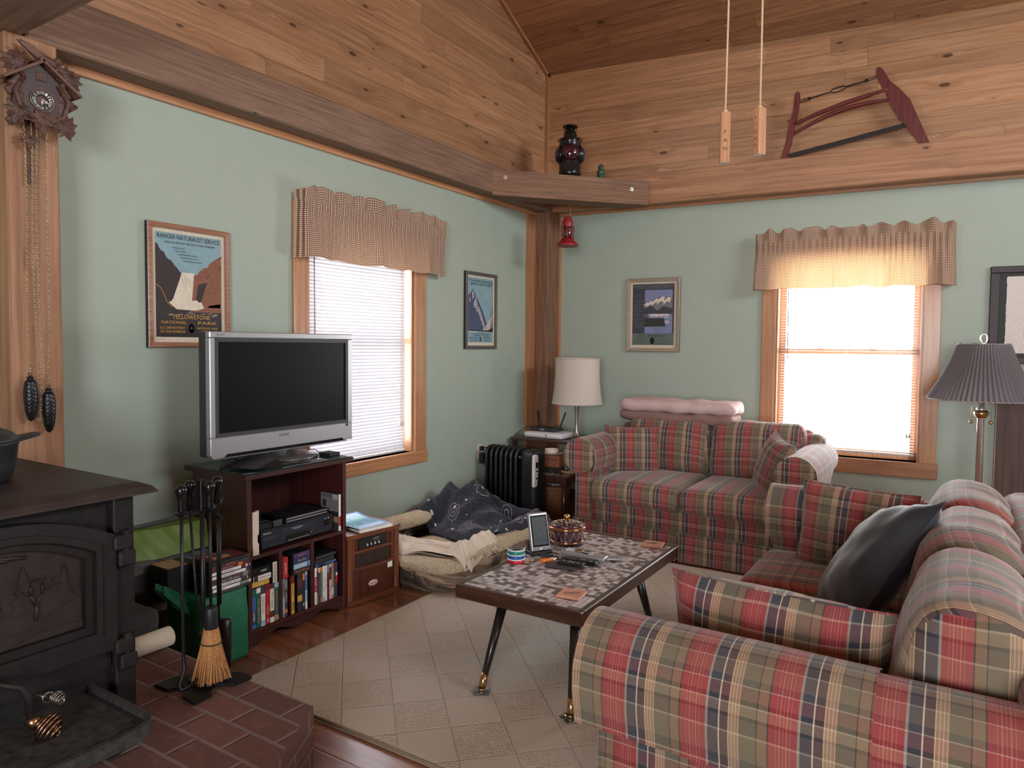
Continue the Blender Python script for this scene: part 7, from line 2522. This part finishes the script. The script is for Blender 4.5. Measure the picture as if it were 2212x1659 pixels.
FP = frame_right(3.80, 1.630, 0)
fpic = thing('framed_print', 'landscape print with a white mat in a dark frame at the right edge', 'picture', FP @ Vector((0, -.32, 0)))
m = MB()
for a in ((-.41, -.33, .41, -.285), (-.41, .285, .41, .33), (-.41, -.285, -.355, .285), (.355, -.285, .41, .285)): m.box(a[0], a[1], 0, a[2], a[3], .024, bev=.004, M=FP)
m.build('frame', pm('dark_plum_frame', srgb(48, 34, 38), .5), fpic)
m = MB(); m.box(-.36, -.29, .006, .36, .29, .010, 0, M=FP)
m.build('backing', INK, fpic)
m = MB()
r = random.Random(3)
edge = [(-.315 + r.uniform(-.002, .002), y) for y in [-.24 + .48 * i / 40 for i in range(41)]]
m.prism([(.33, -.26), (.33, .26)] + [(x, y * 1.083) for x, y in edge[::-1]], .010, .0115, M=FP); m.build('deckled_mat', pm('warm_white_paper', srgb(222, 212, 206), .8), fpic)
m = MB(); m.box(-.21, -.16, .0115, .26, .13, .0118, 0, M=FP); m.box(-.21, -.16, .0118, .26, -.03, .0120, 1, M=FP); m.box(-.21, -.045, .0119, .26, -.01, .0122, 2, M=FP)
m.build('print', [SKYB, RUST, RUSTL], fpic)
bd = thing('pine_board', 'dark knotty pine board standing against the wall behind the floor lamp', 'board', frame_right(3.68, 0, .02).translation)
m = MB(); m.box(3.452, 0.0, .020, 3.93, 1.20, .040, bev=.002, M=FRM); m.build('plank', BOARDW, bd, uvf=along(2))
m = MB(); m.box(3.4495, .002, .021, 3.4525, 1.198, .039, M=FRM); m.build('raw_edge', pm('raw_pine_edge', srgb(196, 170, 140), .8), bd)  # window light on the board's side, painted as a pale strip

# ------------------------------------------------------------------ things on the coffee table
TT = .3752
def tin(label, z, side, h=.021):
    t = thing('putty_tin', label, 'tin', (1.487, -2.842, z))
    m = MB(); m.lathe([(.039, 0), (.041, .002), (.041, h - .005), (.040, h - .005)], (1.487, -2.842, z), 36); m.build('tub', side, t)
    m = MB(); m.lathe([(.0405, h - .0055), (.043, h - .005), (.043, h - .001), (.041, h), (.001, h)], (1.487, -2.842, z), 36); m.build('lid', WHITE, t)
    return t
TIN_B, TIN_R, TIN_G = satin('tin_blue', srgb(30, 84, 164), .3), satin('tin_red', srgb(190, 34, 50), .3), satin('tin_green', srgb(24, 134, 118), .3)
tin('red sided round tin at the bottom of the three tin stack', TT, TIN_R)
tin('blue sided round tin in the middle of the three tin stack', TT + .0212, TIN_B)
tt = tin('green sided round tin on top of the three tin stack', TT + .0424, TIN_G)
m = MB(); m.lathe([(.036, .0212), (.036, .0218), (.001, .0218)], (1.487, -2.842, TT + .0424), 32); lbl = m.build('lid_label', satin('lid_dark_teal', srgb(36, 66, 72), .3), tt)
Mt = Matrix.Translation((1.487, -2.842, TT + .0424 + .0218)) @ Matrix.Rotation(math.radians(28), 4, 'Z')
m = MB(); m.text('Schmooze', Mt @ Matrix.Translation((0, 0, 0)), w=.056, h=.014, d=.0004); m.text('ODORLESS', Mt @ Matrix.Translation((0, .02, 0)), w=.03, h=.006, d=.0004); m.build('label_lettering', PAPER, lbl)

wc = thing('weather_clock', 'silver digital weather station on a black stand on the coffee table', 'clock', (1.50, -2.66, TT))
Mw = Matrix.Translation((1.50, -2.655, TT + .105)) @ Matrix.Rotation(math.radians(58), 4, 'Z') @ Matrix.Rotation(math.radians(75), 4, 'X')
m = MB(); m.soft((.105, .185, .022), .008, 5, M=Mw); m.build('case', SILVER, wc)
m = MB(); m.box(-.0445, -.072, .008, .0445, .080, .0125, bev=.002, M=Mw); m.build('black_bezel', GLOSSBLK, wc)
m = MB(); m.box(-.038, -.064, .0120, .038, .072, .0132, M=Mw); lc = m.build('screen', pm('lcd_grey', srgb(84, 90, 92), .2), wc)
m = MB()
m.text('39', Mw @ Matrix.Translation((.010, .050, .0132)), w=.024, h=.020); m.text('0', Mw @ Matrix.Translation((.004, .015, .0132)), w=.014, h=.022); m.text('10:35', Mw @ Matrix.Translation((0, -.040, .0132)), w=.05, h=.018)
m.box(-.037, .032, .0132, .037, .033, .0135, M=Mw); m.box(-.037, -.018, .0132, .037, -.017, .0135, M=Mw)
m.build('digits', pm('lcd_ink', srgb(48, 52, 54), .4), lc)
m = MB(); m.lathe([(.008, .0), (.007, .003), (.001, .003)], n=16, M=Mw @ Matrix.Translation((0, -.083, .009))); m.build('button', CHROME, wc)
m = MB(); m.soft((.115, .075, .014), .006, 4, M=Matrix.Translation((1.503, -2.655, TT + .0075)) @ Matrix.Rotation(math.radians(58), 4, 'Z'))
m.prism([(-.04, 0), (.03, 0), (-.006, .055), (-.016, .055)], -.035, .035, M=Matrix.Translation((1.485, -2.645, TT + .01)) @ Matrix.Rotation(math.radians(58), 4, 'Z') @ Matrix(((0, 0, 1, 0), (-1, 0, 0, 0), (0, 1, 0, 0), (0, 0, 0, 1))))
m.build('stand', BLACK, wc)

JX, JY = 1.535, -2.425
jr = thing('lidded_candy_dish', 'copper and plum lustre glass candy dish with a lid on the coffee table', 'dish', (JX, JY, TT))
LUST = pm('copper_lustre_glass', (.42, .19, .12), .12, .85); PLUM = pm('plum_lustre_glass', (.055, .028, .045), .10, .4, coat=1.0); PINKL = pm('pink_gold_rim', (.62, .40, .34), .15, .8)
m = MB(); m.lathe([(.060, .012), (.082, .016), (.088, .022), (.086, .028), (.085, .07), (.087, .074)], (JX, JY, TT), 48); bd_ = m.build('bowl', PLUM, jr)
m = MB(); m.lathe([(.0865, .012), (.090, .018), (.0885, .024)], (JX, JY, TT), 48); m.build('foot_rim', LUST, bd_)
for k in range(4):
    m = MB(); a = k * PI / 2 + .5; m.ball((JX + .068 * math.cos(a), JY + .068 * math.sin(a), TT + .0075), (.008, .008, .0075), 10, 7); m.build('foot', LUST, bd_)
m = MB()
for k in range(14):
    a0 = k * 2 * PI / 14
    pts = []
    for i in range(17):
        q = i / 16; aa = a0 + (q - .5) * 2 * PI / 14 * .96
        zz = .030 + .042 * abs(2 * q - 1) ** 1.6
        pts.append((JX + .0868 * math.cos(aa), JY + .0868 * math.sin(aa), TT + zz))
    m.tube(pts, .0012, 4)
m.build('gilt_petals', PINKL, bd_)
m = MB()
for k in range(14):
    a0 = k * 2 * PI / 14; vs = []
    for i in range(9):
        q = i / 8; aa = a0 + (q - .5) * 2 * PI / 14 * .9
        zz = .031 + .042 * abs(2 * q - 1) ** 1.6
        vs += [(JX + .0862 * math.cos(aa), JY + .0862 * math.sin(aa), TT + zz), (JX + .0862 * math.cos(aa), JY + .0862 * math.sin(aa), TT + .073)]
    m.add(vs, [(2 * i, 2 * i + 2, 2 * i + 3, 2 * i + 1) for i in range(8)], 0, True)
m.build('petal_panels', pm('mauve_lustre', (.16, .09, .09), .18, .6), bd_)
m = MB(); m.lathe([(.088, .074), (.098, .080), (.1015, .086), (.099, .094), (.090, .098)], (JX, JY, TT), 48); ld_ = m.build('lid_rim', LUST, jr)
m = MB(); m.lathe([(.091, .097), (.075, .106), (.05, .113), (.034, .116), (.030, .115), (.001, .116)], (JX, JY, TT), 48); lt = m.build('lid', PLUM, jr)
m = MB()
for k in range(14):
    a0 = k * 2 * PI / 14; pts = []
    for i in range(13):
        q = i / 12; aa = a0 + (q - .5) * 2 * PI / 14 * .95
        rr = .088 - .040 * abs(2 * q - 1) ** 1.4
        zz = .116 - .018 * max(0, (rr - .034) / .057) ** 1.2 + .0015
        pts.append((JX + rr * math.cos(aa), JY + rr * math.sin(aa), TT + zz))
    m.tube(pts, .0011, 4)
m.tube([(JX + .034 * math.cos(i * PI / 16), JY + .034 * math.sin(i * PI / 16), TT + .1165) for i in range(32)], .0018, 5, closed=True)
m.build('gilt_petals', PINKL, lt)
m = MB(); m.lathe([(.010, .115), (.008, .122), (.014, .128), (.0165, .136), (.013, .146), (.006, .151), (.001, .152)], (JX, JY, TT), 20)
for k in range(4):
    a = k * PI / 2 + .3; m.tube([(JX + .008 * math.cos(a), JY + .008 * math.sin(a), TT + .124), (JX + .022 * math.cos(a), JY + .022 * math.sin(a), TT + .118)], [.005, .003], 6)
m.build('knob', GOLD if False else pm('gold_lustre', (.72, .45, .16), .14, 1.0), lt)

def remote(name, label, c, L_, W_, H_, rz, mat, z, btns, bm=GREYP, tilt=0.0, cat='remote control', bow=0.0):
    t = thing(name, label, cat, (c[0], c[1], z), rz)
    Mx = Matrix.Translation((c[0], c[1], z)) @ Matrix.Rotation(rz, 4, 'Z') @ Matrix.Rotation(tilt, 4, 'Y') @ Matrix.Translation((0, 0, H_ / 2))
    m = MB(); m.soft((L_, W_, H_), min(.006, H_ * .45), 5, (0, .001, bow), M=Mx); m.build('body', mat, t)
    if btns:
        m = MB()
        for (x, y, sx, sy) in btns: m.box(x - sx / 2, y - sy / 2, H_ / 2 + bow * .6 - .002, x + sx / 2, y + sy / 2, H_ / 2 + bow + .0012, bev=.0008, M=Mx)
        m.build('buttons', bm, t)
    return t, Mx
remote('phone', 'thin dark grey phone under the black remote on the coffee table', (1.705, -2.785), .155, .075, .008, math.radians(10), DKGREY, TT, None, cat='phone')
remote('remote_control', 'slim black remote with white buttons lying on the dark phone', (1.735, -2.755), .125, .046, .012, math.radians(6), BLACK, TT + .0085,
       [(-.04, .006, .006, .006), (-.012, .009, .005, .005), (-.012, -.009, .005, .005), (0, 0, .006, .006), (.012, .009, .005, .005), (.012, -.009, .005, .005), (.034, -.006, .009, .004)], PAPER)
remote('remote_control', 'longer black remote lying between the silver remote and the phone', (1.745, -2.692), .175, .046, .018, math.radians(8), GLOSSBLK, TT, [(.012, .006, .008, .004), (.024, .006, .006, .004), (.06, -.006, .008, .004)], PAPER)
bt = [(-.085 + .012 * i, y, .007, .005) for i in range(12) for y in (-.016, 0.0, .016) if not (3 < i < 7)]
t, Mx = remote('remote_control', 'large silver remote with many small buttons on the coffee table', (1.735, -2.625), .225, .062, .018, math.radians(4), SILVER, TT + .012, bt, WHITE, math.radians(2.0), bow=.006)
m = MB(); m.lathe([(.019, .014), (.021, .0165), (.017, .0185), (.013, .0165)], n=24, M=Mx @ Matrix.Translation((-.028, 0, 0))); m.build('ring_button', COPPER, t)
m = MB()
for (x, y) in ((.012, .014), (.012, -.016)): m.box(x - .016, y - .004, .012, x + .016, y + .004, .0165, bev=.001, M=Mx)
m.build('bar_buttons', BLACK, t)
m = MB(); m.prism([(-.112, -.030), (.112, -.030), (.112, -.024), (-.112, -.024)], -.016, -.008, M=Mx); m.build('foot', SILVER, t)
remote('media_remote', 'grey oval remote tucked under the end of the silver remote', (1.852, -2.555), .10, .05, .014, math.radians(28), SILVER, TT, [(.02, 0, .012, .004)], DKGREY)
remote('mobile_phone', 'black folding phone with a silver end behind the candy dish', (1.475, -2.265), .12, .055, .024, math.radians(35), GLOSSBLK, TT, [(.035, 0, .03, .04)], CHROME, cat='phone')
t = thing('key_ring', 'black key fob and keys on the coffee table', 'keys', (1.575, -2.735, TT))
m = MB(); m.soft((.065, .035, .018), .008, 4, M=Matrix.Translation((1.585, -2.715, TT + .0095)) @ Matrix.Rotation(math.radians(30), 4, 'Z')); m.build('fob', BLACK, t)
m = MB()
for i in range(4): m.box(-.028, -.004, .0, .026, .004, .003, bev=.001, M=Matrix.Translation((1.565 + .004 * i, -2.745 + .008 * i, TT + .001 + .0032 * i)) @ Matrix.Rotation(math.radians(20 + 18 * i), 4, 'Z'))
m.build('keys', STEEL, t)
t = thing('lighter', 'orange cigarette lighter beside the keys', 'lighter', (1.618, -2.757, TT))
m = MB(); m.tube([(1.592, -2.790, TT + .010), (1.628, -2.742, TT + .010)], .0095, 12); m.build('barrel', satin('orange_plastic', srgb(226, 118, 44), .2), t)
m = MB(); m.tube([(1.628, -2.742, TT + .010), (1.637, -2.730, TT + .010)], .009, 12); m.build('metal_cap', CHROME, t)
t = thing('earring', 'tiny gold trinket beside the tin stack', 'trinket', (1.545, -2.80, TT))
m = MB(); m.ball((1.545, -2.805, TT + .006), (.010, .007, .006), 10, 6); m.tube([(1.552, -2.80, TT + .004), (1.568, -2.792, TT + .006), (1.578, -2.80, TT + .003)], .0025, 6); m.build('pendant', BRASS, t)


def coaster(label, cx, cy, rz, art):
    t = thing('coaster', label, 'coaster', (cx, cy, TT), rz)
    Mx = Matrix.Translation((cx, cy, TT)) @ Matrix.Rotation(rz, 4, 'Z')
    m = MB(); m.box(-.052, -.052, 0, .052, .052, .011, bev=.0035, M=Mx); m.build('slab', COASTW, t, uvf=along(0))
    m = MB(); art(m, Mx @ Matrix.Translation((0, 0, .0112))); m.build('burnt_mark', pm('burnt_mark', srgb(96, 62, 62), .8), t)
def art1(m, M_):
    M_ = M_ @ Matrix.Rotation(math.radians(35), 4, 'Z')
    m.text('Aspen', M_, w=.066, h=.022)
    m.tube([M_ @ Vector(p) for p in ((-.04, -.014, 0), (0, -.010, .0), (.036, -.012, 0))], .0009, 4)
def art2(m, M_):
    M_ = M_ @ Matrix.Rotation(math.radians(20), 4, 'Z')
    m.flat([(-.03, .004), (-.012, -.002), (-.006, -.016), (.002, -.016), (.004, -.004), (.02, -.010), (.024, .0), (.016, .012), (.0, .014), (-.01, .006)], .0002, 0, M_)
    m.tube([M_ @ Vector(p) for p in ((-.012, .004, .0003), (-.026, .008, .0003), (-.034, .005, .0003))], .002, 5)
coaster('square wooden coaster with dark script on the near corner of the coffee table', 1.915, -3.095, math.radians(6), art1)
coaster('square wooden coaster with a burnt shape on the far end of the coffee table', 1.925, -2.215, math.radians(10), art2)
